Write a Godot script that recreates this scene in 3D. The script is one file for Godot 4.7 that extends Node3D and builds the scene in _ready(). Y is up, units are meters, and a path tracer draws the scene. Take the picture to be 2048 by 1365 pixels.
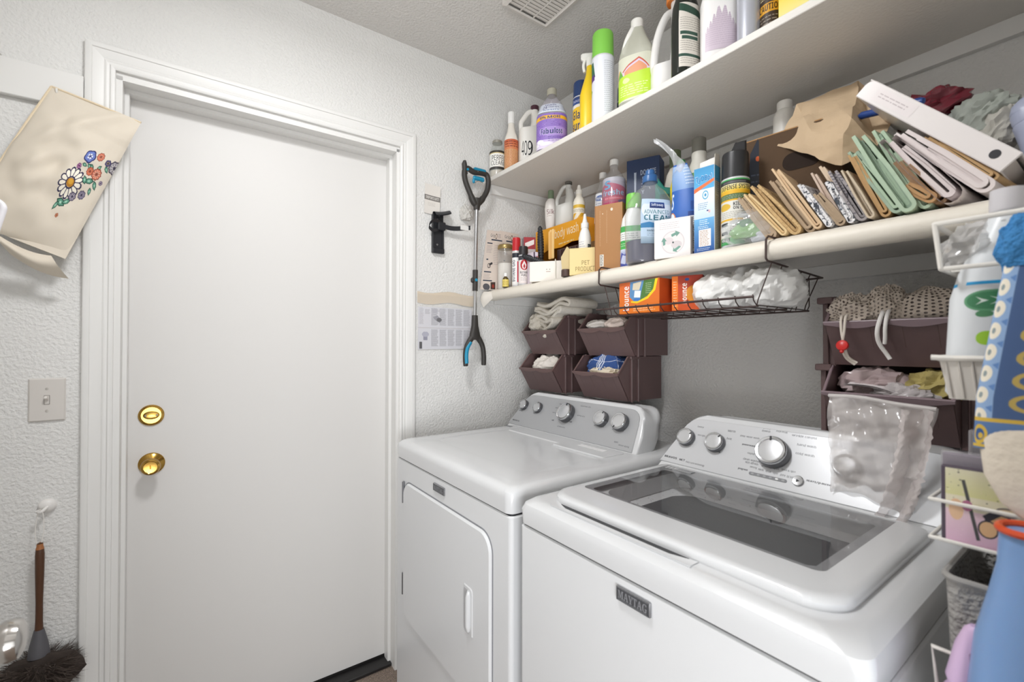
extends Node3D
# A small laundry room: door wall along x (z = 0), shelf wall along z (x = 0), y up, metres.
# Things that stand on the shelf wall are built facing local +z and turned so that they look into the room (world -x).

class M:
	var v := PackedVector3Array()
	var t := PackedVector2Array()

	func tri(a: Vector3, b: Vector3, c: Vector3, ua := Vector2.ZERO, ub := Vector2.ZERO, uc := Vector2.ZERO) -> void:
		v.append(a); v.append(b); v.append(c)
		t.append(ua); t.append(ub); t.append(uc)

	func quad(a: Vector3, b: Vector3, c: Vector3, d: Vector3, r := Rect2(0, 0, 1, 1)) -> void:
		# a lower left, b lower right, c upper right, d upper left, seen from outside
		var e := r.position
		var f := r.end
		tri(a, b, c, Vector2(e.x, f.y), f, Vector2(f.x, e.y))
		tri(a, c, d, Vector2(e.x, f.y), Vector2(f.x, e.y), e)

	func quv(a: Vector3, b: Vector3, c: Vector3, d: Vector3, ua: Vector2, ub: Vector2, uc: Vector2, ud: Vector2) -> void:
		tri(a, b, c, ua, ub, uc)
		tri(a, c, d, ua, uc, ud)

	func box(c: Vector3, s: Vector3, bev := 0.0) -> M:
		var h := s / 2.0
		var b: float = minf(bev, minf(h.x, minf(h.y, h.z)) * 0.9)
		var k := h - Vector3(b, b, b)
		var ax := [Vector3.RIGHT, Vector3.UP, Vector3.BACK]
		for i in 3:
			var n: Vector3 = ax[i]
			var u: Vector3 = ax[(i + 1) % 3]
			var w: Vector3 = ax[(i + 2) % 3]
			for sg in [1.0, -1.0]:
				var o: Vector3 = c + n * h * sg
				var right: Vector3
				var up: Vector3
				if i == 1:
					right = Vector3.RIGHT * k.x
					up = Vector3.FORWARD * k.z * sg
				elif i == 0:
					right = Vector3.FORWARD * k.z * sg
					up = Vector3.UP * k.y
				else:
					right = Vector3.RIGHT * k.x * sg
					up = Vector3.UP * k.y
				quad(o - right - up, o + right - up, o + right + up, o - right + up)
				if b > 0.0:
					for s2 in [1.0, -1.0]:   # bevel between faces i and i+1
						var p: Vector3 = c + n * h * sg + u * k * s2
						var q: Vector3 = c + n * k * sg + u * h * s2
						var l: Vector3 = w * k
						if sg * s2 > 0:
							quad(p - l, q - l, q + l, p + l)
						else:
							quad(q - l, p - l, p + l, q + l)
		if b > 0.0:
			for x in [1.0, -1.0]:
				for y in [1.0, -1.0]:
					for z in [1.0, -1.0]:
						var g := Vector3(x, y, z)
						var A: Vector3 = c + Vector3(h.x, k.y, k.z) * g
						var B: Vector3 = c + Vector3(k.x, h.y, k.z) * g
						var C: Vector3 = c + Vector3(k.x, k.y, h.z) * g
						if x * y * z > 0:
							tri(A, B, C)
						else:
							tri(A, C, B)
		return self

	static func se(a: float, n: float) -> Vector2:   # superellipse, a from +z towards +x
		var s := sin(a)
		var c := cos(a)
		return Vector2(signf(s) * pow(absf(s), 2.0 / n), signf(c) * pow(absf(c), 2.0 / n))

	# stacked cross-sections [y, rx, rz, exponent, offset x, offset z], bottom to top
	func loft(secs: Array, seg := 28, a0 := -PI, a1 := PI, caps := true) -> M:
		var rows := []
		for s in secs:
			var n: float = s[3] if s.size() > 3 else 2.0
			var o := Vector3(s[4] if s.size() > 4 else 0.0, s[0], s[5] if s.size() > 5 else 0.0)
			var rz: float = s[2] if s.size() > 2 else s[1]
			var row := PackedVector3Array()
			for i in seg + 1:
				var e := se(lerpf(a0, a1, float(i) / seg), n)
				row.append(o + Vector3(e.x * s[1], 0, e.y * rz))
			rows.append(row)
		var y0: float = secs[0][0]
		var dy: float = maxf(1e-6, secs[-1][0] - y0)
		for k in rows.size() - 1:
			var p: PackedVector3Array = rows[k]
			var q: PackedVector3Array = rows[k + 1]
			var va: float = 1.0 - (secs[k][0] - y0) / dy
			var vb: float = 1.0 - (secs[k + 1][0] - y0) / dy
			for i in seg:
				var ua := float(i) / seg
				var ub := float(i + 1) / seg
				quv(p[i], p[i + 1], q[i + 1], q[i], Vector2(ua, va), Vector2(ub, va), Vector2(ub, vb), Vector2(ua, vb))
		if caps:
			fan(rows[0], false)
			fan(rows[-1], true)
		return self

	func fan(row: PackedVector3Array, up: bool) -> void:
		var c := Vector3.ZERO
		for i in row.size() - 1:
			c += row[i]
		c /= row.size() - 1
		for i in row.size() - 1:
			if up:
				tri(c, row[i], row[i + 1])
			else:
				tri(c, row[i + 1], row[i])

	func lathe(pts: Array, seg := 28) -> M:   # [radius, y] bottom to top
		var s := []
		for p in pts:
			s.append([p[1], p[0], p[0]])
		return loft(s, seg)

	func tube(path: Array, r, seg := 8, closed := false) -> M:
		var n := path.size()
		var rings := []
		var up := Vector3.UP
		for i in n:
			var a: Vector3 = path[(i - 1 + n) % n] if closed or i > 0 else path[0]
			var b: Vector3 = path[(i + 1) % n] if closed or i < n - 1 else path[n - 1]
			var d := (b - a).normalized()
			if i == 0:
				up = Vector3.UP if absf(d.y) < 0.9 else Vector3.RIGHT
			var x := d.cross(up).normalized()
			up = x.cross(d).normalized()
			var rr: float = r[i] if r is Array else r
			var row := PackedVector3Array()
			for k in seg + 1:
				var an := TAU * k / seg
				row.append(path[i] + (x * cos(an) + up * sin(an)) * rr)
			rings.append(row)
		for i in (n if closed else n - 1):
			var p: PackedVector3Array = rings[i]
			var q: PackedVector3Array = rings[(i + 1) % n]
			for k in seg:
				quad(p[k + 1], p[k], q[k], q[k + 1])
		if not closed:
			fan(rings[0], true)
			fan(rings[n - 1], false)
		return self

	# polygon in x, y (counter-clockwise), from z0 to z1, front edge bevelled
	func ext(poly: PackedVector2Array, z0: float, z1: float, bev := 0.0, back := true) -> M:
		var n := poly.size()
		var ins := PackedVector2Array()
		var lo := poly[0]
		var hi := poly[0]
		for i in n:
			var a := poly[(i - 1 + n) % n]
			var b := poly[i]
			var c := poly[(i + 1) % n]
			var n1 := (b - a).normalized().orthogonal() * -1.0
			var n2 := (c - b).normalized().orthogonal() * -1.0
			var m := (n1 + n2)
			m = m / maxf(0.3, m.length_squared()) * 2.0
			ins.append(b + m * bev)
			lo = lo.min(b)
			hi = hi.max(b)
		var sz := (hi - lo).max(Vector2(1e-6, 1e-6))
		var ix := Geometry2D.triangulate_polygon(ins)
		var uvf := func(p: Vector2) -> Vector2: return Vector2((p.x - lo.x) / sz.x, 1.0 - (p.y - lo.y) / sz.y)
		for i in range(0, ix.size(), 3):
			var a := ins[ix[i]]
			var b := ins[ix[i + 1]]
			var c := ins[ix[i + 2]]
			if (b - a).cross(c - a) < 0:
				var w := b
				b = c
				c = w
			tri(Vector3(a.x, a.y, z1), Vector3(b.x, b.y, z1), Vector3(c.x, c.y, z1), uvf.call(a), uvf.call(b), uvf.call(c))
		if back:
			ix = Geometry2D.triangulate_polygon(poly)
			for i in range(0, ix.size(), 3):
				var a := poly[ix[i]]
				var b := poly[ix[i + 1]]
				var c := poly[ix[i + 2]]
				if (b - a).cross(c - a) > 0:
					var w := b
					b = c
					c = w
				tri(Vector3(a.x, a.y, z0), Vector3(b.x, b.y, z0), Vector3(c.x, c.y, z0))
		var zb := z1 - bev * signf(z1 - z0)
		for i in n:
			var j := (i + 1) % n
			quad(Vector3(poly[i].x, poly[i].y, z0), Vector3(poly[j].x, poly[j].y, z0), Vector3(poly[j].x, poly[j].y, zb), Vector3(poly[i].x, poly[i].y, zb))
			if bev > 0.0:
				quad(Vector3(poly[i].x, poly[i].y, zb), Vector3(poly[j].x, poly[j].y, zb), Vector3(ins[j].x, ins[j].y, z1), Vector3(ins[i].x, ins[i].y, z1))
		return self

	func grid(f: Callable, nu: int, nv: int, flip := false) -> M:   # f(u, v) -> point, v downwards in the texture
		var p := []
		for j in nv + 1:
			var row := PackedVector3Array()
			for i in nu + 1:
				row.append(f.call(float(i) / nu, float(j) / nv))
			p.append(row)
		for j in nv:
			for i in nu:
				var ua := Vector2(float(i) / nu, float(j + 1) / nv)
				var uc := Vector2(float(i + 1) / nu, float(j) / nv)
				if flip:
					quv(p[j + 1][i + 1], p[j + 1][i], p[j][i], p[j][i + 1], Vector2(uc.x, ua.y), ua, Vector2(ua.x, uc.y), uc)
				else:
					quv(p[j + 1][i], p[j + 1][i + 1], p[j][i + 1], p[j][i], ua, Vector2(uc.x, ua.y), uc, Vector2(ua.x, uc.y))
		return self

	func quad4(a: Vector3, b: Vector3, c: Vector3, d: Vector3) -> M:
		quad(a, b, c, d)
		return self

	func ring(a: Array, b: Array) -> M:   # strip between two closed loops of the same length
		var n := a.size()
		for i in n:
			var j := (i + 1) % n
			quad(a[i], a[j], b[j], b[i])
		return self

	func add(o: M, tr := Transform3D()) -> M:
		for i in o.v.size():
			v.append(tr * o.v[i])
			t.append(o.t[i])
		return self

	func xf(tr: Transform3D) -> M:
		for i in v.size():
			v[i] = tr * v[i]
		return self

	func mesh(ang := 42.0) -> ArrayMesh:
		var n := v.size()
		var fn := PackedVector3Array()
		var at := {}
		var key := []
		key.resize(n)
		for i in range(0, n, 3):
			fn.append((v[i + 1] - v[i]).cross(v[i + 2] - v[i]))
			for k in 3:
				var q := Vector3i(v[i + k] * 50000.0)
				key[i + k] = q
				if at.has(q):
					at[q].append(i / 3)
				else:
					at[q] = [i / 3]
		var unit := PackedVector3Array()
		for f in fn:
			unit.append(f.normalized())
		var lim := cos(deg_to_rad(ang))
		var pv := PackedVector3Array()
		var pn := PackedVector3Array()
		var pt := PackedVector2Array()
		for i in range(0, n, 3):
			var f := i / 3
			for k in [0, 2, 1]:
				var s := Vector3.ZERO
				for o in at[key[i + k]]:
					if unit[o].dot(unit[f]) > lim:
						s += fn[o]
				pv.append(v[i + k])
				pn.append(s.normalized() if s.length_squared() > 0.0 else unit[f])
				pt.append(t[i + k])
		var arr := []
		arr.resize(Mesh.ARRAY_MAX)
		arr[Mesh.ARRAY_VERTEX] = pv
		arr[Mesh.ARRAY_NORMAL] = pn
		arr[Mesh.ARRAY_TEX_UV] = pt
		var am := ArrayMesh.new()
		am.add_surface_from_arrays(Mesh.PRIMITIVE_TRIANGLES, arr)
		return am


# ---------------------------------------------------------------- materials
var mats := {}
var noises := {}

func mt(hex: String, rough := 0.5, metal := 0.0) -> StandardMaterial3D:
	var k := "%s/%.2f/%.2f" % [hex, rough, metal]
	if not mats.has(k):
		var m := StandardMaterial3D.new()
		m.albedo_color = Color.html(hex)
		m.roughness = rough
		m.metallic = metal
		m.resource_name = "m" + hex
		mats[k] = m
	return mats[k]

func clear(hex: String, alpha := 0.12, rough := 0.04) -> StandardMaterial3D:   # thin clear plastic or glass
	var k := "clear%s/%.2f/%.2f" % [hex, alpha, rough]
	if not mats.has(k):
		var m := StandardMaterial3D.new()
		m.albedo_color = Color(Color.html(hex), alpha)
		m.transparency = BaseMaterial3D.TRANSPARENCY_ALPHA
		m.roughness = rough
		mats[k] = m
	return mats[k]

func noise(kind: int, freq: float, normal := false, size := 512, oct := 3) -> NoiseTexture2D:
	var k := "%d/%f/%s/%d/%d" % [kind, freq, normal, size, oct]
	if not noises.has(k):
		var f := FastNoiseLite.new()
		f.seed = 7
		f.noise_type = kind
		f.frequency = freq
		f.fractal_octaves = oct
		var n := NoiseTexture2D.new()
		n.width = size
		n.height = size
		n.seamless = true
		n.as_normal_map = normal
		n.noise = f
		noises[k] = n
	return noises[k]

func bumpy(m: StandardMaterial3D, tex: Texture2D, scale: float, cm: float, world := true) -> StandardMaterial3D:
	var c: StandardMaterial3D = m.duplicate()
	c.heightmap_enabled = true
	c.heightmap_texture = tex
	c.heightmap_scale = cm
	c.uv1_triplanar = true
	c.uv1_world_triplanar = world
	c.uv1_scale = Vector3.ONE * scale
	return c

func cloth(hex: String, grain := 60.0, cm := 0.06) -> StandardMaterial3D:
	var k := "cloth%s/%.1f/%.2f" % [hex, grain, cm]
	if not mats.has(k):
		mats[k] = bumpy(mt(hex, 0.95), noise(FastNoiseLite.TYPE_SIMPLEX_SMOOTH, 0.05, false, 256, 3), grain / 10.0, cm, false)
	return mats[k]

# ---------------------------------------------------------------- objects
var used := {}

func numbered(n: String) -> String:
	used[n] = used.get(n, -1) + 1
	return n if used[n] == 0 else "%s_%03d" % [n, used[n]]

func thing(called: String, label: String, category: String, at := Vector3.ZERO, turn := 0.0, group := "") -> Node3D:
	var o := Node3D.new()
	o.name = numbered(called)
	add_child(o)
	o.position = at
	o.rotation_degrees.y = turn
	return tag(o, label, category, group)

func tag(o: Node3D, label: String, category: String, group := "") -> Node3D:
	o.set_meta("label", label)
	o.set_meta("category", category)
	if group != "":
		o.set_meta("group", group)
	return o

func part(parent: Node3D, called: String, m: M, mat: Material, at := Vector3.ZERO, rot := Vector3.ZERO, ang := 42.0) -> MeshInstance3D:
	var o := MeshInstance3D.new()
	o.name = called if parent != self else numbered(called)
	o.mesh = m.mesh(ang)
	o.material_override = mat
	parent.add_child(o, true)
	o.position = at
	o.rotation_degrees = rot
	return o

func struct(called: String, m: M, mat: Material, parent: Node3D = self) -> MeshInstance3D:
	var o := part(parent, called, m, mat)
	if parent == self:
		o.set_meta("kind", "structure")
	return o

func solo(called: String, label: String, category: String, m: M, mat: Material, at := Vector3.ZERO, turn := 0.0, group := "", ang := 42.0) -> MeshInstance3D:
	var o := part(self, called, m, mat, at, Vector3(0, turn, 0), ang)
	tag(o, label, category, group)
	return o

func rrect(x0: float, y0: float, x1: float, y1: float, r, seg := 5) -> PackedVector2Array:   # counter-clockwise rounded rectangle; r a number or [bottom left, bottom right, top right, top left]
	var p := PackedVector2Array()
	var rr: Array = r if r is Array else [r, r, r, r]
	var c := [Vector2(x0 + rr[0], y0 + rr[0]), Vector2(x1 - rr[1], y0 + rr[1]), Vector2(x1 - rr[2], y1 - rr[2]), Vector2(x0 + rr[3], y1 - rr[3])]
	for k in 4:
		for i in seg + 1:
			var a := PI + PI / 2 * k + PI / 2 * i / seg
			p.append(c[k] + Vector2(cos(a), sin(a)) * rr[k])
	return p

func loop3(p: PackedVector2Array, f: Callable) -> Array:
	var o := []
	for q in p:
		o.append(f.call(q))
	return o

func bez(a: Vector3, b: Vector3, c: Vector3, d: Vector3, n := 12) -> Array:
	var o := []
	for i in n + 1:
		o.append(a.bezier_interpolate(b, c, d, float(i) / n))
	return o

func smooth(pts: Array, n := 6, closed := false) -> Array:   # Catmull-Rom through points
	var o := []
	var k := pts.size()
	for i in (k if closed else k - 1):
		var p0: Vector3 = pts[(i - 1 + k) % k] if closed or i > 0 else pts[0]
		var p1: Vector3 = pts[i]
		var p2: Vector3 = pts[(i + 1) % k]
		var p3: Vector3 = pts[(i + 2) % k] if closed or i < k - 2 else pts[k - 1]
		for j in n:
			o.append(p1.cubic_interpolate(p2, p0, p3, float(j) / n))
	if not closed:
		o.append(pts[k - 1])
	return o

# ---------------------------------------------------------------- print on labels
var fonts := {}

func font(f: String) -> SystemFont:   # s sans, b bold sans, r serif, R bold serif, m mono, i slanted sans
	if not fonts.has(f):
		var s := SystemFont.new()
		s.font_names = ["Droid Serif" if f in ["r", "R"] else "Droid Sans Mono" if f == "m" else "Droid Sans"]
		s.font_weight = 700 if f in ["b", "R"] else 400
		s.font_italic = f == "i"
		fonts[f] = s
	return fonts[f]

func letters(text: String, f: String, color: Color, size := 48) -> Image:
	var ts := TextServerManager.get_primary_interface()
	var tl := TextLine.new()
	tl.add_string(text, font(f), size)
	var w := int(tl.get_size().x) + 6
	var h := int(size * 1.0) + 6
	var im := Image.create_empty(w, h, false, Image.FORMAT_RGBA8)
	im.fill(Color(color, 0.0))
	var x := 3.0
	for g in ts.shaped_text_get_glyphs(tl.get_rid()):
		var fr: RID = g.font_rid
		var fs := Vector2i(g.font_size, 0)
		ts.font_render_glyph(fr, fs, g.index)
		var uv: Rect2 = ts.font_get_glyph_uv_rect(fr, fs, g.index)
		var ti: int = ts.font_get_glyph_texture_idx(fr, fs, g.index)
		if ti >= 0 and uv.size.x > 0:
			var src: Image = ts.font_get_texture_image(fr, fs, ti)
			var off: Vector2 = ts.font_get_glyph_offset(fr, fs, g.index)
			var bx := int(x + off.x)
			var by := int(size * 0.8 + off.y) + 2
			for yy in int(uv.size.y):
				for xx in int(uv.size.x):
					var a := src.get_pixel(int(uv.position.x) + xx, int(uv.position.y) + yy).a
					if a > 0.03 and bx + xx >= 0 and bx + xx < w and by + yy >= 0 and by + yy < h:
						im.set_pixel(bx + xx, by + yy, Color(color, a))
		x += g.advance
	return im.get_region(im.get_used_rect()) if im.get_used_rect().has_area() else im

# ops: ["r", x, y, w, h, col] box, ["t", x, y, w, h, text, col, font, quarter turns] lettering fitted to a box, ["l", x, y, w, n, dy, col, thickness] fine print,
# ["o", x, y, rx, ry, col] oval, ["p", [points], col] polygon, ["g", x, y, w, h, col, col2] fade downwards
func art(w: int, h: int, bg: String, ops: Array) -> StandardMaterial3D:
	var im := Image.create_empty(w, h, false, Image.FORMAT_RGBA8)
	im.fill(Color.html(bg))
	var rng := RandomNumberGenerator.new()
	rng.seed = hash(w * 31 + h + ops.size())
	for o in ops:
		match o[0]:
			"r":
				im.fill_rect(Rect2i(o[1], o[2], o[3], o[4]), Color.html(o[5]))
			"g":
				var ca := Color.html(o[5])
				var cb := Color.html(o[6])
				for y in o[4]:
					im.fill_rect(Rect2i(o[1], o[2] + y, o[3], 1), ca.lerp(cb, float(y) / o[4]))
			"t":
				var q: int = o[8] if o.size() > 8 else 0
				var s := letters(o[5], o[7] if o.size() > 7 else "b", Color.html(o[6]), int(clampf(1.25 * (o[3] if q % 2 else o[4]), 12, 110)))
				if q % 2:
					s.rotate_90(CLOCKWISE if q == 1 else COUNTERCLOCKWISE)
				s.resize(maxi(1, o[3]), maxi(1, o[4]), Image.INTERPOLATE_BILINEAR)
				im.blend_rect(s, Rect2i(0, 0, o[3], o[4]), Vector2i(o[1], o[2]))
			"l":
				var th: int = o[7] if o.size() > 7 else 2
				for k in o[4]:
					var x: int = o[1]
					var end: int = o[1] + int(o[3] * rng.randf_range(0.75, 1.0))
					while x < end:
						var wl := mini(rng.randi_range(th * 2, th * 6), end - x)
						im.fill_rect(Rect2i(x, o[2] + k * o[5], wl, th), Color.html(o[6]))
						x += wl + th
			"o":
				for y in range(-o[4], o[4] + 1):
					var hw := int(o[3] * sqrt(maxf(0.0, 1.0 - pow(float(y) / o[4], 2))))
					im.fill_rect(Rect2i(o[1] - hw, o[2] + y, 2 * hw + 1, 1), Color.html(o[5]))
			"p":
				var pts: Array = o[1]
				var ylo := 1e9
				var yhi := -1e9
				for p in pts:
					ylo = minf(ylo, p[1])
					yhi = maxf(yhi, p[1])
				for y in range(maxi(0, int(ylo)), mini(h, int(yhi) + 1)):
					var xs := []
					for i in pts.size():
						var a = pts[i]
						var b = pts[(i + 1) % pts.size()]
						if (a[1] <= y) != (b[1] <= y):
							xs.append(a[0] + (y - a[1]) * (b[0] - a[0]) / float(b[1] - a[1]))
					xs.sort()
					for i in range(0, xs.size() - 1, 2):
						im.fill_rect(Rect2i(int(xs[i]), y, maxi(1, int(xs[i + 1]) - int(xs[i])), 1), Color.html(o[2]))
			"n":   # speckle: count, colour, size
				for k in o[1]:
					im.fill_rect(Rect2i(rng.randi() % w, rng.randi() % h, rng.randi_range(1, o[3]), rng.randi_range(1, o[3])), Color.html(o[2]))
	var m := StandardMaterial3D.new()
	m.albedo_texture = ImageTexture.create_from_image(im)
	m.texture_repeat = false
	m.roughness = 0.45
	return m

# ---------------------------------------------------------------- the room
const HALL_L := 4.6
const HALL_C := 0.9
const CEIL := 1.2
const GLOW := 0.1
const FILL := 0.8
var white_wall: StandardMaterial3D
var paint: StandardMaterial3D
var enamel: StandardMaterial3D

func _ready() -> void:
	var cam := Camera3D.new()
	cam.name = "camera"
	cam.position = Vector3(-1.5024, 1.2910, 1.7390)
	var fw := Vector3(0.58069, 0.00990, -0.81407).normalized()
	var rt := fw.cross(Vector3.UP).normalized()
	var up := rt.cross(fw)
	var roll := 0.0013
	cam.basis = Basis(rt * cos(roll) + up * sin(roll), up * cos(roll) - rt * sin(roll), -fw)
	cam.fov = 74.15
	cam.near = 0.02
	cam.far = 30.0
	var lens := CameraAttributesPhysical.new()
	lens.frustum_focal_length = 15.88
	lens.frustum_focus_distance = 2.0
	lens.frustum_near = 0.02
	lens.frustum_far = 30.0
	lens.exposure_aperture = 4.5
	cam.attributes = lens
	cam.fov = 74.15
	add_child(cam)

	var we := WorldEnvironment.new()
	we.name = "environment"
	var env := Environment.new()
	env.background_mode = Environment.BG_COLOR
	env.background_color = Color(0.02, 0.02, 0.02)
	env.tonemap_mode = Environment.TONE_MAPPER_LINEAR
	env.tonemap_exposure = 1.12
	env.sdfgi_enabled = true
	env.ssao_enabled = true
	env.ssil_enabled = true
	we.environment = env
	add_child(we)

	# unseen lights behind the camera, placed to brighten the door wall and shelves
	area("unseen_hall_light", Vector3(-2.7, 0.78, 4.0), Vector3(-0.9, 1.4, 0.0), Vector2(1.5, 1.4), Color(0.972, 0.984, 1.0), HALL_L)
	area("unseen_rear_light", Vector3(-1.2, 1.02, 4.2), Vector3(-1.2, 1.3, 0.0), Vector2(1.3, 1.9), Color(0.972, 0.984, 1.0), HALL_C)
	# added fill light low beside the camera, brightens the shelf undersides
	area("added_fill_light", Vector3(-1.72, 0.7, 2.25), Vector3(-0.45, 1.95, 0.75), Vector2(0.5, 0.5), Color(0.98, 0.988, 1.0), FILL)
	# unseen ceiling fixture, placed to cast the shadows: a disc that shines down and a little all round; its glowing face is built in ceiling_bits()
	area("unseen_ceiling_lamp", Vector3(-1.32, 2.435, 0.95), Vector3(-1.32, 0.0, 0.9501), Vector2(0.24, 0.24), Color(0.985, 0.99, 1.0), CEIL)
	var gl := OmniLight3D.new()
	gl.name = "unseen_ceiling_glow"  # also out of view, lights the ceiling and the wall tops
	gl.position = Vector3(-1.32, 2.36, 0.95)
	gl.light_energy = GLOW
	gl.light_size = 0.07
	gl.light_color = Color(0.985, 0.99, 1.0)
	gl.omni_range = 8.0
	gl.omni_attenuation = 2.0
	gl.shadow_enabled = true
	add_child(gl)

	white_wall = bumpy(mt("e3e2df", 0.75), noise(FastNoiseLite.TYPE_SIMPLEX_SMOOTH, 0.03, false, 1024, 4), 2.6, 0.22)
	paint = mt("e6e5e2", 0.42)
	enamel = mt("dadbdc", 0.24)  # toned below the cabinet white to offset strong light on the tops
	enamel.clearcoat_enabled = true
	enamel.clearcoat = 0.5
	enamel.clearcoat_roughness = 0.08
	room()
	door_one()
	ceiling_bits()
	dryer()
	washer()
	shelves()
	upper_shelf_things()
	lower_shelf_front()
	lower_shelf_back()
	paper_pile()
	basket_things()
	bins_left()
	bins_right()
	wall_things()
	left_things()
	rack_things()

func area(called: String, at: Vector3, to: Vector3, size: Vector2, col: Color, e: float) -> void:
	var l := AreaLight3D.new()
	l.name = called
	l.area_size = size
	l.light_color = col
	l.light_energy = e
	l.shadow_enabled = true
	l.set("area_range", 8.0)
	l.set("area_attenuation", 2.0)
	add_child(l)
	l.look_at_from_position(at, to, Vector3.UP if absf((to - at).normalized().y) < 0.9 else Vector3.FORWARD)

func slab(a: Vector3, b: Vector3, bev := 0.0) -> M:
	return M.new().box((a + b) / 2.0, (b - a).abs(), bev)

func room() -> void:
	var H := 2.518
	# wall with the door: an opening from -1.69 to -0.81, 2.075 high
	var w := M.new()
	w.add(slab(Vector3(-2.05, 0, -0.16), Vector3(-1.69, H, 0)))
	w.add(slab(Vector3(-0.81, 0, -0.16), Vector3(0.12, H, 0)))
	w.add(slab(Vector3(-1.69, 2.08, -0.16), Vector3(-0.81, H, 0)))
	struct("wall_north", w, white_wall)
	struct("wall_east", slab(Vector3(0, 0, 0), Vector3(0.12, H, 4.5)), white_wall)
	struct("unseen_wall_west", slab(Vector3(-2.05, 0, 0), Vector3(-1.95, H, 1.71)), white_wall)  # out of view, closes the left side off from the hall light
	# unseen wall whose doorway narrows the hall light, and the hall behind it
	var s := M.new()
	s.add(slab(Vector3(-3.6, 0, 1.71), Vector3(-1.87, H, 1.82)))
	s.add(slab(Vector3(-0.93, 0, 1.71), Vector3(0.0, H, 1.82)))
	s.add(slab(Vector3(-1.87, 2.06, 1.71), Vector3(-0.93, H, 1.82)))
	struct("unseen_wall_south", s, white_wall)
	struct("wall_hall", slab(Vector3(-3.6, 0, 4.4), Vector3(0, H, 4.5)), white_wall)
	struct("wall_hall_west", slab(Vector3(-3.7, 0, 1.71), Vector3(-3.6, H, 4.5)), white_wall)
	var fl := mt("a89a8e", 0.7)
	fl = fl.duplicate()
	fl.albedo_texture = speckle()
	fl.uv1_triplanar = true
	fl.uv1_world_triplanar = true
	fl.uv1_scale = Vector3.ONE * 5.0
	struct("floor", slab(Vector3(-3.7, -0.1, -0.16), Vector3(0.12, 0, 4.5)), fl)
	var ce := bumpy(mt("dad7d3", 0.85), noise(FastNoiseLite.TYPE_SIMPLEX_SMOOTH, 0.03, false, 1024, 4), 2.6, 0.22)
	struct("ceiling", slab(Vector3(-3.7, H, -0.16), Vector3(0.12, H + 0.1, 4.5)), ce)
	# hook rail across the wall left of the door
	struct("trim_1", slab(Vector3(-1.95, 1.948, 0), Vector3(-1.75, 2.045, 0.018), 0.002), paint)
	struct("baseboard_north", slab(Vector3(-1.95, 0, 0), Vector3(-1.75, 0.08, 0.012), 0.003), paint)

func speckle() -> ImageTexture:
	var im := Image.create_empty(128, 128, false, Image.FORMAT_RGBA8)
	var r := RandomNumberGenerator.new()
	r.seed = 3
	for y in 128:
		for x in 128:
			var k := r.randf_range(0.55, 1.0)
			im.set_pixel(x, y, Color(k, k * r.randf_range(0.94, 1.0), k * r.randf_range(0.9, 1.0)))
	return ImageTexture.create_from_image(im)

func strip(prof: Array, f0: Callable, f1: Callable, flip := false) -> M:
	var m := M.new()
	for i in prof.size() - 1:
		var a: Vector3 = f0.call(prof[i])
		var b: Vector3 = f0.call(prof[i + 1])
		var c: Vector3 = f1.call(prof[i + 1])
		var d: Vector3 = f1.call(prof[i])
		if flip:
			m.quad(b, a, d, c)
		else:
			m.quad(a, b, c, d)
	return m

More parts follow.
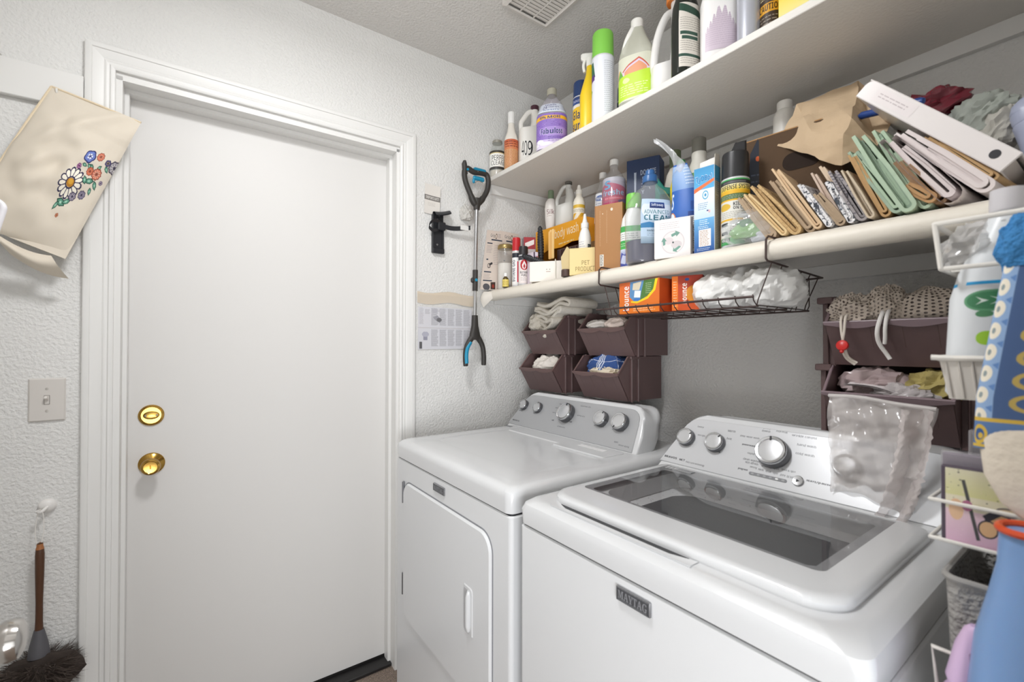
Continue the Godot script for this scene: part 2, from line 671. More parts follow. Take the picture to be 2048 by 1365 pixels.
func door_one() -> void:
	var d := Node3D.new()
	d.name = "door_1"
	add_child(d)
	d.set_meta("kind", "structure")
	d.set_meta("label", "plain white flush door with brass lock and knob in a white moulded frame")
	var iL := -1.683
	var iR := -0.8203
	var iT := 2.089
	var pr := [[0.0, 0.0], [0.0, 0.011], [0.004, 0.014], [0.010, 0.014], [0.013, 0.0105], [0.018, 0.0105], [0.021, 0.0125], [0.025, 0.0105], [0.029, 0.0125], [0.045, 0.015], [0.049, 0.015], [0.051, 0.018], [0.062, 0.018], [0.0655, 0.015], [0.0655, 0.0]]
	part(d, "casing", strip(pr, func(p): return Vector3(iR + p[0], 0, p[1]), func(p): return Vector3(iR + p[0], iT + p[0], p[1])), paint)
	part(d, "casing", strip(pr, func(p): return Vector3(iL - p[0], 0, p[1]), func(p): return Vector3(iL - p[0], iT + p[0], p[1]), true), paint)
	part(d, "casing", strip(pr, func(p): return Vector3(iR + p[0], iT + p[0], p[1]), func(p): return Vector3(iL - p[0], iT + p[0], p[1])), paint)
	# jambs and stops
	part(d, "jamb", slab(Vector3(-1.69, 0, -0.14), Vector3(-1.668, 2.08, 0.001)), paint)
	part(d, "jamb", slab(Vector3(-0.832, 0, -0.14), Vector3(-0.81, 2.08, 0.001)), paint)
	part(d, "jamb", slab(Vector3(-1.69, 2.068, -0.14), Vector3(-0.81, 2.09, 0.001)), paint)
	part(d, "door_stop", slab(Vector3(-1.669, 0, -0.086), Vector3(-1.6565, 2.07, -0.047), 0.0015), paint)
	part(d, "door_stop", slab(Vector3(-0.8435, 0, -0.086), Vector3(-0.831, 2.07, -0.047), 0.0015), paint)
	part(d, "door_stop", slab(Vector3(-1.669, 2.0555, -0.0865), Vector3(-0.831, 2.0695, -0.0465)), paint)
	var pm: StandardMaterial3D = mt("dedcd9", 0.5)
	part(d, "door_panel", slab(Vector3(-1.6675, 0.024, -0.132), Vector3(-0.8325, 2.0675, -0.0868), 0.001), pm)
	var dark := mt("1d1b1b", 0.45)
	part(d, "threshold", M.new().add(slab(Vector3(-1.668, 0.0, -0.16), Vector3(-0.832, 0.024, -0.089), 0.003)).add(slab(Vector3(-1.668, 0.0, -0.09), Vector3(-0.832, 0.014, -0.03), 0.003)), dark)
	# brass hardware, axis along z
	var brass := mt("b8924a", 0.18, 1.0)
	var lk := part(d, "deadbolt", M.new().lathe([[0.033, 0.0], [0.033, 0.003], [0.0315, 0.005], [0.027, 0.006], [0.0255, 0.0045], [0.0, 0.0045]], 40), brass, Vector3(-1.6, 1.069, -0.0875), Vector3(90, 0, 0), 30.0)
	part(lk, "thumb_plate", M.new().loft([[0.004, 0.021, 0.013, 2.0], [0.007, 0.020, 0.012, 2.0], [0.008, 0.016, 0.009, 2.0]], 28), brass)
	for s in [-1.0, 1.0]:
		part(lk, "screw", M.new().lathe([[0.003, 0.007], [0.003, 0.0095], [0.0, 0.0103]], 12), mt("8f8a80", 0.3, 1.0), Vector3(s * 0.014, 0, 0))
	var kb := part(d, "door_handle", M.new().lathe([[0.034, 0.0], [0.034, 0.003], [0.031, 0.007], [0.020, 0.012], [0.0145, 0.016], [0.0135, 0.024], [0.016, 0.030], [0.0225, 0.037], [0.0255, 0.046], [0.0255, 0.052], [0.023, 0.0575], [0.019, 0.059], [0.017, 0.0575], [0.0, 0.0565]], 40), brass, Vector3(-1.598, 0.9165, -0.0875), Vector3(90, 0, 0), 30.0)
	part(kb, "lock_button", M.new().box(Vector3(0, 0.0575, 0), Vector3(0.003, 0.004, 0.011), 0.0008), mt("a8792a", 0.25, 1.0))

func ceiling_bits() -> void:
	# exhaust grille with three columns of slats
	var gm := mt("d6d1cb", 0.5)
	var g := thing("exhaust_grille", "off-white slotted exhaust grille on the ceiling above the top shelf", "vent", Vector3(-0.51, 2.518, 0.555))
	var w := 0.104
	var f := M.new()
	var o := rrect(-w, -0.13, w, 0.13, 0.004, 2)
	var i := rrect(-w + 0.016, -0.114, w - 0.016, 0.114, 0.003, 2)
	f.ring(loop3(o, func(p): return Vector3(p.x, 0, -p.y)), loop3(o, func(p): return Vector3(p.x * 0.985, -0.024, -p.y * 0.985)))
	f.ring(loop3(o, func(p): return Vector3(p.x * 0.985, -0.024, -p.y * 0.985)), loop3(i, func(p): return Vector3(p.x * 1.02, -0.028, -p.y * 1.02)))
	f.ring(loop3(i, func(p): return Vector3(p.x * 1.02, -0.028, -p.y * 1.02)), loop3(i, func(p): return Vector3(p.x, -0.021, -p.y)))
	for v in f.v.size() / 3:
		var q := f.v[v * 3]
		f.v[v * 3] = f.v[v * 3 + 1]
		f.v[v * 3 + 1] = q
	part(g, "frame", f, gm)
	part(g, "backing", slab(Vector3(-0.09, -0.008, -0.116), Vector3(0.09, -0.002, 0.116)), mt("4a4541", 0.8))
	for c in 3:
		for k in 15:
			part(g, "slat", slab(Vector3(-0.088 + c * 0.0592, -0.0215, 0.102 - k * 0.0148), Vector3(-0.088 + c * 0.0592 + 0.0545, -0.012, 0.112 - k * 0.0148), 0.001), gm)
	for c in 4:
		part(g, "rib", slab(Vector3(-0.0925 + c * 0.0592, -0.022, -0.114), Vector3(-0.0875 + c * 0.0592, -0.012, 0.114), 0.0008), gm)
	var lamp := thing("unseen_ceiling_light", "flat round ceiling light with a frosted glowing disc, out of view", "light", Vector3(-1.32, 2.518, 0.95))  # fixture out of view, its form chosen to suit the light below
	part(lamp, "base", M.new().lathe([[0.0, -0.06], [0.15, -0.06], [0.165, -0.04], [0.17, 0.0]], 40), mt("e8e6e2", 0.4))
	var em := StandardMaterial3D.new()
	em.albedo_color = Color(0.9, 0.88, 0.84)
	em.emission_enabled = true
	em.emission = Color(1.0, 0.96, 0.9)
	em.emission_energy_multiplier = 1.5
	part(lamp, "glowing_disc", M.new().lathe([[0.0, -0.072], [0.12, -0.069], [0.148, -0.060], [0.148, -0.055]], 40), em)

# ---------------------------------------------------------------- dryer and washer
const FRONT := 0.391   # front face in front of the base point, which stands 0.48 m from the shelf wall

func cabinet(t: Node3D, hw: float) -> void:
	var p := rrect(-hw, -FRONT, hw, FRONT, 0.012, 4)
	var m := M.new().ring(loop3(p, func(q): return Vector3(q.x, 0.02, -q.y)), loop3(p, func(q): return Vector3(q.x, 0.872, -q.y)))
	var p2 := rrect(-hw + 0.004, -FRONT + 0.004, hw - 0.004, FRONT - 0.004, 0.012, 4)
	m.ring(loop3(p, func(q): return Vector3(q.x, 0.872, -q.y)), loop3(p2, func(q): return Vector3(q.x, 0.8755, -q.y)))
	part(t, "cabinet", m, mt("e0e1e2", 0.3))
	part(t, "seam", slab(Vector3(-hw + 0.008, 0.868, -FRONT + 0.008), Vector3(hw - 0.008, 0.886, FRONT - 0.008)), mt("3f4043", 0.8))
	for x in [-1.0, 1.0]:
		for z in [-1.0, 1.0]:
			part(t, "foot", M.new().lathe([[0.018, 0.0], [0.02, 0.004], [0.02, 0.022]], 16), mt("3a3a3a", 0.6), Vector3(x * (hw - 0.06), 0, z * (FRONT - 0.06)))

func console(t: Node3D, zc: float, hb: float, offx: float, pan: StandardMaterial3D, knobs: Array, zw0: float, zw1: float) -> void:
	# slanted control console; zw0..zw1 are the world z of the grey panel's lower corners
	var co := Node3D.new()
	co.name = "console"
	t.add_child(co)
	co.position = Vector3(0, 0.945, -0.13)
	co.rotation_degrees.x = -31.6   # local y runs up the panel, local z out of it
	var x0 := zw0 - zc
	var x1 := zw1 - zc
	var body := PackedVector2Array([Vector2(x0 - 0.02 + offx, -0.05), Vector2(x1 + 0.02, -0.05), Vector2(x1 + 0.018, 0.06)])
	for i in 9:
		var a := PI / 2 * i / 8.0
		body.append(Vector2(x1 - 0.058, 0.104) + Vector2(cos(a), sin(a)) * Vector2(0.062, 0.067))
	for i in 9:
		var a := PI / 2 + PI / 2 * i / 8.0
		body.append(Vector2(x0 + 0.115 + offx, 0.104) + Vector2(cos(a), sin(a)) * Vector2(0.075, 0.067))
	var b := M.new().ext(body, -0.05, 0.0, 0.006, false)
	# the top runs level to the back, with a rounded rear edge
	var last := body
	var zl := -0.05
	for k in 5:
		var u := (k + 1) / 5.0
		var sh := 1.0 - 0.085 * u * u
		var bk := PackedVector2Array()
		for q in body:
			bk.append(Vector2((x0 + x1) / 2 + (q.x - (x0 + x1) / 2) * sh, q.y + 0.524 * 0.075 * u + 0.026 * minf(1.0, u * 2.0) - 0.03 * u * u))
		if k == 0:
			for i in body.size():
				bk[i].y = lerpf(body[i].y, bk[i].y, 1.0)
		var zb := -0.05 - 0.852 * 0.075 * u
		b.ring(loop3(bk, func(q): return Vector3(q.x, q.y, zb)), loop3(last, func(q): return Vector3(q.x, q.y, zl)))
		last = bk
		zl = zb
	var cp := PackedVector3Array(loop3(last, func(q): return Vector3(q.x, q.y, zl)))
	cp.append(cp[0])
	b.fan(cp, true)
	part(co, "console_body", b, enamel, Vector3.ZERO, Vector3.ZERO, 60.0)
	var pp := PackedVector2Array([Vector2(x0, 0.002), Vector2(x1, 0.002), Vector2(x1 - 0.012, 0.10)])
	for i in 7:
		var a := PI / 2 * i / 6.0
		pp.append(Vector2(x1 - 0.064, 0.104) + Vector2(cos(a), sin(a)) * Vector2(0.05, 0.047))
	for i in 7:
		var a := PI / 2 + PI / 2 * i / 6.0
		pp.append(Vector2(x0 + 0.098, 0.104) + Vector2(cos(a), sin(a)) * Vector2(0.056, 0.047))
	part(co, "control_panel", M.new().ext(pp, 0.0, 0.0025, 0.0012), pan)
	for k in knobs:
		var r: float = k[2]
		var rim := mt("c9cacc", 0.16, 1.0)
		var o := part(co, "knob", M.new().lathe([[r * 1.02, 0.0], [r * 1.06, r * 0.1], [r * 1.02, r * 0.55], [r * 0.98, r * 0.6]], 36), mt("6f7073", 0.3, 0.8), Vector3(k[0], k[1], 0.0025), Vector3(90, 0, 0))
		part(o, "rim", M.new().lathe([[r * 1.0, r * 0.58], [r * 1.0, r * 0.68], [r * 0.93, r * 0.76], [r * 0.8, r * 0.74], [r * 0.78, r * 0.66]], 36), rim, Vector3.ZERO, Vector3.ZERO, 50.0)
		part(o, "cap", M.new().lathe([[r * 0.79, r * 0.6], [r * 0.79, r * 0.7], [r * 0.7, r * 0.74], [0.0, r * 0.76]], 36), mt("d3d4d6", 0.28, 0.7))
		var pa := deg_to_rad(k[3])
		part(o, "pointer", M.new().box(Vector3(0, r * 0.75, -r * 0.82), Vector3(r * 0.12, r * 0.08, r * 0.3), r * 0.02), mt("2e2f31", 0.4), Vector3.ZERO, Vector3(0, -k[3], 0))

func badge(t: Node3D, x: float, y: float, w: float, h: float) -> void:
	var b := part(t, "badge", M.new().box(Vector3.ZERO, Vector3(w, h, 0.006), 0.0015), mt("9a9b9e", 0.25, 0.9), Vector3(x, y, FRONT + 0.002))
	var pl := art(512, 160, "46474a", [["t", 24, 26, 464, 104, "MAYTAG", "8d8e92", "R"], ["r", 24, 140, 464, 8, "77787c"], ["r", 0, 0, 512, 6, "6a6b6f"]])
	part(b, "name_plate", M.new().box(Vector3(0, 0, 0.0032), Vector3(w * 0.94, h * 0.86, 0.0012)), pl)

func dryer() -> void:
	var zc := 0.482
	var hw := 0.367
	var t := thing("dryer", "white front-loading clothes dryer standing next to the door frame", "dryer", Vector3(-0.48, 0, zc), -90)
	cabinet(t, hw)
	# lid with a rounded front and a shallow raised field
	var prof := []
	var lid := M.new()
	var steps := [[0.881, 0.002], [0.918, 0.0], [0.931, 0.004], [0.9395, 0.013], [0.9435, 0.026], [0.945, 0.05]]
	for k in steps.size() - 1:
		var a: Array = steps[k]
		var b: Array = steps[k + 1]
		var pa := rrect(-hw + a[1] * 0.8, -FRONT - 0.004 + a[1], hw - a[1] * 0.8, FRONT - a[1] * 0.5, [0.022, 0.022, 0.01, 0.01], 6)
		var pb := rrect(-hw + b[1] * 0.8, -FRONT - 0.004 + b[1], hw - b[1] * 0.8, FRONT - b[1] * 0.5, [0.022, 0.022, 0.01, 0.01], 6)
		lid.ring(loop3(pa, func(q): return Vector3(q.x, a[0], -q.y)), loop3(pb, func(q): return Vector3(q.x, b[0], -q.y)))
	var top := rrect(-hw + 0.04, -FRONT + 0.046, hw - 0.04, FRONT - 0.025, [0.022, 0.022, 0.01, 0.01], 6)
	# dished field in the middle of the lid
	var f0 := rrect(-hw + 0.085, -FRONT + 0.11, hw - 0.09, 0.05, [0.05, 0.05, 0.02, 0.02], 6)
	var f1 := rrect(-hw + 0.093, -FRONT + 0.118, hw - 0.098, 0.046, [0.045, 0.045, 0.018, 0.018], 6)
	lid.ring(loop3(top, func(q): return Vector3(q.x, 0.945, -q.y)), loop3(f0, func(q): return Vector3(q.x, 0.945, -q.y)))
	lid.ring(loop3(f0, func(q): return Vector3(q.x, 0.945, -q.y)), loop3(f1, func(q): return Vector3(q.x, 0.9418, -q.y)))
	var fr := PackedVector3Array(loop3(f1, func(q): return Vector3(q.x, 0.9418, -q.y)))
	fr.append(fr[0])
	lid.fan(fr, true)
	lid.ring(loop3(rrect(-hw + 0.01, -FRONT + 0.01, hw - 0.01, FRONT - 0.01, [0.022, 0.022, 0.01, 0.01], 6), func(q): return Vector3(q.x, 0.8812, -q.y)), loop3(rrect(-hw + 0.0016, -FRONT - 0.002, hw - 0.0016, FRONT - 0.001, [0.022, 0.022, 0.01, 0.01], 6), func(q): return Vector3(q.x, 0.881, -q.y)))
	part(t, "top_panel", lid, enamel, Vector3.ZERO, Vector3.ZERO, 30.0)
	# lint filter cover
	var lc := part(t, "lint_filter_cover", M.new().ext(rrect(0.05, -0.505 + 0.48, 0.29, -0.405 + 0.48, 0.008, 3), 0.0, 0.006, 0.002).xf(Transform3D(Basis(Vector3.RIGHT, -PI / 2), Vector3.ZERO)), enamel, Vector3(0, 0.942, -0.035))
	part(lc, "label_strip", slab(Vector3(0.12, 0.0061, -0.052), Vector3(0.24, 0.0066, -0.03)), mt("f4f4f4", 0.3))
	part(t, "name_strip", slab(Vector3(-0.35, 0.945, -0.10), Vector3(-0.31, 0.9465, -0.085)), mt("8a8b8e", 0.4))
	# hamper-style door, slightly proud inside a groove
	var dp := rrect(0.194 - zc, 0.326, 0.769 - zc, 0.806, 0.05, 7)
	part(t, "door_groove", M.new().ext(rrect(0.190 - zc, 0.322, 0.773 - zc, 0.810, 0.053, 7), FRONT - 0.01, FRONT + 0.0012), mt("8b8c90", 0.5))
	var dd := part(t, "door", M.new().ext(dp, FRONT - 0.005, FRONT + 0.008, 0.005), mt("e0e1e2", 0.3))
	# recessed grip
	var g0 := rrect(0.637 - zc, 0.503, 0.686 - zc, 0.634, [0.012, 0.004, 0.012, 0.004], 3)
	part(dd, "handle_frame", M.new().ext(g0, FRONT + 0.006, FRONT + 0.0105, 0.003), enamel)
	part(dd, "handle_recess", M.new().ext(rrect(0.641 - zc, 0.512, 0.660 - zc, 0.626, 0.006, 3), FRONT + 0.009, FRONT + 0.0112, 0.0), mt("b9b9bb", 0.4))
	part(dd, "handle_grip", M.new().loft([[0.515, 0.004, 0.004], [0.53, 0.008, 0.009], [0.61, 0.008, 0.009], [0.624, 0.004, 0.004]], 16), enamel, Vector3(0.668 - zc, 0, FRONT + 0.012))
	for y in [0.765, 0.44]:
		var h := part(t, "hinge", M.new().lathe([[0.004, 0.0], [0.004, 0.075]], 12), mt("8f9094", 0.3, 0.9), Vector3(0.192 - zc, y - 0.0375, FRONT + 0.006))
		part(h, "hinge_leaf", slab(Vector3(-0.008, 0.0, -0.006), Vector3(0.0, 0.075, -0.003)), mt("8f9094", 0.35, 0.8))
	badge(t, 0.470 - zc, 0.847, 0.074, 0.024)
	var pan := art(1024, 236, "b4b5b7", panel_print([[0.148, 0.10], [0.25, 0.098], [0.43, 0.098], [0.61, 0.098], [0.70, 0.098]], 0.094, 0.783, [
		["BRAVOS XL", 0.118, 0.016, 0.05, "b"], ["wrinkle", 0.13, 0.064, 0.03, "s"], ["signal", 0.232, 0.064, 0.022, "s"], ["off", 0.36, 0.05, 0.014, "b"], ["off", 0.46, 0.058, 0.014, "b"], ["timed dry", 0.405, 0.03, 0.045, "s"],
		["more dry", 0.345, 0.082, 0.03, "s"], ["normal", 0.35, 0.104, 0.028, "s"], ["less dry", 0.365, 0.122, 0.03, "s"], ["automatic dry", 0.482, 0.128, 0.055, "s"], ["damp dry", 0.484, 0.088, 0.042, "s"], ["temperature", 0.585, 0.062, 0.048, "s"], ["push to start", 0.672, 0.062, 0.05, "s"], ["start", 0.70, 0.02, 0.018, "s"], ["sensor drying", 0.722, 0.012, 0.045, "s"]]))
	pan.metallic = 0.25
	pan.roughness = 0.35
	console(t, zc, hw, -0.0, pan, [[0.155 - zc, 0.095, 0.022, -100], [0.252 - zc, 0.094, 0.0225, 10], [0.432 - zc, 0.092, 0.036, 8], [0.613 - zc, 0.094, 0.0275, 25], [0.701 - zc, 0.094, 0.030, 200]], 0.094, 0.783)

func panel_print(_k: Array, z0: float, z1: float, words: Array) -> Array:
	var ops := []
	var sc := 1024.0 / (z1 - z0)
	for w in words:
		var h := 9 if w[4] == "b" else 10
		ops.append(["t", int((w[1] - z0) * sc), int(236 - w[2] / 0.149 * 236 - h), int(w[3] * sc), h, w[0], "55565a" if w[4] == "s" else "38393c", w[4]])
	return ops

func washer() -> void:
	var zc := 1.222
	var hw := 0.3355
	var t := thing("washer", "white top-loading washing machine with a tinted glass lid", "washer", Vector3(-0.48, 0, zc), -90)
	cabinet(t, hw)
	var steps := [[0.881, 0.002, 0.02], [0.912, 0.0, 0.02], [0.926, 0.004, 0.025], [0.9345, 0.014, 0.035], [0.939, 0.03, 0.05]]
	var deck := M.new()
	var f := func(s, r): return rrect(-hw + s[1], -FRONT - 0.004 + s[1], hw - s[1], FRONT - s[1] * 0.5, [s[2], s[2], 0.012, 0.012], 8)
	for k in steps.size() - 1:
		var a: Array = steps[k]
		var b: Array = steps[k + 1]
		deck.ring(loop3(f.call(a, 0), func(q): return Vector3(q.x, a[0], -q.y)), loop3(f.call(b, 0), func(q): return Vector3(q.x, b[0], -q.y)))
	# opening under the lid
	var op := rrect(-0.245, -0.22, 0.225, 0.10, 0.05, 8)
	deck.ring(loop3(f.call(steps[-1], 0), func(q): return Vector3(q.x, 0.939, -q.y)), loop3(op, func(q): return Vector3(q.x, 0.939, -q.y)))
	deck.ring(loop3(op, func(q): return Vector3(q.x, 0.939, -q.y)), loop3(op, func(q): return Vector3(q.x * 0.98, 0.90, -q.y * 0.98)))
	part(t, "deck", deck, enamel, Vector3.ZERO, Vector3.ZERO, 30.0)
	# tub: grey splash ring with a round mouth, a dark balance ring and a perforated steel drum
	var sp := M.new()
	var o2 := rrect(-0.25, -0.225, 0.23, 0.105, 0.05, 8)
	var circ := PackedVector2Array()
	for q in o2:
		var a := atan2(q.y + 0.06, q.x + 0.01)
		circ.append(Vector2(-0.01, -0.075) + Vector2(cos(a), sin(a)) * 0.222)
	sp.ring(loop3(o2, func(q): return Vector3(q.x, 0.905, -q.y)), loop3(circ, func(q): return Vector3(q.x, 0.875, -q.y)))
	var spm := art(512, 512, "dcdcdd", [["n", 240, "8a8b8d", 5], ["n", 200, "f2f2f2", 4]])
	spm.uv1_triplanar = true
	spm.uv1_scale = Vector3.ONE * 3.0
	spm.texture_repeat = true
	part(t, "splash_ring", sp, spm, Vector3.ZERO, Vector3.ZERO, 60.0)
	var cx := Vector3(-0.01, 0, 0.075)
	var rm := art(512, 64, "595b5e", [["n", 420, "a9aaac", 5], ["n", 160, "dadada", 4]])
	part(t, "balance_ring", M.new().loft([[0.78, 0.196, 0.196], [0.81, 0.192, 0.192], [0.85, 0.198, 0.198], [0.872, 0.215, 0.215], [0.877, 0.224, 0.224]], 48, -PI, PI, false).xf(Transform3D(Basis.from_scale(Vector3(1, 1, 1)), cx)), rm, Vector3.ZERO, Vector3.ZERO, 60.0)
	var dm := art(512, 256, "a9abae", [["n", 500, "77787b", 4]])
	dm.metallic = 0.6
	dm.roughness = 0.35
	part(t, "drum", M.new().loft([[0.45, 0.205, 0.205], [0.46, 0.215, 0.215], [0.79, 0.215, 0.215]], 48, -PI, PI, false).add(M.new().lathe([[0.215, 0.449], [0.215, 0.45]], 48)).xf(Transform3D(Basis.IDENTITY, cx)), dm)
	part(t, "agitator", M.new().lathe([[0.15, 0.45], [0.13, 0.48], [0.06, 0.50], [0.04, 0.56], [0.03, 0.60], [0.0, 0.605]], 32), mt("77797c", 0.4), cx)
	# lid frame and pane
	var lz := 0.955
	var lo := rrect(0.935 - zc, -0.348, 1.512 - zc, 0.085, [0.055, 0.055, 0.02, 0.02], 8)
	var li := rrect(0.96 - zc, -0.262, 1.462 - zc, 0.078, [0.016, 0.016, 0.006, 0.006], 8)
	var lm := M.new()
	lm.ring(loop3(lo, func(q): return Vector3(q.x, 0.9375, -q.y)), loop3(lo, func(q): return Vector3(q.x, 0.949, -q.y)))
	var lo2 := rrect(0.940 - zc, -0.343, 1.507 - zc, 0.083, [0.052, 0.052, 0.018, 0.018], 8)
	var lo3 := rrect(0.95 - zc, -0.332, 1.497 - zc, 0.081, [0.046, 0.046, 0.014, 0.014], 8)
	lm.ring(loop3(lo, func(q): return Vector3(q.x, 0.949, -q.y)), loop3(lo2, func(q): return Vector3(q.x, 0.9545, -q.y)))
	lm.ring(loop3(lo2, func(q): return Vector3(q.x, 0.9545, -q.y)), loop3(lo3, func(q): return Vector3(q.x, 0.957, -q.y)))
	lm.ring(loop3(lo3, func(q): return Vector3(q.x, 0.957, -q.y)), loop3(li, func(q): return Vector3(q.x, 0.9565, -q.y)))
	lm.ring(loop3(li, func(q): return Vector3(q.x, 0.9565, -q.y)), loop3(li, func(q): return Vector3(q.x, 0.946, -q.y)))
	var ld := part(t, "lid", lm, enamel, Vector3.ZERO, Vector3.ZERO, 45.0)
	var pane := part(ld, "glass_pane", M.new().quad4(Vector3(0.957 - zc, 0.9555, 0.264), Vector3(1.465 - zc, 0.9555, 0.264), Vector3(1.465 - zc, 0.9555, -0.08), Vector3(0.957 - zc, 0.9555, -0.08)), clear("9a9b9d", 0.09, 0.02))
	part(ld, "pane_border", M.new().ring(loop3(li, func(q): return Vector3(q.x, 0.9535, -q.y)), loop3(rrect(0.978 - zc, -0.247, 1.444 - zc, 0.030, 0.01, 8), func(q): return Vector3(q.x, 0.9535, -q.y))), mt("8a8b8d", 0.3))
	var pl := art(256, 64, "8f9092", [["r", 0, 0, 256, 3, "dcdcdc"], ["r", 0, 60, 256, 4, "dcdcdc"], ["t", 14, 14, 110, 36, "HE", "d8d8d8", "b"], ["t", 134, 18, 108, 28, "4.8 cu ft", "c8c8c8", "s"]])
	part(ld, "capacity_plate", M.new().box(Vector3.ZERO, Vector3(0.082, 0.022, 0.0016)), pl, Vector3(1.005 - zc, 0.9557, -0.057), Vector3(-90, 0, 0))
	# finger recess at the front of the lid, its shade drawn as a dark plate
	var rc := PackedVector2Array([Vector2(0.985 - zc, 0.0), Vector2(1.01 - zc, -0.012), Vector2(1.27 - zc, -0.012), Vector2(1.30 - zc, 0.0)])
	part(t, "finger_recess_shade", M.new().ext(rc, 0.0, 0.0035).xf(Transform3D(Basis(Vector3.RIGHT, -PI / 2), Vector3.ZERO)), mt("3d3e40", 0.7), Vector3(0, 0.9365, 0.350))
	part(t, "recess_lip", M.new().ext(PackedVector2Array([Vector2(0.975 - zc, 0.0), Vector2(1.012 - zc, -0.014), Vector2(1.27 - zc, -0.014), Vector2(1.315 - zc, 0.0), Vector2(1.315 - zc, -0.022), Vector2(0.975 - zc, -0.022)]), 0.0, 0.004, 0.0015).xf(Transform3D(Basis(Vector3.RIGHT, -PI / 2), Vector3.ZERO)), enamel, Vector3(0, 0.9365, 0.350))
	badge(t, 1.220 - zc, 0.848, 0.074, 0.026)
	var pan := art(1024, 236, "d3d4d6", panel_print([], 0.889, 1.56, [
		["BRAVOS", 0.902, 0.013, 0.042, "b"], ["MCT", 0.952, 0.012, 0.018, "b"], ["multi-cycle technology", 0.974, 0.009, 0.058, "s"], ["soil level", 0.935, 0.06, 0.028, "b"], ["wash temp", 1.03, 0.057, 0.034, "b"], ["heavy", 0.975, 0.12, 0.02, "s"], ["extra light", 0.983, 0.095, 0.024, "s"],
		["cold", 1.01, 0.09, 0.016, "s"], ["warm", 1.066, 0.123, 0.022, "s"], ["hot", 1.07, 0.10, 0.014, "s"], ["bulky", 1.157, 0.146, 0.02, "s"], ["sheets", 1.155, 0.138, 0.022, "s"], ["normal", 1.19, 0.143, 0.027, "s"], ["wrinkle control", 1.228, 0.138, 0.056, "s"],
		["hand wash", 1.245, 0.116, 0.042, "s"], ["cold wash", 1.246, 0.093, 0.042, "s"], ["deep water wash", 1.103, 0.114, 0.052, "s"], ["rapid", 1.135, 0.07, 0.018, "s"], ["clean washer", 1.128, 0.053, 0.045, "s"], ["with affresh", 1.136, 0.045, 0.034, "s"], ["drain & spin", 1.177, 0.044, 0.042, "s"], ["rinse & spin", 1.225, 0.045, 0.032, "s"],
		["powerwash", 1.115, 0.091, 0.035, "b"], ["progress", 1.122, 0.024, 0.026, "b"], ["sensing", 1.15, 0.035, 0.018, "s"], ["wash", 1.172, 0.034, 0.014, "s"], ["rinse", 1.19, 0.033, 0.013, "s"], ["spin", 1.208, 0.032, 0.012, "s"], ["done", 1.224, 0.032, 0.013, "s"], ["lid locked", 1.24, 0.031, 0.02, "s"], ["start/pause", 1.282, 0.032, 0.052, "b"]]))
	pan.metallic = 0.15
	pan.roughness = 0.3
	console(t, zc, hw, 0.0, pan, [[0.953 - zc, 0.085, 0.0245, 60], [1.043 - zc, 0.085, 0.026, 40], [1.197 - zc, 0.086, 0.037, -10], [1.353 - zc, 0.085, 0.026, 20]], 0.889, 1.555)
	var co := t.get_node("console")
	var sb := part(co, "start_button", M.new().lathe([[0.0125, 0.0], [0.0125, 0.003], [0.011, 0.0045], [0.0, 0.0035]], 28), mt("c9cacc", 0.2, 0.9), Vector3(1.263 - zc, 0.031, 0.0025), Vector3(90, 0, 0))
	part(sb, "play_mark", M.new().ext(PackedVector2Array([Vector2(-0.003, -0.0035), Vector2(0.004, 0.0), Vector2(-0.003, 0.0035)]), 0.0, 0.0006), mt("333436", 0.5), Vector3(0, 0.0042, 0), Vector3(-90, 0, 0))
	var ps := part(co, "progress_strip", M.new().ext(rrect(-0.045, -0.004, 0.045, 0.004, 0.0039, 5), 0.0, 0.0012), mt("86878a", 0.4), Vector3(1.195 - zc, 0.024, 0.0024))
	for k in 6:
		part(ps, "indicator", M.new().ext(rrect(-0.0035, -0.0022, 0.0035, 0.0022, 0.002, 3), 0.0, 0.0005), mt("f2f2f2" if k == 4 else "a4a5a8", 0.4), Vector3(-0.036 + k * 0.0145, 0, 0.0012))

# ---------------------------------------------------------------- shelves
const TOP_U := 2.044
const TOP_L := 1.541

func sag(z: float) -> float:
	return 0.007 * sin(PI * clampf(z / 1.7, 0.0, 1.0))

func facing(x: float, z: float, off := 0.0) -> float:   # turn that shows the front to the middle of the room by the doorway
	return rad_to_deg(atan2(-1.50 - x, 1.74 - z)) + off

func up_thing(called: String, label: String, cat: String, x: float, z: float, off := 0.0, group := "") -> Node3D:
	return thing(called, label, cat, Vector3(x, TOP_U - sag(z) + 0.0004, z), facing(x, z, off), group)

func low_thing(called: String, label: String, cat: String, x: float, z: float, off := 0.0, y := TOP_L, group := "") -> Node3D:
	return thing(called, label, cat, Vector3(x, y + 0.0004, z), facing(x, z, off), group)

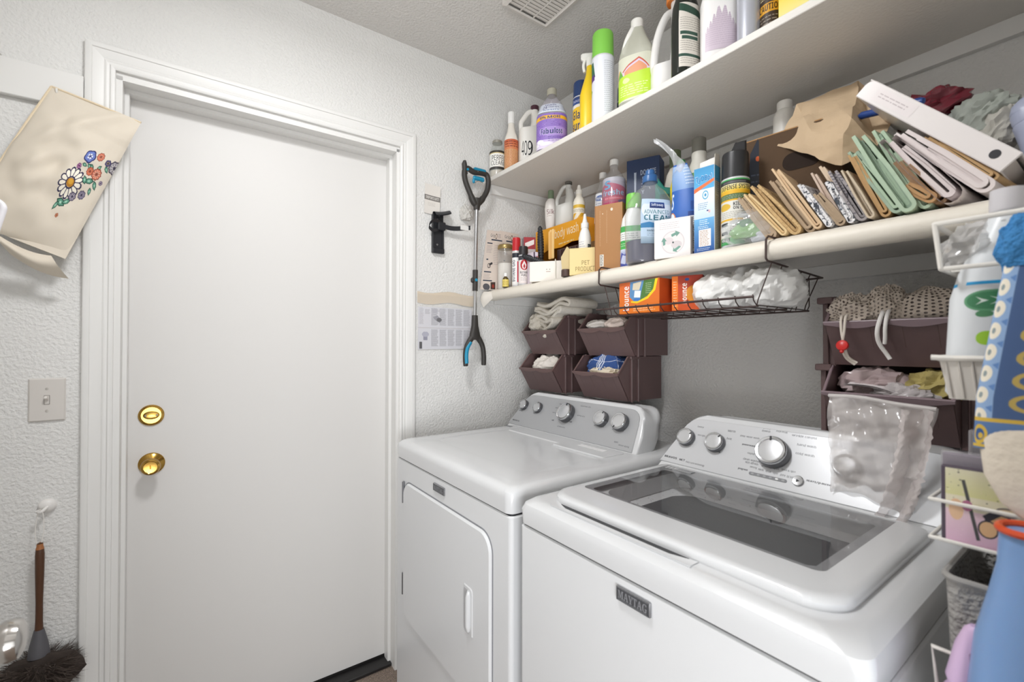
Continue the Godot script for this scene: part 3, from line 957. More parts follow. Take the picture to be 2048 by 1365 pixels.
func shelves() -> void:
	var wood := bumpy(mt("e3dfd8", 0.55), noise(FastNoiseLite.TYPE_SIMPLEX_SMOOTH, 0.06, false, 256, 3), 6.0, 0.04)
	var s := thing("upper_shelf", "long white board shelf just below the ceiling, loaded with cleaning bottles", "shelf", Vector3(0, 0, 0), -90)
	var poly := PackedVector2Array()
	for i in 17:
		poly.append(Vector2(1.7 * i / 16.0, 2.0243 - sag(1.7 * i / 16.0)))
	for i in 17:
		poly.append(Vector2(1.7 - 1.7 * i / 16.0, TOP_U - sag(1.7 - 1.7 * i / 16.0)))
	part(s, "board", M.new().ext(poly, 0.0, 0.417, 0.0015), wood)
	part(s, "cleat", slab(Vector3(0.0, 1.982, 0.0), Vector3(1.7, 2.0235, 0.019), 0.001), paint)
	part(s, "cleat", slab(Vector3(0.0, 1.982, 0.019), Vector3(0.019, 2.0235, 0.39), 0.001), paint)
	var cream := bumpy(mt("e7e0d3", 0.5), noise(FastNoiseLite.TYPE_SIMPLEX_SMOOTH, 0.03, false, 256, 3), 5.0, 0.06)
	var l := thing("lower_shelf", "lower shelf with a rounded cream liner edge, packed with supplies and paper bags", "shelf", Vector3(0, 0, 0), -90)
	part(l, "board", slab(Vector3(0, 1.5223, 0), Vector3(1.7, TOP_L, 0.39)), wood)
	var nose := PackedVector2Array()   # section of the rolled liner edge, x depth from wall, y height
	for i in 13:
		var a := -PI / 2 + PI * i / 12.0
		nose.append(Vector2(0.402, 1.514) + Vector2(cos(a) * 0.020, sin(a) * 0.0215))
	nose.append(Vector2(0.385, 1.5425))
	nose.append(Vector2(0.385, 1.4925))
	part(l, "liner_edge", along_x(nose, 0.03, 1.7), cream)
	part(l, "liner_curl", M.new().grid(func(u, v): return Vector3(lerpf(0.005, 0.10, u), lerpf(1.535 - 0.012 * u, 1.463 + 0.052 * u, v), 0.414 + 0.016 * sin(v * PI) * (1.0 - u) + 0.01 * (1.0 - u)), 10, 8).add(M.new().grid(func(u, v): return Vector3(lerpf(0.005, 0.10, u), lerpf(1.535 - 0.012 * u, 1.463 + 0.052 * u, v), 0.4125 + 0.016 * sin(v * PI) * (1.0 - u) + 0.01 * (1.0 - u)), 10, 8, true)), mt("eee8de", 0.5))
	part(l, "cleat", slab(Vector3(0.0, 1.4793, 0.0), Vector3(1.7, 1.522, 0.019), 0.001), paint)
	part(l, "cleat", slab(Vector3(0.0, 1.4793, 0.019), Vector3(0.019, 1.522, 0.37), 0.001), paint)

func along_x(sec: PackedVector2Array, x0: float, x1: float) -> M:   # section given as (depth z, height y), swept along local x
	var m := M.new()
	var n := sec.size()
	for i in n:
		var a := sec[i]
		var b := sec[(i + 1) % n]
		m.quad(Vector3(x1, a.y, a.x), Vector3(x1, b.y, b.x), Vector3(x0, b.y, b.x), Vector3(x0, a.y, a.x))
	var r := PackedVector3Array()
	for p in sec:
		r.append(Vector3(x0, p.y, p.x))
	r.append(r[0])
	m.fan(r, true)
	var q := PackedVector3Array()
	for p in sec:
		q.append(Vector3(x1, p.y, p.x))
	q.append(q[0])
	m.fan(q, false)
	return m

# ---------------------------------------------------------------- containers
func band(t: Node3D, called: String, secs: Array, mat: Material, deg := 180.0, grow := 0.0006) -> MeshInstance3D:
	var s := []
	for k in secs:
		var c: Array = k.duplicate()
		c[1] += grow
		if c.size() < 3:
			c.append(c[1])
		else:
			c[2] += grow
		s.append(c)
	var a := deg_to_rad(deg) / 2.0
	return part(t, called, M.new().loft(s, 28, -a, a, false), mat)

func cap(t: Node3D, r: float, y: float, h: float, mat: Material, called := "cap", ox := 0.0) -> MeshInstance3D:
	var m := M.new()
	var b := minf(0.002, h * 0.2)
	m.lathe([[r * 0.99, 0.0], [r, b * 0.5], [r * 0.985, h - b], [r * 0.985 - b, h], [0.0, h]], 28)
	return part(t, called, m, mat, Vector3(ox, y, 0))

func can(t: Node3D, r: float, h: float, capm: Material, caph: float, print_mat: Material, body := "d8d8da") -> void:   # aerosol can
	var bh := h - caph
	part(t, "body", M.new().lathe([[r * 0.9, 0.0], [r * 1.0, 0.003], [r * 1.0, 0.006], [r * 0.985, 0.008], [r * 0.985, bh - 0.012], [r * 0.99, bh - 0.008], [r * 0.8, bh - 0.001], [r * 0.7, bh]], 32), mt(body, 0.3, 0.3))
	band(t, "label", [[0.008, r * 0.985], [bh - 0.012, r * 0.985]], print_mat, 250.0)
	part(t, "cap", M.new().lathe([[r * 0.96, bh - 0.012], [r * 0.97, bh - 0.008], [r * 0.93, h - 0.006], [r * 0.88, h - 0.001], [r * 0.8, h], [0.0, h]], 32), capm)

func jug(t: Node3D, hw: float, hd: float, h: float, hy0: float, hy1: float, mat: Material, n := 3.0) -> void:   # jug with a loop handle on its left
	part(t, "body", M.new().loft([[0.0, hw * 0.9, hd * 0.9, n], [0.006, hw, hd, n], [hy0 - 0.03, hw, hd, n], [hy0 - 0.008, hw * 0.98, hd * 0.97, n], [hy0 + 0.004, hw * 0.55, hd * 0.85, 2.4, hw * 0.42], [(hy0 + hy1) / 2, hw * 0.46, hd * 0.7, 2.2, hw * 0.45], [hy1, hw * 0.36, hd * 0.55, 2.0, hw * 0.34], [h - 0.03, hw * 0.30, hw * 0.30, 2.0, hw * 0.26], [h - 0.015, hw * 0.29, hw * 0.29, 2.0, hw * 0.26]], 32), mat)
	var a := Vector3(-hw * 0.80, hy0 - 0.02, 0)
	part(t, "handle", M.new().tube(smooth([a, Vector3(-hw * 0.84, hy0 + 0.02, 0), Vector3(-hw * 0.66, lerpf(hy0, hy1, 0.65), 0), Vector3(-hw * 0.25, hy1 + 0.01, 0), Vector3(hw * 0.2, hy1 + 0.018, 0)], 5), hw * 0.19, 12), mat)

func print_box(t: Node3D, w: float, h: float, d: float, front: Material, side: Material, top: Material, called := "carton") -> MeshInstance3D:   # a carton: body, printed front and sides
	var o := part(t, called, M.new().box(Vector3(0, h / 2, 0), Vector3(w, h, d), 0.0008), top)
	if front:
		part(o, "front_print", M.new().quad4(Vector3(-w / 2 + 0.0008, 0.0008, d / 2 + 0.0004), Vector3(w / 2 - 0.0008, 0.0008, d / 2 + 0.0004), Vector3(w / 2 - 0.0008, h - 0.0008, d / 2 + 0.0004), Vector3(-w / 2 + 0.0008, h - 0.0008, d / 2 + 0.0004)), front)
	if side:
		part(o, "side_print", M.new().quad4(Vector3(w / 2 + 0.0004, 0.0008, d / 2 - 0.0008), Vector3(w / 2 + 0.0004, 0.0008, -d / 2 + 0.0008), Vector3(w / 2 + 0.0004, h - 0.0008, -d / 2 + 0.0008), Vector3(w / 2 + 0.0004, h - 0.0008, d / 2 - 0.0008)), side)
	return o

# ---------------------------------------------------------------- upper shelf
func upper_shelf_things() -> void:
	var g := "cleaning products on the top shelf"
	# glass jar with a handwritten label
	var t := up_thing("glass_jar", "clear glass jar with handwritten white label, first on the top shelf", "jar", -0.377, 0.046, 12, g)
	var gs := [[0.0, 0.032], [0.004, 0.035], [0.105, 0.0355], [0.125, 0.033], [0.14, 0.024], [0.148, 0.021], [0.165, 0.021]]
	part(t, "body", M.new().loft(gs), clear("dfe6e0", 0.18))
	part(t, "contents", M.new().lathe([[0.032, 0.003], [0.033, 0.03], [0.0, 0.031]]), mt("cfc6b8", 0.3))
	band(t, "label", [[0.032, 0.0355], [0.115, 0.0355]], art(420, 300, "f2f0ea", [["r", 0, 0, 420, 34, "3a3328"], ["r", 0, 36, 420, 8, "d8b93c"], ["n", 60, "d8b93c", 4], ["t", 110, 76, 230, 84, "PERFECT", "26262a", "i"], ["t", 96, 166, 250, 70, "CLEANER", "26262a", "i"], ["r", 0, 262, 420, 38, "3b3834"]]), 230)
	cap(t, 0.0225, 0.158, 0.012, mt("a9a59b", 0.35, 0.6), "lid")
	# spray bottle with an orange label
	t = up_thing("spray_bottle", "slim white-necked bottle with an orange and tan label on the top shelf", "bottle", -0.35, 0.116, 10, g)
	var s2 := [[0.0, 0.028], [0.004, 0.0305], [0.15, 0.0305], [0.165, 0.028], [0.19, 0.019], [0.215, 0.0145], [0.235, 0.013]]
	part(t, "body", M.new().loft(s2), mt("efe9de", 0.35))
	band(t, "label", [[0.012, 0.0305], [0.15, 0.0305]], art(300, 340, "d9a877", [["g", 0, 0, 300, 110, "c9623f", "d98a5a"], ["l", 60, 20, 180, 3, 26, "7a2c1a", 8], ["l", 40, 120, 220, 12, 16, "b4532f", 5], ["r", 0, 310, 300, 30, "d7b260"]]), 220)
	cap(t, 0.0155, 0.228, 0.052, mt("f4f3f0", 0.4))
	# white jug marked 409
	t = up_thing("jug", "white plastic jug marked 409 in black handwriting with a loop handle", "jug", -0.285, 0.178, 14, g)
	jug(t, 0.056, 0.04, 0.30, 0.20, 0.262, mt("eeebe4", 0.35))
	band(t, "handwriting", [[0.05, 0.056, 0.04, 3.0], [0.15, 0.056, 0.04, 3.0]], art(512, 220, "eeebe4", [["t", 60, 40, 190, 140, "409", "1e1e22", "i"]]), 150)
	cap(t, 0.0185, 0.283, 0.02, mt("4a2733", 0.4), "cap", 0.0146)
	# large purple floor cleaner
	t = up_thing("floor_cleaner_bottle", "clear bottle with a purple lavender label and flat grey cap on the top shelf", "bottle", -0.345, 0.385, -6, g)
	var s3 := [[0.0, 0.054, 0.038, 2.6], [0.006, 0.06, 0.042, 2.6], [0.135, 0.06, 0.042, 2.6], [0.17, 0.055, 0.04, 2.4], [0.205, 0.038, 0.03, 2.2], [0.225, 0.022, 0.022], [0.232, 0.017, 0.017], [0.255, 0.017, 0.017]]
	part(t, "body", M.new().loft(s3, 36), clear("cfc9d8", 0.22))
	part(t, "cleaner", M.new().loft([[0.004, 0.056, 0.039, 2.6], [0.02, 0.057, 0.04, 2.6], [0.022, 0.05, 0.03, 2.6]]), mt("5a4a8c", 0.2))
	band(t, "label", [[0.014, 0.0600, 0.042, 2.6], [0.135, 0.06, 0.042, 2.6], [0.15, 0.0585, 0.0415, 2.5]], art(512, 440, "8d6fc0", [["n", 420, "6a4aa6", 9], ["n", 320, "b79ad9", 8], ["g", 0, 330, 512, 110, "c9b6e2", "e9e0f2"], ["p", [[0, 60], [200, 24], [512, 44], [512, 86], [230, 70], [0, 104]], "f0b62c"], ["t", 150, 34, 190, 34, "40% MORE", "27357e", "b"], ["o", 300, 230, 150, 56, "a58ad0"], ["o", 268, 224, 128, 56, "a58ad0"], ["t", 166, 184, 206, 82, "Fabuloso", "f4f0fa", "b"], ["t", 170, 188, 198, 74, "Fabuloso", "1f2a66", "b"], ["o", 150, 350, 50, 26, "f6f2fb"], ["o", 210, 380, 60, 24, "efe8f7"], ["o", 90, 390, 50, 22, "f6f2fb"], ["l", 240, 300, 200, 3, 22, "4d3b86", 5]]), 200)
	band(t, "shoulder_label", [[0.155, 0.058, 0.0413, 2.5], [0.19, 0.045, 0.0335, 2.3]], art(400, 160, "dfe8f3", [["t", 130, 8, 130, 32, "Smells", "26326e", "b"], ["t", 110, 44, 60, 52, "24", "26326e", "b"], ["t", 178, 48, 110, 40, "Clean up to", "26326e", "b"], ["t", 130, 104, 150, 30, "hours", "6a86b8", "b"]]), 150)
	cap(t, 0.0195, 0.236, 0.026, mt("a8a493", 0.4))
	# blue glass cleaner can
	t = up_thing("aerosol_can", "blue-capped aerosol can of glass and surface cleaner beside a yellow bottle", "aerosol can", -0.30, 0.505, -4, g)
	can(t, 0.0325, 0.246, mt("1f3a6a", 0.35), 0.052, art(512, 440, "ece8dc", [["g", 0, 0, 512, 70, "223a70", "2f4f92"], ["t", 130, 20, 260, 30, "household", "e6e0f0", "i"], ["p", [[0, 110], [512, 80], [512, 340], [0, 372]], "f2c522"], ["t", 120, 128, 290, 84, "Glass &", "1c2f66", "b"], ["t", 110, 226, 310, 92, "surface", "1c2f66", "b"], ["l", 140, 380, 240, 3, 18, "39507f", 6]]))
	# yellow bottle with white trigger
	t = up_thing("trigger_bottle", "yellow plastic trigger bottle squeezed behind the green-capped can", "bottle", -0.335, 0.588, 0, g)
	part(t, "body", M.new().loft([[0.0, 0.036, 0.026, 2.8], [0.005, 0.039, 0.029, 2.8], [0.15, 0.039, 0.029, 2.8], [0.185, 0.03, 0.025, 2.5], [0.225, 0.018, 0.018], [0.26, 0.014, 0.014]]), mt("f4cf25", 0.3))
	var tr := part(t, "trigger_head", M.new().box(Vector3(-0.006, 0.292, 0), Vector3(0.058, 0.026, 0.022), 0.006).add(M.new().lathe([[0.016, 0.255], [0.016, 0.285]], 18)), mt("f3f1ec", 0.4))
	part(tr, "trigger", M.new().tube(smooth([Vector3(-0.02, 0.284, 0), Vector3(-0.026, 0.262, 0), Vector3(-0.022, 0.238, 0)], 4), 0.005), mt("f3f1ec", 0.4))
	# tall white can, green cap
	t = up_thing("aerosol_can", "tall white aerosol can with a bright green cap on the top shelf", "aerosol can", -0.365, 0.675, -30, g)
	can(t, 0.0375, 0.312, mt("86cf52", 0.4), 0.078, art(512, 640, "e9ebf1", [["p", [[0, 60], [200, 40], [230, 200], [0, 240]], "2f6a4f"], ["p", [[0, 210], [220, 170], [220, 230], [0, 270]], "5c2f86"], ["o", 120, 90, 50, 30, "5aa05c"], ["p", [[60, 150], [140, 120], [150, 190], [70, 210]], "c43a68"], ["p", [[60, 330], [90, 300], [120, 330], [150, 300], [180, 330], [120, 430]], "7cbf83"], ["o", 120, 345, 26, 22, "e9ebf1"], ["l", 10, 470, 150, 7, 20, "8f86b8", 5], ["l", 330, 60, 150, 26, 20, "9aa0a8", 4]]))
	# half hidden blue can
	t = up_thing("aerosol_can", "small dark blue can with a yellow band, half hidden behind the clear jug", "aerosol can", -0.235, 0.66, 0, g)
	can(t, 0.028, 0.182, mt("1c4c86", 0.4), 0.045, art(256, 256, "1a3f74", [["r", 0, 70, 256, 96, "c99a1e"], ["t", 120, 84, 70, 30, "ST", "1a2c4a", "b"], ["l", 100, 126, 120, 2, 16, "5a4616", 5]]))
	# clear jug with green label
	t = up_thing("jug", "translucent cleaner jug with a lime green house label and white neck", "jug", -0.35, 0.807, -16, g)
	var pj := mt("dcd9c8", 0.25)
	pj = pj.duplicate()
	pj.transparency = BaseMaterial3D.TRANSPARENCY_ALPHA
	pj.albedo_color = Color(0.87, 0.87, 0.80, 0.55)
	pj.roughness = 0.3
	part(t, "body", M.new().loft([[0.0, 0.05, 0.036, 3.0], [0.006, 0.056, 0.04, 3.0], [0.165, 0.056, 0.04, 3.0], [0.185, 0.052, 0.037, 2.8], [0.235, 0.028, 0.022, 2.2], [0.262, 0.02, 0.018]], 32), pj)
	var wn := mt("f1efe8", 0.35)
	part(t, "neck_handle", M.new().tube(smooth([Vector3(-0.043, 0.192, 0.004), Vector3(-0.030, 0.225, 0.012), Vector3(-0.013, 0.252, 0.014), Vector3(-0.006, 0.268, 0.006)], 4), 0.0085, 10), wn)
	cap(t, 0.0195, 0.258, 0.030, wn)
	band(t, "label", [[0.02, 0.056, 0.04, 3.0], [0.16, 0.056, 0.04, 3.0]], art(512, 460, "d6d6c2", [["p", [[60, 190], [130, 110], [190, 180], [190, 230], [60, 230]], "e8b77a"], ["p", [[180, 150], [280, 40], [380, 150], [380, 260], [180, 260]], "d8c7dc"], ["p", [[180, 150], [280, 40], [380, 150], [372, 158], [280, 58], [188, 158]], "c4563c"], ["p", [[200, 160], [280, 80], [350, 150], [350, 190], [200, 200]], "e09a72"], ["p", [[90, 210], [150, 120], [200, 220]], "6fae4e"], ["p", [[40, 260], [140, 200], [400, 170], [400, 420], [40, 460]], "bde03c"], ["o", 210, 250, 30, 28, "dcefa0"], ["l", 150, 300, 220, 5, 24, "e3f2b2", 8], ["l", 420, 40, 80, 18, 22, "8d927c", 5]]), 200)
	# white jug with orange cap
	t = up_thing("jug", "white laundry jug with an orange cap and large open handle beside the dark green bottle", "jug", -0.318, 0.912, 8, g)
	jug(t, 0.062, 0.045, 0.318, 0.10, 0.245, mt("f0eeea", 0.3))
	part(t, "cap", M.new().lathe([[0.03, 0.292], [0.032, 0.296], [0.029, 0.345], [0.0, 0.347]], 32), mt("ef8a3a", 0.4), Vector3(0.016, 0, 0))
	# dark green bottle
	t = up_thing("cleaner_bottle", "dark green glossy bottle with a dense white back label on the top shelf", "bottle", -0.372, 0.995, 40, g)
	var dk := mt("20241f", 0.12)
	part(t, "body", M.new().loft([[0.0, 0.036, 0.024, 2.6], [0.006, 0.042, 0.028, 2.6], [0.15, 0.042, 0.028, 2.6], [0.2, 0.038, 0.026, 2.4], [0.25, 0.022, 0.02], [0.272, 0.016, 0.016], [0.29, 0.015, 0.015]], 32), dk)
	cap(t, 0.017, 0.287, 0.03, mt("17531f", 0.4))
	band(t, "neck_band", [[0.244, 0.0235, 0.0207], [0.268, 0.0175, 0.0172]], mt("1d6a2a", 0.2), 360)
	band(t, "label", [[0.02, 0.042, 0.028, 2.6], [0.15, 0.042, 0.028, 2.6], [0.2, 0.038, 0.026, 2.4]], art(300, 500, "dcd6cc", [["p", [[0, 0], [300, 60], [300, 120], [0, 60]], "2c4a3c"], ["l", 20, 120, 260, 6, 17, "8a857c", 4], ["r", 20, 226, 170, 26, "345246"], ["r", 40, 262, 150, 26, "345246"], ["l", 20, 300, 260, 5, 17, "8a857c", 4], ["r", 0, 400, 300, 22, "345246"], ["l", 20, 434, 260, 3, 17, "8a857c", 4]]), 120)
	# white spray cleaner with 409 label
	t = up_thing("cleaner_bottle", "white cleaner bottle with a lilac back label headed 409", "bottle", -0.352, 1.083, 10, g)
	part(t, "body", M.new().loft([[0.0, 0.042, 0.028, 2.8], [0.006, 0.048, 0.032, 2.8], [0.17, 0.048, 0.032, 2.8], [0.22, 0.036, 0.027, 2.4], [0.27, 0.018, 0.018], [0.30, 0.015, 0.015]], 32), mt("f2f0ee", 0.3))
	cap(t, 0.0185, 0.292, 0.03, mt("e9e7e4", 0.4))
	band(t, "label", [[0.03, 0.048, 0.032, 2.8], [0.185, 0.0455, 0.031, 2.7]], art(400, 500, "cdbfcb", [["r", 0, 0, 400, 110, "efe9e2"], ["t", 20, 14, 170, 80, "409", "22306e", "b"], ["r", 210, 10, 180, 84, "e0b32c"], ["l", 14, 130, 370, 19, 18, "b5a5b5", 4]]), 100)
	# silver can, dark can, yellow box
	t = up_thing("aerosol_can", "plain silvery white spray can near the right end of the top shelf", "aerosol can", -0.366, 1.168, 0, g)
	part(t, "body", M.new().lathe([[0.025, 0.0], [0.028, 0.004], [0.0285, 0.008], [0.0275, 0.012], [0.0275, 0.20], [0.022, 0.215], [0.018, 0.218]], 32), mt("c9ccd6", 0.25, 0.5))
	cap(t, 0.02, 0.214, 0.035, mt("dcdee2", 0.4))
	t = up_thing("insecticide_can", "dark brown can with a gold caution band near the right end of the top shelf", "can", -0.348, 1.213, -10, g)
	can(t, 0.026, 0.21, mt("2a241e", 0.4), 0.05, art(256, 300, "3a2b1c", [["l", 30, 20, 200, 8, 14, "d8c9a0", 5], ["p", [[0, 150], [256, 140], [256, 190], [0, 200]], "d79a1c"], ["t", 70, 152, 120, 34, "CAUTION", "2a1d10", "b"], ["l", 60, 214, 130, 4, 18, "9a8f80", 5]]))
	t = up_thing("yellow_carton", "yellow printed carton last in view on the top shelf", "box", -0.345, 1.285, -20, g)
	print_box(t, 0.09, 0.20, 0.055, art(256, 420, "efd23c", [["g", 0, 260, 256, 160, "efd23c", "f6eeb4"], ["l", 30, 60, 190, 8, 24, "a98a1e", 6]]), mt("e3c534", 0.5), mt("efd23c", 0.5))

# ---------------------------------------------------------------- lower shelf, front row
func lower_shelf_front() -> void:
	var g := "supplies on the lower shelf"
	# folded leaflet leaning on the door wall
	var lf := thing("leaflet", "folded beige instruction leaflet with small diagrams leaning against the door wall", "leaflet", Vector3(-0.345, TOP_L, 0.0))
	var la := art(512, 620, "e3d6cb", [["r", 180, 90, 320, 14, "3c4656"], ["t", 140, 34, 150, 46, "Grip", "55565e", "s"], ["o", 330, 56, 30, 30, "6a5648"], ["o", 330, 56, 20, 20, "e3d6cb"], ["l", 380, 30, 110, 4, 12, "8b8088", 4], ["r", 60, 130, 170, 12, "3c4656"], ["l", 60, 160, 180, 6, 14, "9a8f92", 4], ["r", 90, 300, 60, 14, "3c4656"], ["o", 190, 370, 44, 26, "6a625e"], ["o", 190, 370, 30, 16, "d9ccc2"], ["p", [[200, 350], [270, 330], [280, 350], [210, 372]], "3a3a3e"], ["r", 60, 430, 180, 12, "3c4656"], ["l", 60, 456, 170, 5, 12, "a99d9c", 4], ["r", 60, 520, 190, 12, "3c4656"], ["o", 130, 590, 70, 34, "5b5a60"], ["p", [[220, 540], [320, 536], [310, 612], [214, 612]], "4a3a34"], ["o", 270, 580, 26, 20, "9a3b30"], ["l", 300, 150, 180, 12, 18, "a59a9a", 4]])
	part(lf, "front_sheet", M.new().quad4(Vector3(-0.108, 0.0, 0.022), Vector3(0.03, 0.004, 0.016), Vector3(0.022, 0.278, 0.007), Vector3(-0.062, 0.276, 0.008)).quad4(Vector3(0.03, 0.004, 0.0155), Vector3(-0.108, 0.0, 0.0215), Vector3(-0.062, 0.276, 0.0075), Vector3(0.022, 0.278, 0.0065)), la)
	part(lf, "back_sheet", M.new().quad4(Vector3(0.0, 0.006, 0.0105), Vector3(0.115, 0.02, 0.012), Vector3(0.117, 0.281, 0.006), Vector3(0.008, 0.284, 0.004)).quad4(Vector3(0.115, 0.02, 0.0115), Vector3(0.0, 0.006, 0.010), Vector3(0.008, 0.284, 0.0035), Vector3(0.117, 0.281, 0.0055)), la)
	# jar of white powder with a gold lid
	var t := low_thing("glass_jar", "glass jar with a dull gold lid half full of white powder", "jar", -0.342, 0.06, 0, TOP_L, g)
	part(t, "body", M.new().lathe([[0.033, 0.0], [0.036, 0.004], [0.036, 0.155], [0.033, 0.175], [0.031, 0.18], [0.031, 0.19]], 32), clear("d5dad8", 0.16))
	part(t, "powder", M.new().lathe([[0.033, 0.004], [0.0345, 0.008], [0.0345, 0.118], [0.0, 0.121]], 32), mt("ebe5dc", 0.8))
	part(t, "lid", M.new().lathe([[0.034, 0.184], [0.0352, 0.188], [0.0345, 0.199], [0.031, 0.2035], [0.0, 0.2035]], 36), mt("a38d5c", 0.35, 0.7))
	# tiny yellow bottle
	t = low_thing("vial", "tiny yellow-labelled bottle with a white cap in front of the powder jar", "bottle", -0.392, 0.134, 0, TOP_L, g)
	part(t, "body", M.new().lathe([[0.0125, 0.0], [0.014, 0.002], [0.014, 0.034], [0.011, 0.042], [0.0065, 0.046], [0.0065, 0.05]], 24), mt("5a4a22", 0.15))
	band(t, "label", [[0.003, 0.014], [0.034, 0.014]], art(256, 200, "e4cf6e", [["l", 60, 40, 130, 6, 22, "8a6a24", 7]]), 300)
	cap(t, 0.0075, 0.048, 0.016, mt("f0efec", 0.4))
	# butane lighter refill with red cap
	t = low_thing("aerosol_can", "slim white aerosol can with a red cap and red stripe", "aerosol can", -0.362, 0.172, -10, TOP_L, g)
	can(t, 0.0185, 0.212, mt("c2242c", 0.35), 0.05, art(256, 512, "eceae8", [["r", 0, 0, 256, 60, "d9d3cf"], ["r", 60, 20, 110, 70, "232630"], ["r", 150, 150, 42, 320, "cf2440"], ["t", 70, 130, 50, 330, "BUTANE GAS", "6b6b74", "b", 3]]))
	# butane fuel can
	t = low_thing("fuel_can", "small white butane fuel can with a red flame emblem", "can", -0.362, 0.222, 10, TOP_L, g)
	can(t, 0.0205, 0.166, mt("2a2628", 0.4), 0.03, art(300, 400, "e8dfdc", [["r", 0, 0, 300, 60, "3a3a40"], ["o", 150, 130, 56, 76, "b3202a"], ["p", [[150, 70], [185, 130], [172, 180], [150, 196], [126, 178], [118, 132]], "f0e4e0"], ["p", [[150, 110], [166, 150], [150, 190], [136, 152]], "b3202a"], ["t", 90, 224, 120, 30, "BUTANE", "3a3a40", "b"], ["t", 110, 262, 80, 34, "FUEL", "3a3a40", "b"], ["l", 100, 312, 100, 3, 18, "9a8f92", 5]]))
	# red and grey carton behind
	t = low_thing("narrow_carton", "narrow red and white carton standing behind the butane can", "box", -0.292, 0.168, 10, TOP_L, g)
	print_box(t, 0.052, 0.222, 0.04, art(200, 512, "cfc6c6", [["r", 0, 0, 200, 120, "a8333a"], ["p", [[20, 60], [180, 20], [180, 70], [20, 110]], "efe6e2"], ["l", 20, 170, 160, 12, 22, "8a8088", 6]]), mt("b9b1b4", 0.6), mt("8f8088", 0.6))
	t = low_thing("slim_carton", "slim purple and white carton end left of the white brush box", "box", -0.352, 0.272, 30, TOP_L, g)
	print_box(t, 0.022, 0.132, 0.05, art(128, 512, "e6dbe6", [["r", 0, 0, 40, 512, "4a3a52"], ["r", 88, 60, 30, 330, "b03a4a"], ["l", 44, 60, 40, 12, 30, "7a5a86", 7]]), mt("e9d8de", 0.6), mt("d9cbd4", 0.6))
	# open white box holding brushes
	t = low_thing("open_white_box", "low open white box with a drawn sleepy face holding brushes", "box", -0.352, 0.372, -12, TOP_L, g)
	var wb := mt("efe9e0", 0.7)
	part(t, "front_wall", slab(Vector3(-0.068, 0, 0.026), Vector3(0.066, 0.078, 0.028)), wb)
	part(t, "back_wall", slab(Vector3(-0.068, 0, -0.045), Vector3(0.066, 0.082, -0.043)), wb)
	part(t, "side_wall", slab(Vector3(-0.068, 0, -0.043), Vector3(-0.066, 0.06, 0.026)), wb)
	part(t, "side_wall", slab(Vector3(0.064, 0, -0.043), Vector3(0.066, 0.08, 0.026)), wb)
	part(t, "bottom", slab(Vector3(-0.066, 0, -0.043), Vector3(0.064, 0.002, 0.026)), wb)
	part(t, "printed_face", M.new().quad4(Vector3(-0.012, 0.03, 0.0284), Vector3(0.026, 0.03, 0.0284), Vector3(0.026, 0.058, 0.0284), Vector3(-0.012, 0.058, 0.0284)), art(160, 120, "efe9e0", [["o", 50, 50, 10, 6, "6a5a52"], ["o", 100, 50, 10, 6, "6a5a52"], ["r", 40, 84, 74, 8, "8a6a5e"]]))
	part(t, "string", M.new().tube(smooth([Vector3(0.03, 0.081, 0.0), Vector3(0.034, 0.083, 0.027), Vector3(0.036, 0.06, 0.031), Vector3(0.035, 0.03, 0.030), Vector3(0.037, 0.012, 0.031)], 5), 0.0022), mt("ddd8cc", 0.9))
	# brushes with ribbed black handles
	var rub := mt("24262a", 0.45)
	for b in [[Vector3(-0.300, 1.60, 0.268), Vector3(-0.300, 1.796, 0.256), "black ribbed brush handle standing upright in the white box"], [Vector3(-0.335, 1.604, 0.385), Vector3(-0.372, 1.668, 0.225), "black ribbed brush handle slanting out of the white box to the left"]]:
		var d: Vector3 = b[1] - b[0]
		var L := d.length()
		var br := thing("brush", b[2], "brush", b[0])
		var y := d.normalized()
		var x := y.cross(Vector3.BACK).normalized()
		br.basis = Basis(x, y, x.cross(y))
		var sec := []
		for i in 27:
			var u := i / 26.0
			var r := 0.0085 + 0.005 * sin(PI * clampf(u * 1.02, 0, 1)) + (0.0009 if i % 2 == 0 else -0.0009)
			sec.append([r if i < 26 else 0.004, L * 0.25 + L * 0.75 * u])
		part(br, "handle", M.new().lathe(sec, 20), rub, Vector3.ZERO, Vector3.ZERO, 25.0)
		part(br, "shank", M.new().lathe([[0.006, 0.0], [0.0055, L * 0.26]], 14), mt("4f6a6a", 0.4))
		part(br, "bristles", M.new().box(Vector3(0, -0.012, 0), Vector3(0.03, 0.02, 0.012), 0.003), mt("cfcac0", 0.9))
	# wooden craft sticks, a bundle
	for k in 5:
		var z := 0.333 + k * 0.0052
		solo("craft_stick", ["flat wooden craft stick, leftmost of the upright bundle beside the black brush", "flat wooden craft stick second from the left in the upright bundle", "flat wooden craft stick in the middle of the upright bundle", "flat wooden craft stick second from the right in the upright bundle", "flat wooden craft stick, rightmost of the upright bundle"][k], "stick", M.new().ext(rrect(-0.0048, 0.0, 0.0048, 0.115 + 0.006 * sin(k * 2.1), 0.0045, 4), -0.001, 0.001, 0.0003), mt(["dcae66", "e3bd7c", "d6a45c"][k % 3], 0.7), Vector3(-0.312 + 0.002 * (k % 2), 1.642, z), -90 + 40 + k * 3, "craft sticks in the white box")
	# body wash carton with a torn display opening
	var bw := thing("display_carton", "orange body wash display carton with a torn front opening", "box", Vector3(-0.222, TOP_L, 0.286), -90 - 4)
	var om := mt("e89a1e", 0.55)
	var fp := art(700, 200, "eda41c", [["t", 300, 34, 330, 92, "body wash", "f7ead0", "s"], ["l", 360, 150, 220, 1, 20, "f0d59a", 10], ["o", 40, 60, 12, 20, "d9c08a"]])
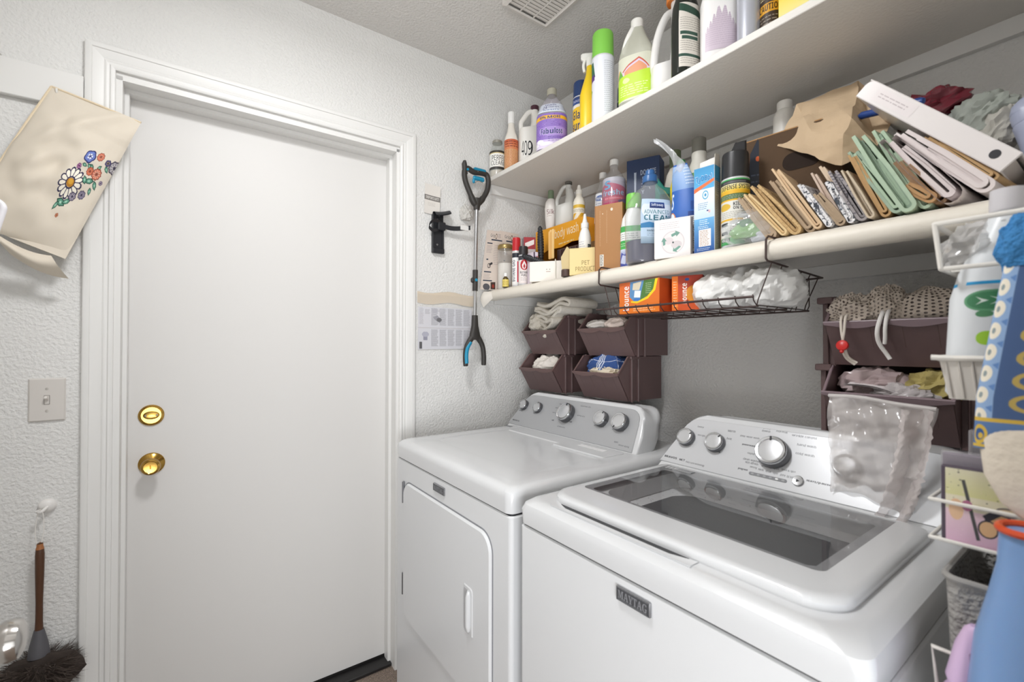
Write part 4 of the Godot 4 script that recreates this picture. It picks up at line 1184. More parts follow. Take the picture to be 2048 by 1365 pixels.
	part(bw, "front_band", M.new().ext(PackedVector2Array([Vector2(-0.17, 0.165), Vector2(-0.13, 0.158), Vector2(-0.07, 0.172), Vector2(0.02, 0.166), Vector2(0.09, 0.178), Vector2(0.165, 0.172), Vector2(0.165, 0.262), Vector2(-0.17, 0.27)]), -0.0012, 0.0012), fp)
	part(bw, "top", slab(Vector3(-0.17, 0.262, -0.19), Vector3(0.165, 0.2645, 0.0)), om)
	part(bw, "side", slab(Vector3(-0.171, 0, -0.19), Vector3(-0.169, 0.264, 0.0)), om)
	part(bw, "side", slab(Vector3(0.164, 0, -0.19), Vector3(0.166, 0.264, 0.0)), om)
	part(bw, "back", slab(Vector3(-0.17, 0, -0.192), Vector3(0.165, 0.264, -0.19)), mt("8a5a2a", 0.8))
	part(bw, "base", slab(Vector3(-0.17, 0, -0.19), Vector3(0.165, 0.002, 0.0)), mt("8a5a2a", 0.8))
	part(bw, "lower_front", slab(Vector3(-0.17, 0, -0.001), Vector3(0.165, 0.055, 0.001)), om)
	var cb := thing("plastic_comb_tray", "dark brown plastic tray showing inside the torn orange carton", "tray", Vector3(-0.262, TOP_L + 0.056, 0.40), -90)
	var db := mt("3f2c2b", 0.35)
	part(cb, "tray_body", M.new().box(Vector3(0, 0.045, 0), Vector3(0.14, 0.09, 0.02), 0.004), db)
	for k in 4:
		part(cb, "rib", M.new().box(Vector3(-0.045 + k * 0.03, 0.05, 0.0115), Vector3(0.006, 0.075, 0.004), 0.001), mt("5a4341", 0.35))
	solo("tray_stand", "brown cardboard insert under the dark plastic tray", "cardboard", slab(Vector3(-0.07, 0, -0.012), Vector3(0.07, 0.056, 0.012)), mt("8a6a48", 0.8), Vector3(-0.262, TOP_L, 0.40), -90)
	# white pump bottle
	t = low_thing("nozzle_bottle", "small white bottle with a pointed nozzle between the orange carton and the tall brown box", "bottle", -0.312, 0.535, 0, TOP_L, g)
	part(t, "body", M.new().loft([[0.0, 0.02], [0.004, 0.0225], [0.15, 0.0225], [0.17, 0.018], [0.182, 0.013], [0.187, 0.013]], 28), mt("efeeea", 0.4))
	part(t, "nozzle", M.new().lathe([[0.0145, 0.185], [0.0145, 0.203], [0.010, 0.206], [0.007, 0.218], [0.004, 0.238], [0.0, 0.239]], 22), mt("f2f1ee", 0.4))
	band(t, "label", [[0.07, 0.0225], [0.15, 0.0225]], art(256, 256, "efeeea", [["l", 20, 60, 120, 3, 26, "9a9aa8", 6], ["r", 170, 90, 70, 150, "39454c"], ["l", 176, 110, 56, 6, 20, "aab2b4", 6]]), 160)
	# box of pet products
	t = low_thing("pet_products_box", "pale yellow card box hand-lettered PET PRODUCTS", "box", -0.352, 0.583, -8, TOP_L, g)
	var pm := mt("e2cd92", 0.7)
	var pw := 0.058
	part(t, "body", M.new().box(Vector3(0, 0.048, -0.012), Vector3(pw * 2, 0.096, 0.06), 0.001), pm)
	part(t, "lettering", M.new().quad4(Vector3(-pw + 0.002, 0.002, 0.0184), Vector3(pw - 0.002, 0.002, 0.0184), Vector3(pw - 0.002, 0.094, 0.0184), Vector3(-pw + 0.002, 0.094, 0.0184)), art(400, 300, "e4cf94", [["t", 150, 140, 100, 52, "PET", "8a7442", "s"], ["t", 70, 210, 270, 54, "PRODUCTS", "8a7442", "s"]]))
	part(t, "flap", M.new().ext(PackedVector2Array([Vector2(-pw - 0.03, 0.02), Vector2(-pw, 0.0), Vector2(-pw, 0.096), Vector2(-pw - 0.012, 0.108), Vector2(-pw - 0.034, 0.07)]), -0.001, 0.001), mt("cdb98a", 0.7), Vector3(0, 0, 0.0))
	part(t, "flap", M.new().box(Vector3(0, 0.0975, -0.02), Vector3(pw * 1.9, 0.0012, 0.05), 0.0002), mt("d9c48c", 0.7), Vector3.ZERO, Vector3(-4, 0, 0))
	solo("bottle_cap", "dark brown screw cap lying in front of the pet products box", "cap", M.new().lathe([[0.0165, 0.0], [0.017, 0.002], [0.0165, 0.022], [0.015, 0.025], [0.0, 0.025]], 28), mt("4a3631", 0.4), Vector3(-0.395, TOP_L, 0.522), 0)
	# tall brown carton
	t = low_thing("brown_carton", "tall plain kraft carton with a small barcode label, right of the pet products box", "box", -0.342, 0.69, -22, TOP_L, g)
	print_box(t, 0.098, 0.224, 0.05, art(320, 720, "a9794a", [["n", 300, "b48656", 3], ["r", 0, 0, 10, 720, "8f6238"], ["l", 90, 90, 12, 1, 4, "e8dcc8", 10], ["l", 60, 60, 8, 22, 18, "d9c4a4", 4], ["l", 140, 70, 8, 20, 18, "d9c4a4", 4], ["o", 200, 60, 14, 16, "dfd6c4"], ["r", 60, 540, 46, 130, "e4dfd4"], ["l", 64, 546, 38, 12, 10, "3a3a3a", 5]]), mt("9a6a3c", 0.8), mt("b98a56", 0.8))
	# white spray bottle, green cap and label
	t = low_thing("cleaner_bottle", "white bottle with a bright green cap and green and blue label", "bottle", -0.325, 0.772, 0, TOP_L, g)
	part(t, "body", M.new().loft([[0.0, 0.038, 0.026, 2.6], [0.005, 0.042, 0.03, 2.6], [0.13, 0.042, 0.03, 2.6], [0.165, 0.036, 0.028, 2.4], [0.188, 0.024, 0.022], [0.2, 0.0205, 0.0205]], 32), mt("eeefec", 0.35))
	part(t, "cap", M.new().lathe([[0.024, 0.196], [0.025, 0.20], [0.024, 0.238], [0.022, 0.243], [0.0, 0.243]], 30), mt("7bcb4e", 0.4))
	band(t, "label", [[0.006, 0.042, 0.03, 2.6], [0.135, 0.0417, 0.03, 2.6]], art(400, 420, "f0f1ee", [["r", 0, 0, 400, 60, "46ad57"], ["l", 60, 80, 200, 3, 22, "8a9a90", 6], ["g", 0, 150, 400, 90, "3fae52", "57bd5e"], ["l", 60, 180, 120, 2, 22, "d8efd6", 6], ["g", 0, 240, 400, 180, "d9e2f2", "3d4a9a"], ["p", [[30, 400], [90, 270], [130, 300], [190, 250], [230, 340], [210, 410]], "4a56a8"], ["p", [[60, 380], [110, 300], [160, 320], [140, 400]], "c9d0ea"]]), 220)
	# big clear soap refill
	t = low_thing("soap_refill_bottle", "large clear soap refill bottle with a blue cap and purple soap left at the bottom", "bottle", -0.345, 0.852, 26, TOP_L, g)
	part(t, "body", M.new().loft([[0.0, 0.068, 0.042, 2.6], [0.006, 0.075, 0.047, 2.6], [0.07, 0.077, 0.048, 2.6], [0.15, 0.078, 0.048, 2.5], [0.19, 0.07, 0.044, 2.4], [0.225, 0.045, 0.034, 2.2], [0.24, 0.026, 0.024], [0.247, 0.02, 0.02], [0.255, 0.0195, 0.0195]], 40), clear("d9dcde", 0.13))
	part(t, "soap", M.new().loft([[0.003, 0.068, 0.041, 2.6], [0.008, 0.073, 0.045, 2.6], [0.068, 0.0745, 0.046, 2.6], [0.0705, 0.07, 0.042, 2.6]], 40), mt("3d3a52", 0.15))
	part(t, "cap", M.new().lathe([[0.0225, 0.253], [0.023, 0.256], [0.0225, 0.272], [0.019, 0.276], [0.015, 0.2765], [0.014, 0.290], [0.012, 0.292], [0.0, 0.292]], 32), mt("2f5f96", 0.35))
	band(t, "label", [[0.055, 0.0765, 0.0478, 2.6], [0.15, 0.078, 0.048, 2.5], [0.19, 0.07, 0.044, 2.4]], art(400, 520, "b9cde0", [["o", 200, 120, 190, 130, "dfe9f2"], ["r", 0, 0, 400, 60, "c4d8ea"], ["g", 120, 40, 160, 70, "2e4f96", "1f2f66"], ["t", 140, 52, 120, 44, "Softsoap", "eef2f8", "b"], ["t", 50, 130, 290, 46, "ADVANCED", "3f7f8c", "s"], ["t", 50, 190, 290, 62, "CLEAN", "2f6f80", "b"], ["p", [[0, 290], [120, 270], [260, 300], [400, 280], [400, 330], [0, 340]], "3f7fb0"], ["t", 90, 360, 200, 24, "HAND SOAP", "4a5f70", "b"], ["l", 90, 400, 190, 2, 22, "7a8a96", 6], ["g", 0, 440, 400, 80, "a9bccb", "7f93a5"]]), 70, 0.001)
	# recycled paper carton
	t = low_thing("white_carton", "white carton printed with a grey circle of green recycling arrows", "box", -0.375, 0.955, -14, TOP_L, g)
	print_box(t, 0.10, 0.112, 0.03, art(400, 440, "e9e4e2", [["l", 60, 40, 240, 4, 22, "bdb4b8", 5], ["o", 210, 270, 130, 130, "d3cccd"], ["o", 210, 270, 118, 118, "e4dedd"], ["o", 160, 250, 56, 40, "d8cfd0"], ["o", 250, 300, 60, 44, "d2cacb"], ["p", [[190, 180], [240, 160], [236, 140], [290, 170], [250, 210], [246, 190], [200, 210]], "6f9a8c"], ["p", [[100, 300], [96, 250], [78, 252], [110, 206], [142, 250], [124, 250], [126, 290]], "6f9a8c"], ["p", [[300, 330], [250, 370], [262, 386], [210, 372], [216, 330], [228, 348], [280, 316]], "6f9a8c"], ["o", 212, 272, 10, 10, "3f4a4a"]]), mt("d9d2d0", 0.6), mt("e6e1de", 0.6))
	# blue pouch with torn film
	t = low_thing("detergent_pouch", "crumpled blue detergent pouch with torn clear film sticking up", "pouch", -0.318, 0.955, -18, TOP_L, g)
	var pa := art(512, 640, "2c62b4", [["g", 0, 0, 512, 170, "9fb9dc", "6f95c9"], ["l", 300, 20, 180, 6, 22, "dfe8f4", 5], ["t", 20, 190, 120, 110, "CS", "e9eff8", "b"], ["o", 120, 380, 74, 60, "e88a3a"], ["o", 120, 370, 56, 44, "eef2f8"], ["p", [[60, 400], [120, 430], [180, 400], [160, 440], [80, 440]], "d9722c"], ["o", 150, 570, 60, 40, "eef2f8"], ["o", 150, 570, 46, 28, "2c62b4"], ["r", 330, 260, 150, 60, "1d4a96"], ["r", 300, 330, 190, 290, "1b3f86"], ["r", 320, 360, 150, 240, "e3e3e4"], ["l", 330, 370, 130, 18, 12, "4a4a50", 6]])
	part(t, "pouch", M.new().loft([[0.0, 0.04, 0.02, 3.0], [0.05, 0.041, 0.024, 2.6], [0.12, 0.041, 0.024, 2.4, 0.001, 0], [0.18, 0.038, 0.019, 2.2, 0.002, 0.002], [0.235, 0.032, 0.009, 2.0, -0.004, 0.004], [0.285, 0.02, 0.004, 2.0, -0.012, 0.006]], 28), mt("2c62b4", 0.3))
	band(t, "print", [[0.004, 0.04, 0.02, 3.0], [0.05, 0.041, 0.024, 2.6], [0.12, 0.041, 0.024, 2.4, 0.001, 0], [0.18, 0.038, 0.019, 2.2, 0.002, 0.002], [0.235, 0.032, 0.009, 2.0, -0.004, 0.004], [0.28, 0.021, 0.004, 2.0, -0.012, 0.006]], pa, 200)
	part(t, "torn_film", M.new().grid(func(u, v): return Vector3(-0.012 - 0.075 * (1 - v) * (1 - v) + (u - 0.5) * (0.012 + 0.03 * v), 0.26 + (1 - v) * 0.115 + 0.008 * sin(u * 9 + v * 5), 0.004 + 0.01 * sin(v * 7 + u * 3)), 6, 10), clear("e9ebee", 0.38, 0.15))
	# tall white and blue tablet carton
	t = low_thing("tablet_carton", "tall white and blue toilet cleaner carton with an orange stripe", "box", -0.36, 1.05, -24, TOP_L, g)
	print_box(t, 0.056, 0.232, 0.036, art(300, 1000, "e9edf2", [["g", 0, 0, 300, 260, "2f8fc4", "58aede"], ["t", 20, 90, 250, 100, "TyDBol", "eef6fa", "b"], ["t", 24, 94, 242, 92, "TyDBol", "1c6fae", "b"], ["p", [[0, 240], [300, 150], [300, 186], [0, 290]], "e2703a"], ["g", 0, 290, 300, 340, "eef1f4", "c4daee"], ["o", 170, 330, 46, 52, "5aa9d0"], ["o", 170, 330, 34, 38, "e4f0f6"], ["o", 170, 330, 16, 18, "3f93c4"], ["l", 60, 420, 160, 4, 22, "4a7fb0", 6], ["r", 190, 510, 60, 32, "e8e8ee"], ["r", 190, 510, 24, 16, "2f3f7e"], ["l", 216, 514, 32, 4, 8, "c4344a", 4], ["g", 0, 600, 300, 400, "6fb2e0", "1f4f96"], ["l", 80, 620, 150, 3, 22, "e9f2f8", 7], ["l", 60, 690, 180, 2, 20, "e9f2f8", 6], ["r", 70, 730, 180, 200, "f0ede9"], ["l", 84, 744, 150, 11, 17, "b08a7a", 7], ["l", 40, 950, 230, 2, 18, "dfe8f4", 5]]), art(160, 1000, "a9a294", [["g", 0, 0, 160, 180, "3f9ac0", "4f9fbf"], ["l", 50, 150, 70, 8, 24, "3a3a3a", 7], ["l", 30, 360, 100, 28, 20, "5a564e", 6]]), mt("e9edf2", 0.5))
	var t2 := t.get_node("carton")
	part(t2, "open_flap", M.new().ext(PackedVector2Array([Vector2(-0.026, 0.0), Vector2(0.026, 0.0), Vector2(0.023, 0.03), Vector2(-0.022, 0.024)]), -0.0006, 0.0006), mt("eceae6", 0.6), Vector3(0, 0.231, -0.012), Vector3(12, 0, 0))
	part(t2, "open_flap", M.new().ext(PackedVector2Array([Vector2(-0.018, 0.0), Vector2(0.016, 0.0), Vector2(0.012, 0.034), Vector2(-0.014, 0.03)]), -0.0006, 0.0006), mt("c9c2b4", 0.6), Vector3(0.028, 0.231, 0.0), Vector3(0, 90, 0))
	# insect spray
	t = low_thing("insect_spray_can", "insect spray can with a black cap and green and yellow bands", "aerosol can", -0.348, 1.122, 0, TOP_L, g)
	can(t, 0.034, 0.25, mt("232325", 0.4), 0.062, art(560, 620, "dedcd4", [["r", 0, 0, 560, 12, "3fa856"], ["r", 0, 12, 560, 36, "2a2a2c"], ["r", 160, 22, 220, 18, "5a5a5c"], ["g", 0, 48, 560, 60, "e8dfb0", "e2c23c"], ["t", 130, 56, 320, 44, "DEFENSE SYSTEM", "3a3a34", "b"], ["r", 0, 108, 560, 34, "e3b12c"], ["r", 0, 142, 560, 50, "3f5f34"], ["l", 120, 152, 300, 3, 13, "a9b89a", 5], ["r", 0, 192, 560, 16, "e3b12c"], ["o", 170, 260, 66, 34, "d9b23c"], ["t", 260, 222, 200, 34, "KILL BUGS", "3a3a3a", "b"], ["t", 260, 262, 220, 30, "ON CONTACT", "3a3a3a", "b"], ["l", 140, 310, 320, 4, 16, "9a9890", 5], ["r", 0, 376, 560, 18, "e3b12c"], ["r", 120, 410, 90, 34, "33383c"], ["l", 230, 404, 230, 6, 16, "7a7872", 5], ["r", 120, 490, 90, 32, "33383c"], ["t", 230, 480, 130, 24, "KEEP", "4a4a46", "b"], ["t", 230, 512, 170, 24, "BUGS OUT", "4a4a46", "b"], ["g", 0, 550, 560, 70, "8fbf8a", "3a9a54"], ["r", 120, 556, 110, 34, "2a2d2e"], ["t", 130, 560, 90, 26, "KILLS", "e8e8e4", "b"]]))
	part(t, "spray_tip", M.new().ext(PackedVector2Array([Vector2(-0.03, 0.0), Vector2(0.022, 0.0), Vector2(0.022, 0.03), Vector2(-0.004, 0.028), Vector2(-0.014, 0.006)]), -0.018, 0.018, 0.004), mt("232325", 0.4), Vector3(0.004, 0.246, 0))
	# clear bag with green leaves print
	var bg := low_thing("plastic_bag", "crumpled clear plastic bag with green contents in front of the insect spray", "plastic bag", -0.372, 1.178, -4, TOP_L, g)
	part(bg, "film", wad(11, 0.066, 0.042, 0.026, 0.35, 26), clear("e6e9ec", 0.2, 0.1), Vector3(0.01, 0.036, 0))
	part(bg, "contents", wad(12, 0.034, 0.02, 0.012, 0.3, 18), mt("7fae68", 0.5), Vector3(-0.012, 0.034, 0.002))
	part(bg, "contents", wad(13, 0.03, 0.016, 0.014, 0.35, 16), mt("c9ccd6", 0.5), Vector3(0.03, 0.016, 0.002))
	part(bg, "contents", wad(14, 0.018, 0.012, 0.008, 0.35, 16), mt("43744a", 0.5), Vector3(-0.014, 0.05, 0.004))

func wad(sd: int, rx: float, ry: float, rz: float, amp: float, n := 24, sharp := 2.2) -> M:   # crumpled lump, flattened where it rests
	var f := FastNoiseLite.new()
	f.seed = sd
	f.noise_type = FastNoiseLite.TYPE_SIMPLEX_SMOOTH
	f.fractal_type = FastNoiseLite.FRACTAL_RIDGED
	f.fractal_octaves = 3
	f.frequency = 0.55
	var m := M.new()
	m.grid(func(u, v):
		var th: float = u * TAU
		var ph: float = v * PI
		var d := Vector3(sin(ph) * cos(th), cos(ph), -sin(ph) * sin(th))
		var k := 1.0 + amp * f.get_noise_3dv(d * sharp)
		var p := Vector3(d.x * rx, d.y * ry, d.z * rz) * k
		p.y = maxf(p.y, -ry * 0.8)
		return p, n * 2, n)
	return m

# ---------------------------------------------------------------- lower shelf, back row
func lower_shelf_back() -> void:
	var g := "bottles at the back of the lower shelf"
	var yb := TOP_L + 0.2648
	# on top of the orange carton
	var t := low_thing("conditioner_bottle", "rounded white bottle with a green cap and script lettering on top of the orange carton", "bottle", -0.185, 0.192, 0, yb, g)
	part(t, "body", M.new().loft([[0.0, 0.018], [0.004, 0.021], [0.05, 0.026], [0.1, 0.028], [0.128, 0.024], [0.142, 0.015]], 28), mt("e6e0da", 0.3))
	cap(t, 0.0135, 0.139, 0.042, mt("6f7f64", 0.4))
	band(t, "lettering", [[0.05, 0.026], [0.1, 0.028]], art(256, 160, "e6e0da", [["t", 60, 30, 120, 70, "Silk", "6a2f3a", "i"], ["l", 60, 120, 90, 1, 20, "9a7a7a", 6]]), 150)
	t = low_thing("gallon_jug", "translucent grey jug with a dark cap on top of the orange carton", "jug", -0.168, 0.272, -6, yb, g)
	jug(t, 0.045, 0.035, 0.20, 0.10, 0.165, mt("c9c8c2", 0.35))
	cap(t, 0.016, 0.188, 0.012, mt("55524c", 0.5), "cap", 0.0117)
	t = low_thing("lotion_bottle", "small white bottle with a yellow striped label on top of the orange carton", "bottle", -0.175, 0.362, 0, yb, g)
	part(t, "body", M.new().loft([[0.0, 0.021], [0.004, 0.024], [0.085, 0.024], [0.1, 0.02], [0.112, 0.012], [0.122, 0.012]], 26), mt("efe9da", 0.4))
	part(t, "nozzle", M.new().lathe([[0.0135, 0.12], [0.0135, 0.137], [0.009, 0.141], [0.006, 0.158], [0.0, 0.159]], 20), mt("f2efe6", 0.4))
	band(t, "label", [[0.006, 0.024], [0.088, 0.024]], art(256, 300, "f0ead8", [["r", 40, 60, 180, 50, "e2b93c"], ["l", 50, 130, 150, 3, 16, "8a7a5a", 5], ["p", [[0, 300], [60, 190], [100, 190], [50, 300]], "e8b22c"], ["p", [[90, 300], [150, 190], [190, 190], [140, 300]], "e8b22c"], ["p", [[180, 300], [236, 190], [256, 190], [256, 240], [230, 300]], "e8b22c"]]), 240)
	# hidden support carton, then the bottles on it
	var sp := thing("storage_carton", "plain kraft carton behind the tall brown box that lifts the water bottles", "box", Vector3(-0.135, TOP_L, 0.60), -90)
	part(sp, "carton", M.new().box(Vector3(0, 0.0775, 0), Vector3(0.27, 0.155, 0.20), 0.001), mt("a07a50", 0.8))
	part(sp, "tape", slab(Vector3(-0.135, 0.1551, -0.02), Vector3(0.135, 0.1554, 0.02)), mt("b99562", 0.4))
	var y2 := TOP_L + 0.1555
	t = low_thing("water_bottle", "clear bottle with a white and blue label left of the pink-labelled bottle", "bottle", -0.165, 0.488, 0, y2, g)
	part(t, "body", M.new().loft([[0.0, 0.03], [0.005, 0.034], [0.16, 0.034], [0.2, 0.028], [0.235, 0.0145], [0.262, 0.0135]], 30), clear("d4d6d8", 0.16))
	band(t, "label", [[0.08, 0.0342], [0.195, 0.0295]], art(300, 340, "e6e8ec", [["o", 130, 60, 80, 34, "4a6ab0"], ["t", 70, 44, 120, 32, "Poland", "e6e8ec", "b"], ["l", 60, 120, 150, 4, 24, "7a8ab0", 7], ["r", 70, 230, 130, 16, "5a74b4"], ["t", 90, 280, 60, 30, "CH", "6a7290", "b"]]), 220)
	cap(t, 0.0148, 0.258, 0.024, mt("e6e4e0", 0.4))
	t = low_thing("flavored_water_bottle", "clear bottle with a pink and teal label and white cap beside the navy box", "bottle", -0.188, 0.566, 0, y2, g)
	part(t, "body", M.new().loft([[0.0, 0.042], [0.006, 0.047], [0.13, 0.047], [0.2, 0.046], [0.24, 0.034], [0.262, 0.0155], [0.285, 0.0145]], 34), clear("d9d9dc", 0.15))
	band(t, "label", [[0.11, 0.0473], [0.225, 0.0415]], art(400, 360, "b9aac0", [["g", 0, 0, 400, 120, "c4c6ce", "b9aabe"], ["p", [[0, 120], [150, 60], [400, 150], [400, 360], [0, 360]], "b83a66"], ["t", 110, 40, 60, 100, "S", "5aa9d6", "b"], ["t", 90, 150, 200, 66, "freshe", "8fc4e2", "b"], ["r", 110, 236, 170, 34, "d8375a"], ["t", 120, 240, 150, 26, "ice raspberry", "f0d9e0", "s"], ["p", [[230, 280], [320, 250], [330, 350], [250, 350]], "5f2a70"], ["l", 320, 40, 70, 9, 16, "8a8a94", 5]]), 230)
	cap(t, 0.0162, 0.281, 0.022, mt("eceae6", 0.4))
	t = low_thing("navy_carton", "navy blue printed pet waste bag carton behind the pink-labelled bottle", "box", -0.115, 0.655, -14, y2, g)
	print_box(t, 0.12, 0.285, 0.075, art(400, 800, "1f3358", [["p", [[90, 120], [120, 110], [112, 520], [96, 520]], "aeb8c8"], ["o", 104, 110, 26, 26, "1f3358"], ["l", 180, 260, 150, 2, 30, "8f9ab4", 8], ["t", 170, 120, 190, 54, "DOGGIE", "aab4c8", "b"], ["t", 190, 190, 150, 50, "SHOVEL", "aab4c8", "b"], ["t", 180, 330, 40, 40, "Y", "aab4c8", "b"]]), mt("27406c", 0.5), mt("2a3a58", 0.5))
	# second carton further right with tall bottles
	sp = thing("storage_carton", "kraft carton hidden behind the soap refill and blue pouch", "box", Vector3(-0.125, TOP_L, 0.885), -90)
	part(sp, "carton", M.new().box(Vector3(0, 0.065, 0), Vector3(0.27, 0.13, 0.20), 0.001), mt("a07a50", 0.8))
	part(sp, "tape", slab(Vector3(-0.135, 0.1301, -0.02), Vector3(0.135, 0.1304, 0.02)), mt("b99562", 0.4))
	var y3 := TOP_L + 0.1305
	t = low_thing("teal_clip_dispenser", "teal plastic dispenser block behind the soap refill bottle", "dispenser", -0.2, 0.80, 0, y3, g)
	part(t, "body", M.new().ext(PackedVector2Array([Vector2(-0.03, 0), Vector2(0.05, 0), Vector2(0.046, 0.14), Vector2(0.0, 0.15), Vector2(-0.03, 0.195)]), -0.02, 0.02, 0.004), mt("1f7f73", 0.35))
	part(t, "slot", M.new().box(Vector3(0.0, 0.10, 0.0205), Vector3(0.03, 0.05, 0.002), 0.0005), mt("134f48", 0.4))
	t = low_thing("cleaner_bottle", "white bottle with a grey-green cap half hidden behind the blue pouch", "bottle", -0.14, 0.80, 0, y3, g)
	part(t, "body", M.new().loft([[0.0, 0.032], [0.005, 0.036], [0.17, 0.036], [0.21, 0.028], [0.235, 0.016]], 28), mt("dcd6ca", 0.4))
	cap(t, 0.019, 0.232, 0.06, mt("5f6a4c", 0.5))
	t = low_thing("yellow_bottle", "bright yellow bottle peeking out left of the blue pouch", "bottle", -0.215, 0.872, 0, y3, g)
	part(t, "body", M.new().loft([[0.0, 0.03, 0.02, 2.6], [0.004, 0.033, 0.023, 2.6], [0.13, 0.033, 0.023, 2.6], [0.175, 0.022, 0.018, 2.2], [0.19, 0.014, 0.014]], 28), mt("f0da22", 0.35))
	cap(t, 0.015, 0.187, 0.03, mt("2f7a44", 0.4))
	t = low_thing("cleaner_bottle", "white long-necked bottle with a dark grey cap behind the blue pouch", "bottle", -0.165, 0.905, 0, y3, g)
	part(t, "body", M.new().loft([[0.0, 0.034], [0.005, 0.038], [0.15, 0.038], [0.19, 0.034], [0.22, 0.022], [0.235, 0.0235], [0.245, 0.021]], 30), mt("e3e0d6", 0.35))
	cap(t, 0.022, 0.243, 0.046, mt("75736a", 0.5))
	band(t, "label", [[0.1, 0.038], [0.17, 0.0365]], art(300, 200, "dfe5d8", [["r", 0, 0, 300, 50, "5f9a58"], ["o", 150, 130, 80, 46, "2f4a8a"], ["t", 100, 106, 100, 46, "40", "e8e8e8", "b"]]), 200)
	# big carton, shade put into its dark tone, with an oval of painted shadow
	t = thing("cardboard_box", "large dark brown cardboard box with a painted shadow oval behind the paper bags", "box", Vector3(-0.17, TOP_L, 1.205), -90 + 6)
	part(t, "carton", M.new().box(Vector3(0.0, 0.15, 0), Vector3(0.235, 0.30, 0.20), 0.003), bumpy(mt("57422e", 0.85), noise(FastNoiseLite.TYPE_SIMPLEX_SMOOTH, 0.05, false, 256, 3), 5.0, 0.05, false))
	part(t, "shadow_oval", M.new().ext(rrect(-0.042, -0.022, 0.042, 0.022, 0.021, 7), 0.0, 0.0008), mt("2a1d15", 0.9), Vector3(0.03, 0.215, 0.1002))  # dark oval stands in for shadow on the carton front
	part(t, "top_flap", M.new().box(Vector3(0, 0, -0.05), Vector3(0.23, 0.004, 0.10), 0.001), mt("b48a5a", 0.8), Vector3(0, 0.302, 0.095), Vector3(-3, 0, 0))
	t = low_thing("medicine_bottle", "plain white bottle standing on the dark cardboard box under the top shelf", "bottle", -0.145, 1.155, 0, TOP_L + 0.307, g)
	part(t, "body", M.new().loft([[0.0, 0.025], [0.003, 0.0285], [0.085, 0.0285], [0.1, 0.024], [0.105, 0.019]], 28), mt("e2e0da", 0.4))
	cap(t, 0.0195, 0.103, 0.026, mt("e9e7e2", 0.45))
	# navy pointed card behind the spray can
	solo("folded_flyer", "folded navy and orange flyer poking up beside the insect spray", "flyer", M.new().ext(PackedVector2Array([Vector2(0, 0), Vector2(0.045, 0), Vector2(0.045, 0.26), Vector2(0.03, 0.30), Vector2(0.012, 0.262)]), -0.0012, 0.0012), art(128, 512, "1e2433", [["o", 84, 90, 14, 12, "d9622c"], ["l", 40, 160, 60, 8, 30, "4a5468", 7]]), Vector3(-0.29, TOP_L, 1.118), facing(-0.29, 1.14, 0))

# ---------------------------------------------------------------- folded paper bags on the right
func ribbon(path: PackedVector2Array, th: float) -> PackedVector2Array:
	var a := PackedVector2Array()
	var b := PackedVector2Array()
	for i in path.size():
		var d := (path[mini(i + 1, path.size() - 1)] - path[maxi(i - 1, 0)]).normalized()
		var n := Vector2(-d.y, d.x) * th / 2
		a.append(path[i] - n)
		b.append(path[i] + n)
	b.reverse()
	a.append_array(b)
	return a

func hairpin(top: Vector2, bot: Vector2, gap: float, k := 0.85) -> PackedVector2Array:   # a folded sheet seen end on
	var d := (bot - top).normalized()
	var n := Vector2(-d.y, d.x)
	var p := PackedVector2Array()
	p.append(top - n * gap * 0.35)
	p.append((top + bot) / 2 - n * gap * 0.55)
	for i in 7:
		var a := PI * i / 6.0
		p.append(bot - d * gap * 0.5 + (-n * cos(a) + d * sin(a)) * gap * 0.5)
	p.append((top + bot) / 2 + n * gap * 0.5)
	p.append(top.lerp(bot, 1.0 - k) + n * gap * 0.3)
	return p

func pbag(called: String, label: String, top: Vector2, bot: Vector2, gap: float, layers: int, mat: Material, x := -0.39, depth := 0.26, th := 0.0022, cat := "paper bag", inner: Material = null) -> void:
	var t := thing(called, label, cat, Vector3(x, bot.y, bot.x), -90, "folded bags and papers on the lower shelf")
	t.rotation_degrees.y += 5.0 * sin(bot.x * 157.0)
	var tp := top - bot
	if top.x < 1.33:
		depth = minf(depth, 0.112)
	var w := maxf(th, gap * 0.25)
	var n := int(maxf(layers, 2))
	for k in n:
		var g := (gap - w) * (1.0 - float(k) / n)
		var d := tp.normalized()
		var bt := d * (0.004 + (gap - g) * 0.5) * (0.0 if k == 0 else 1.0)
		var m := M.new().ext(ribbon(hairpin(tp * (1.0 - 0.06 * k) + Vector2(d.y, -d.x) * 0.002 * (k % 2), bt, g, 0.94 - 0.1 * k), w), -depth + 0.012 * k, -0.006 * k + 0.006 * sin(k * 2.3 + bot.x * 90.0))
		part(t, "fold", m, inner if inner and k % 2 == 1 else mat, Vector3.ZERO, Vector3.ZERO, 50.0)

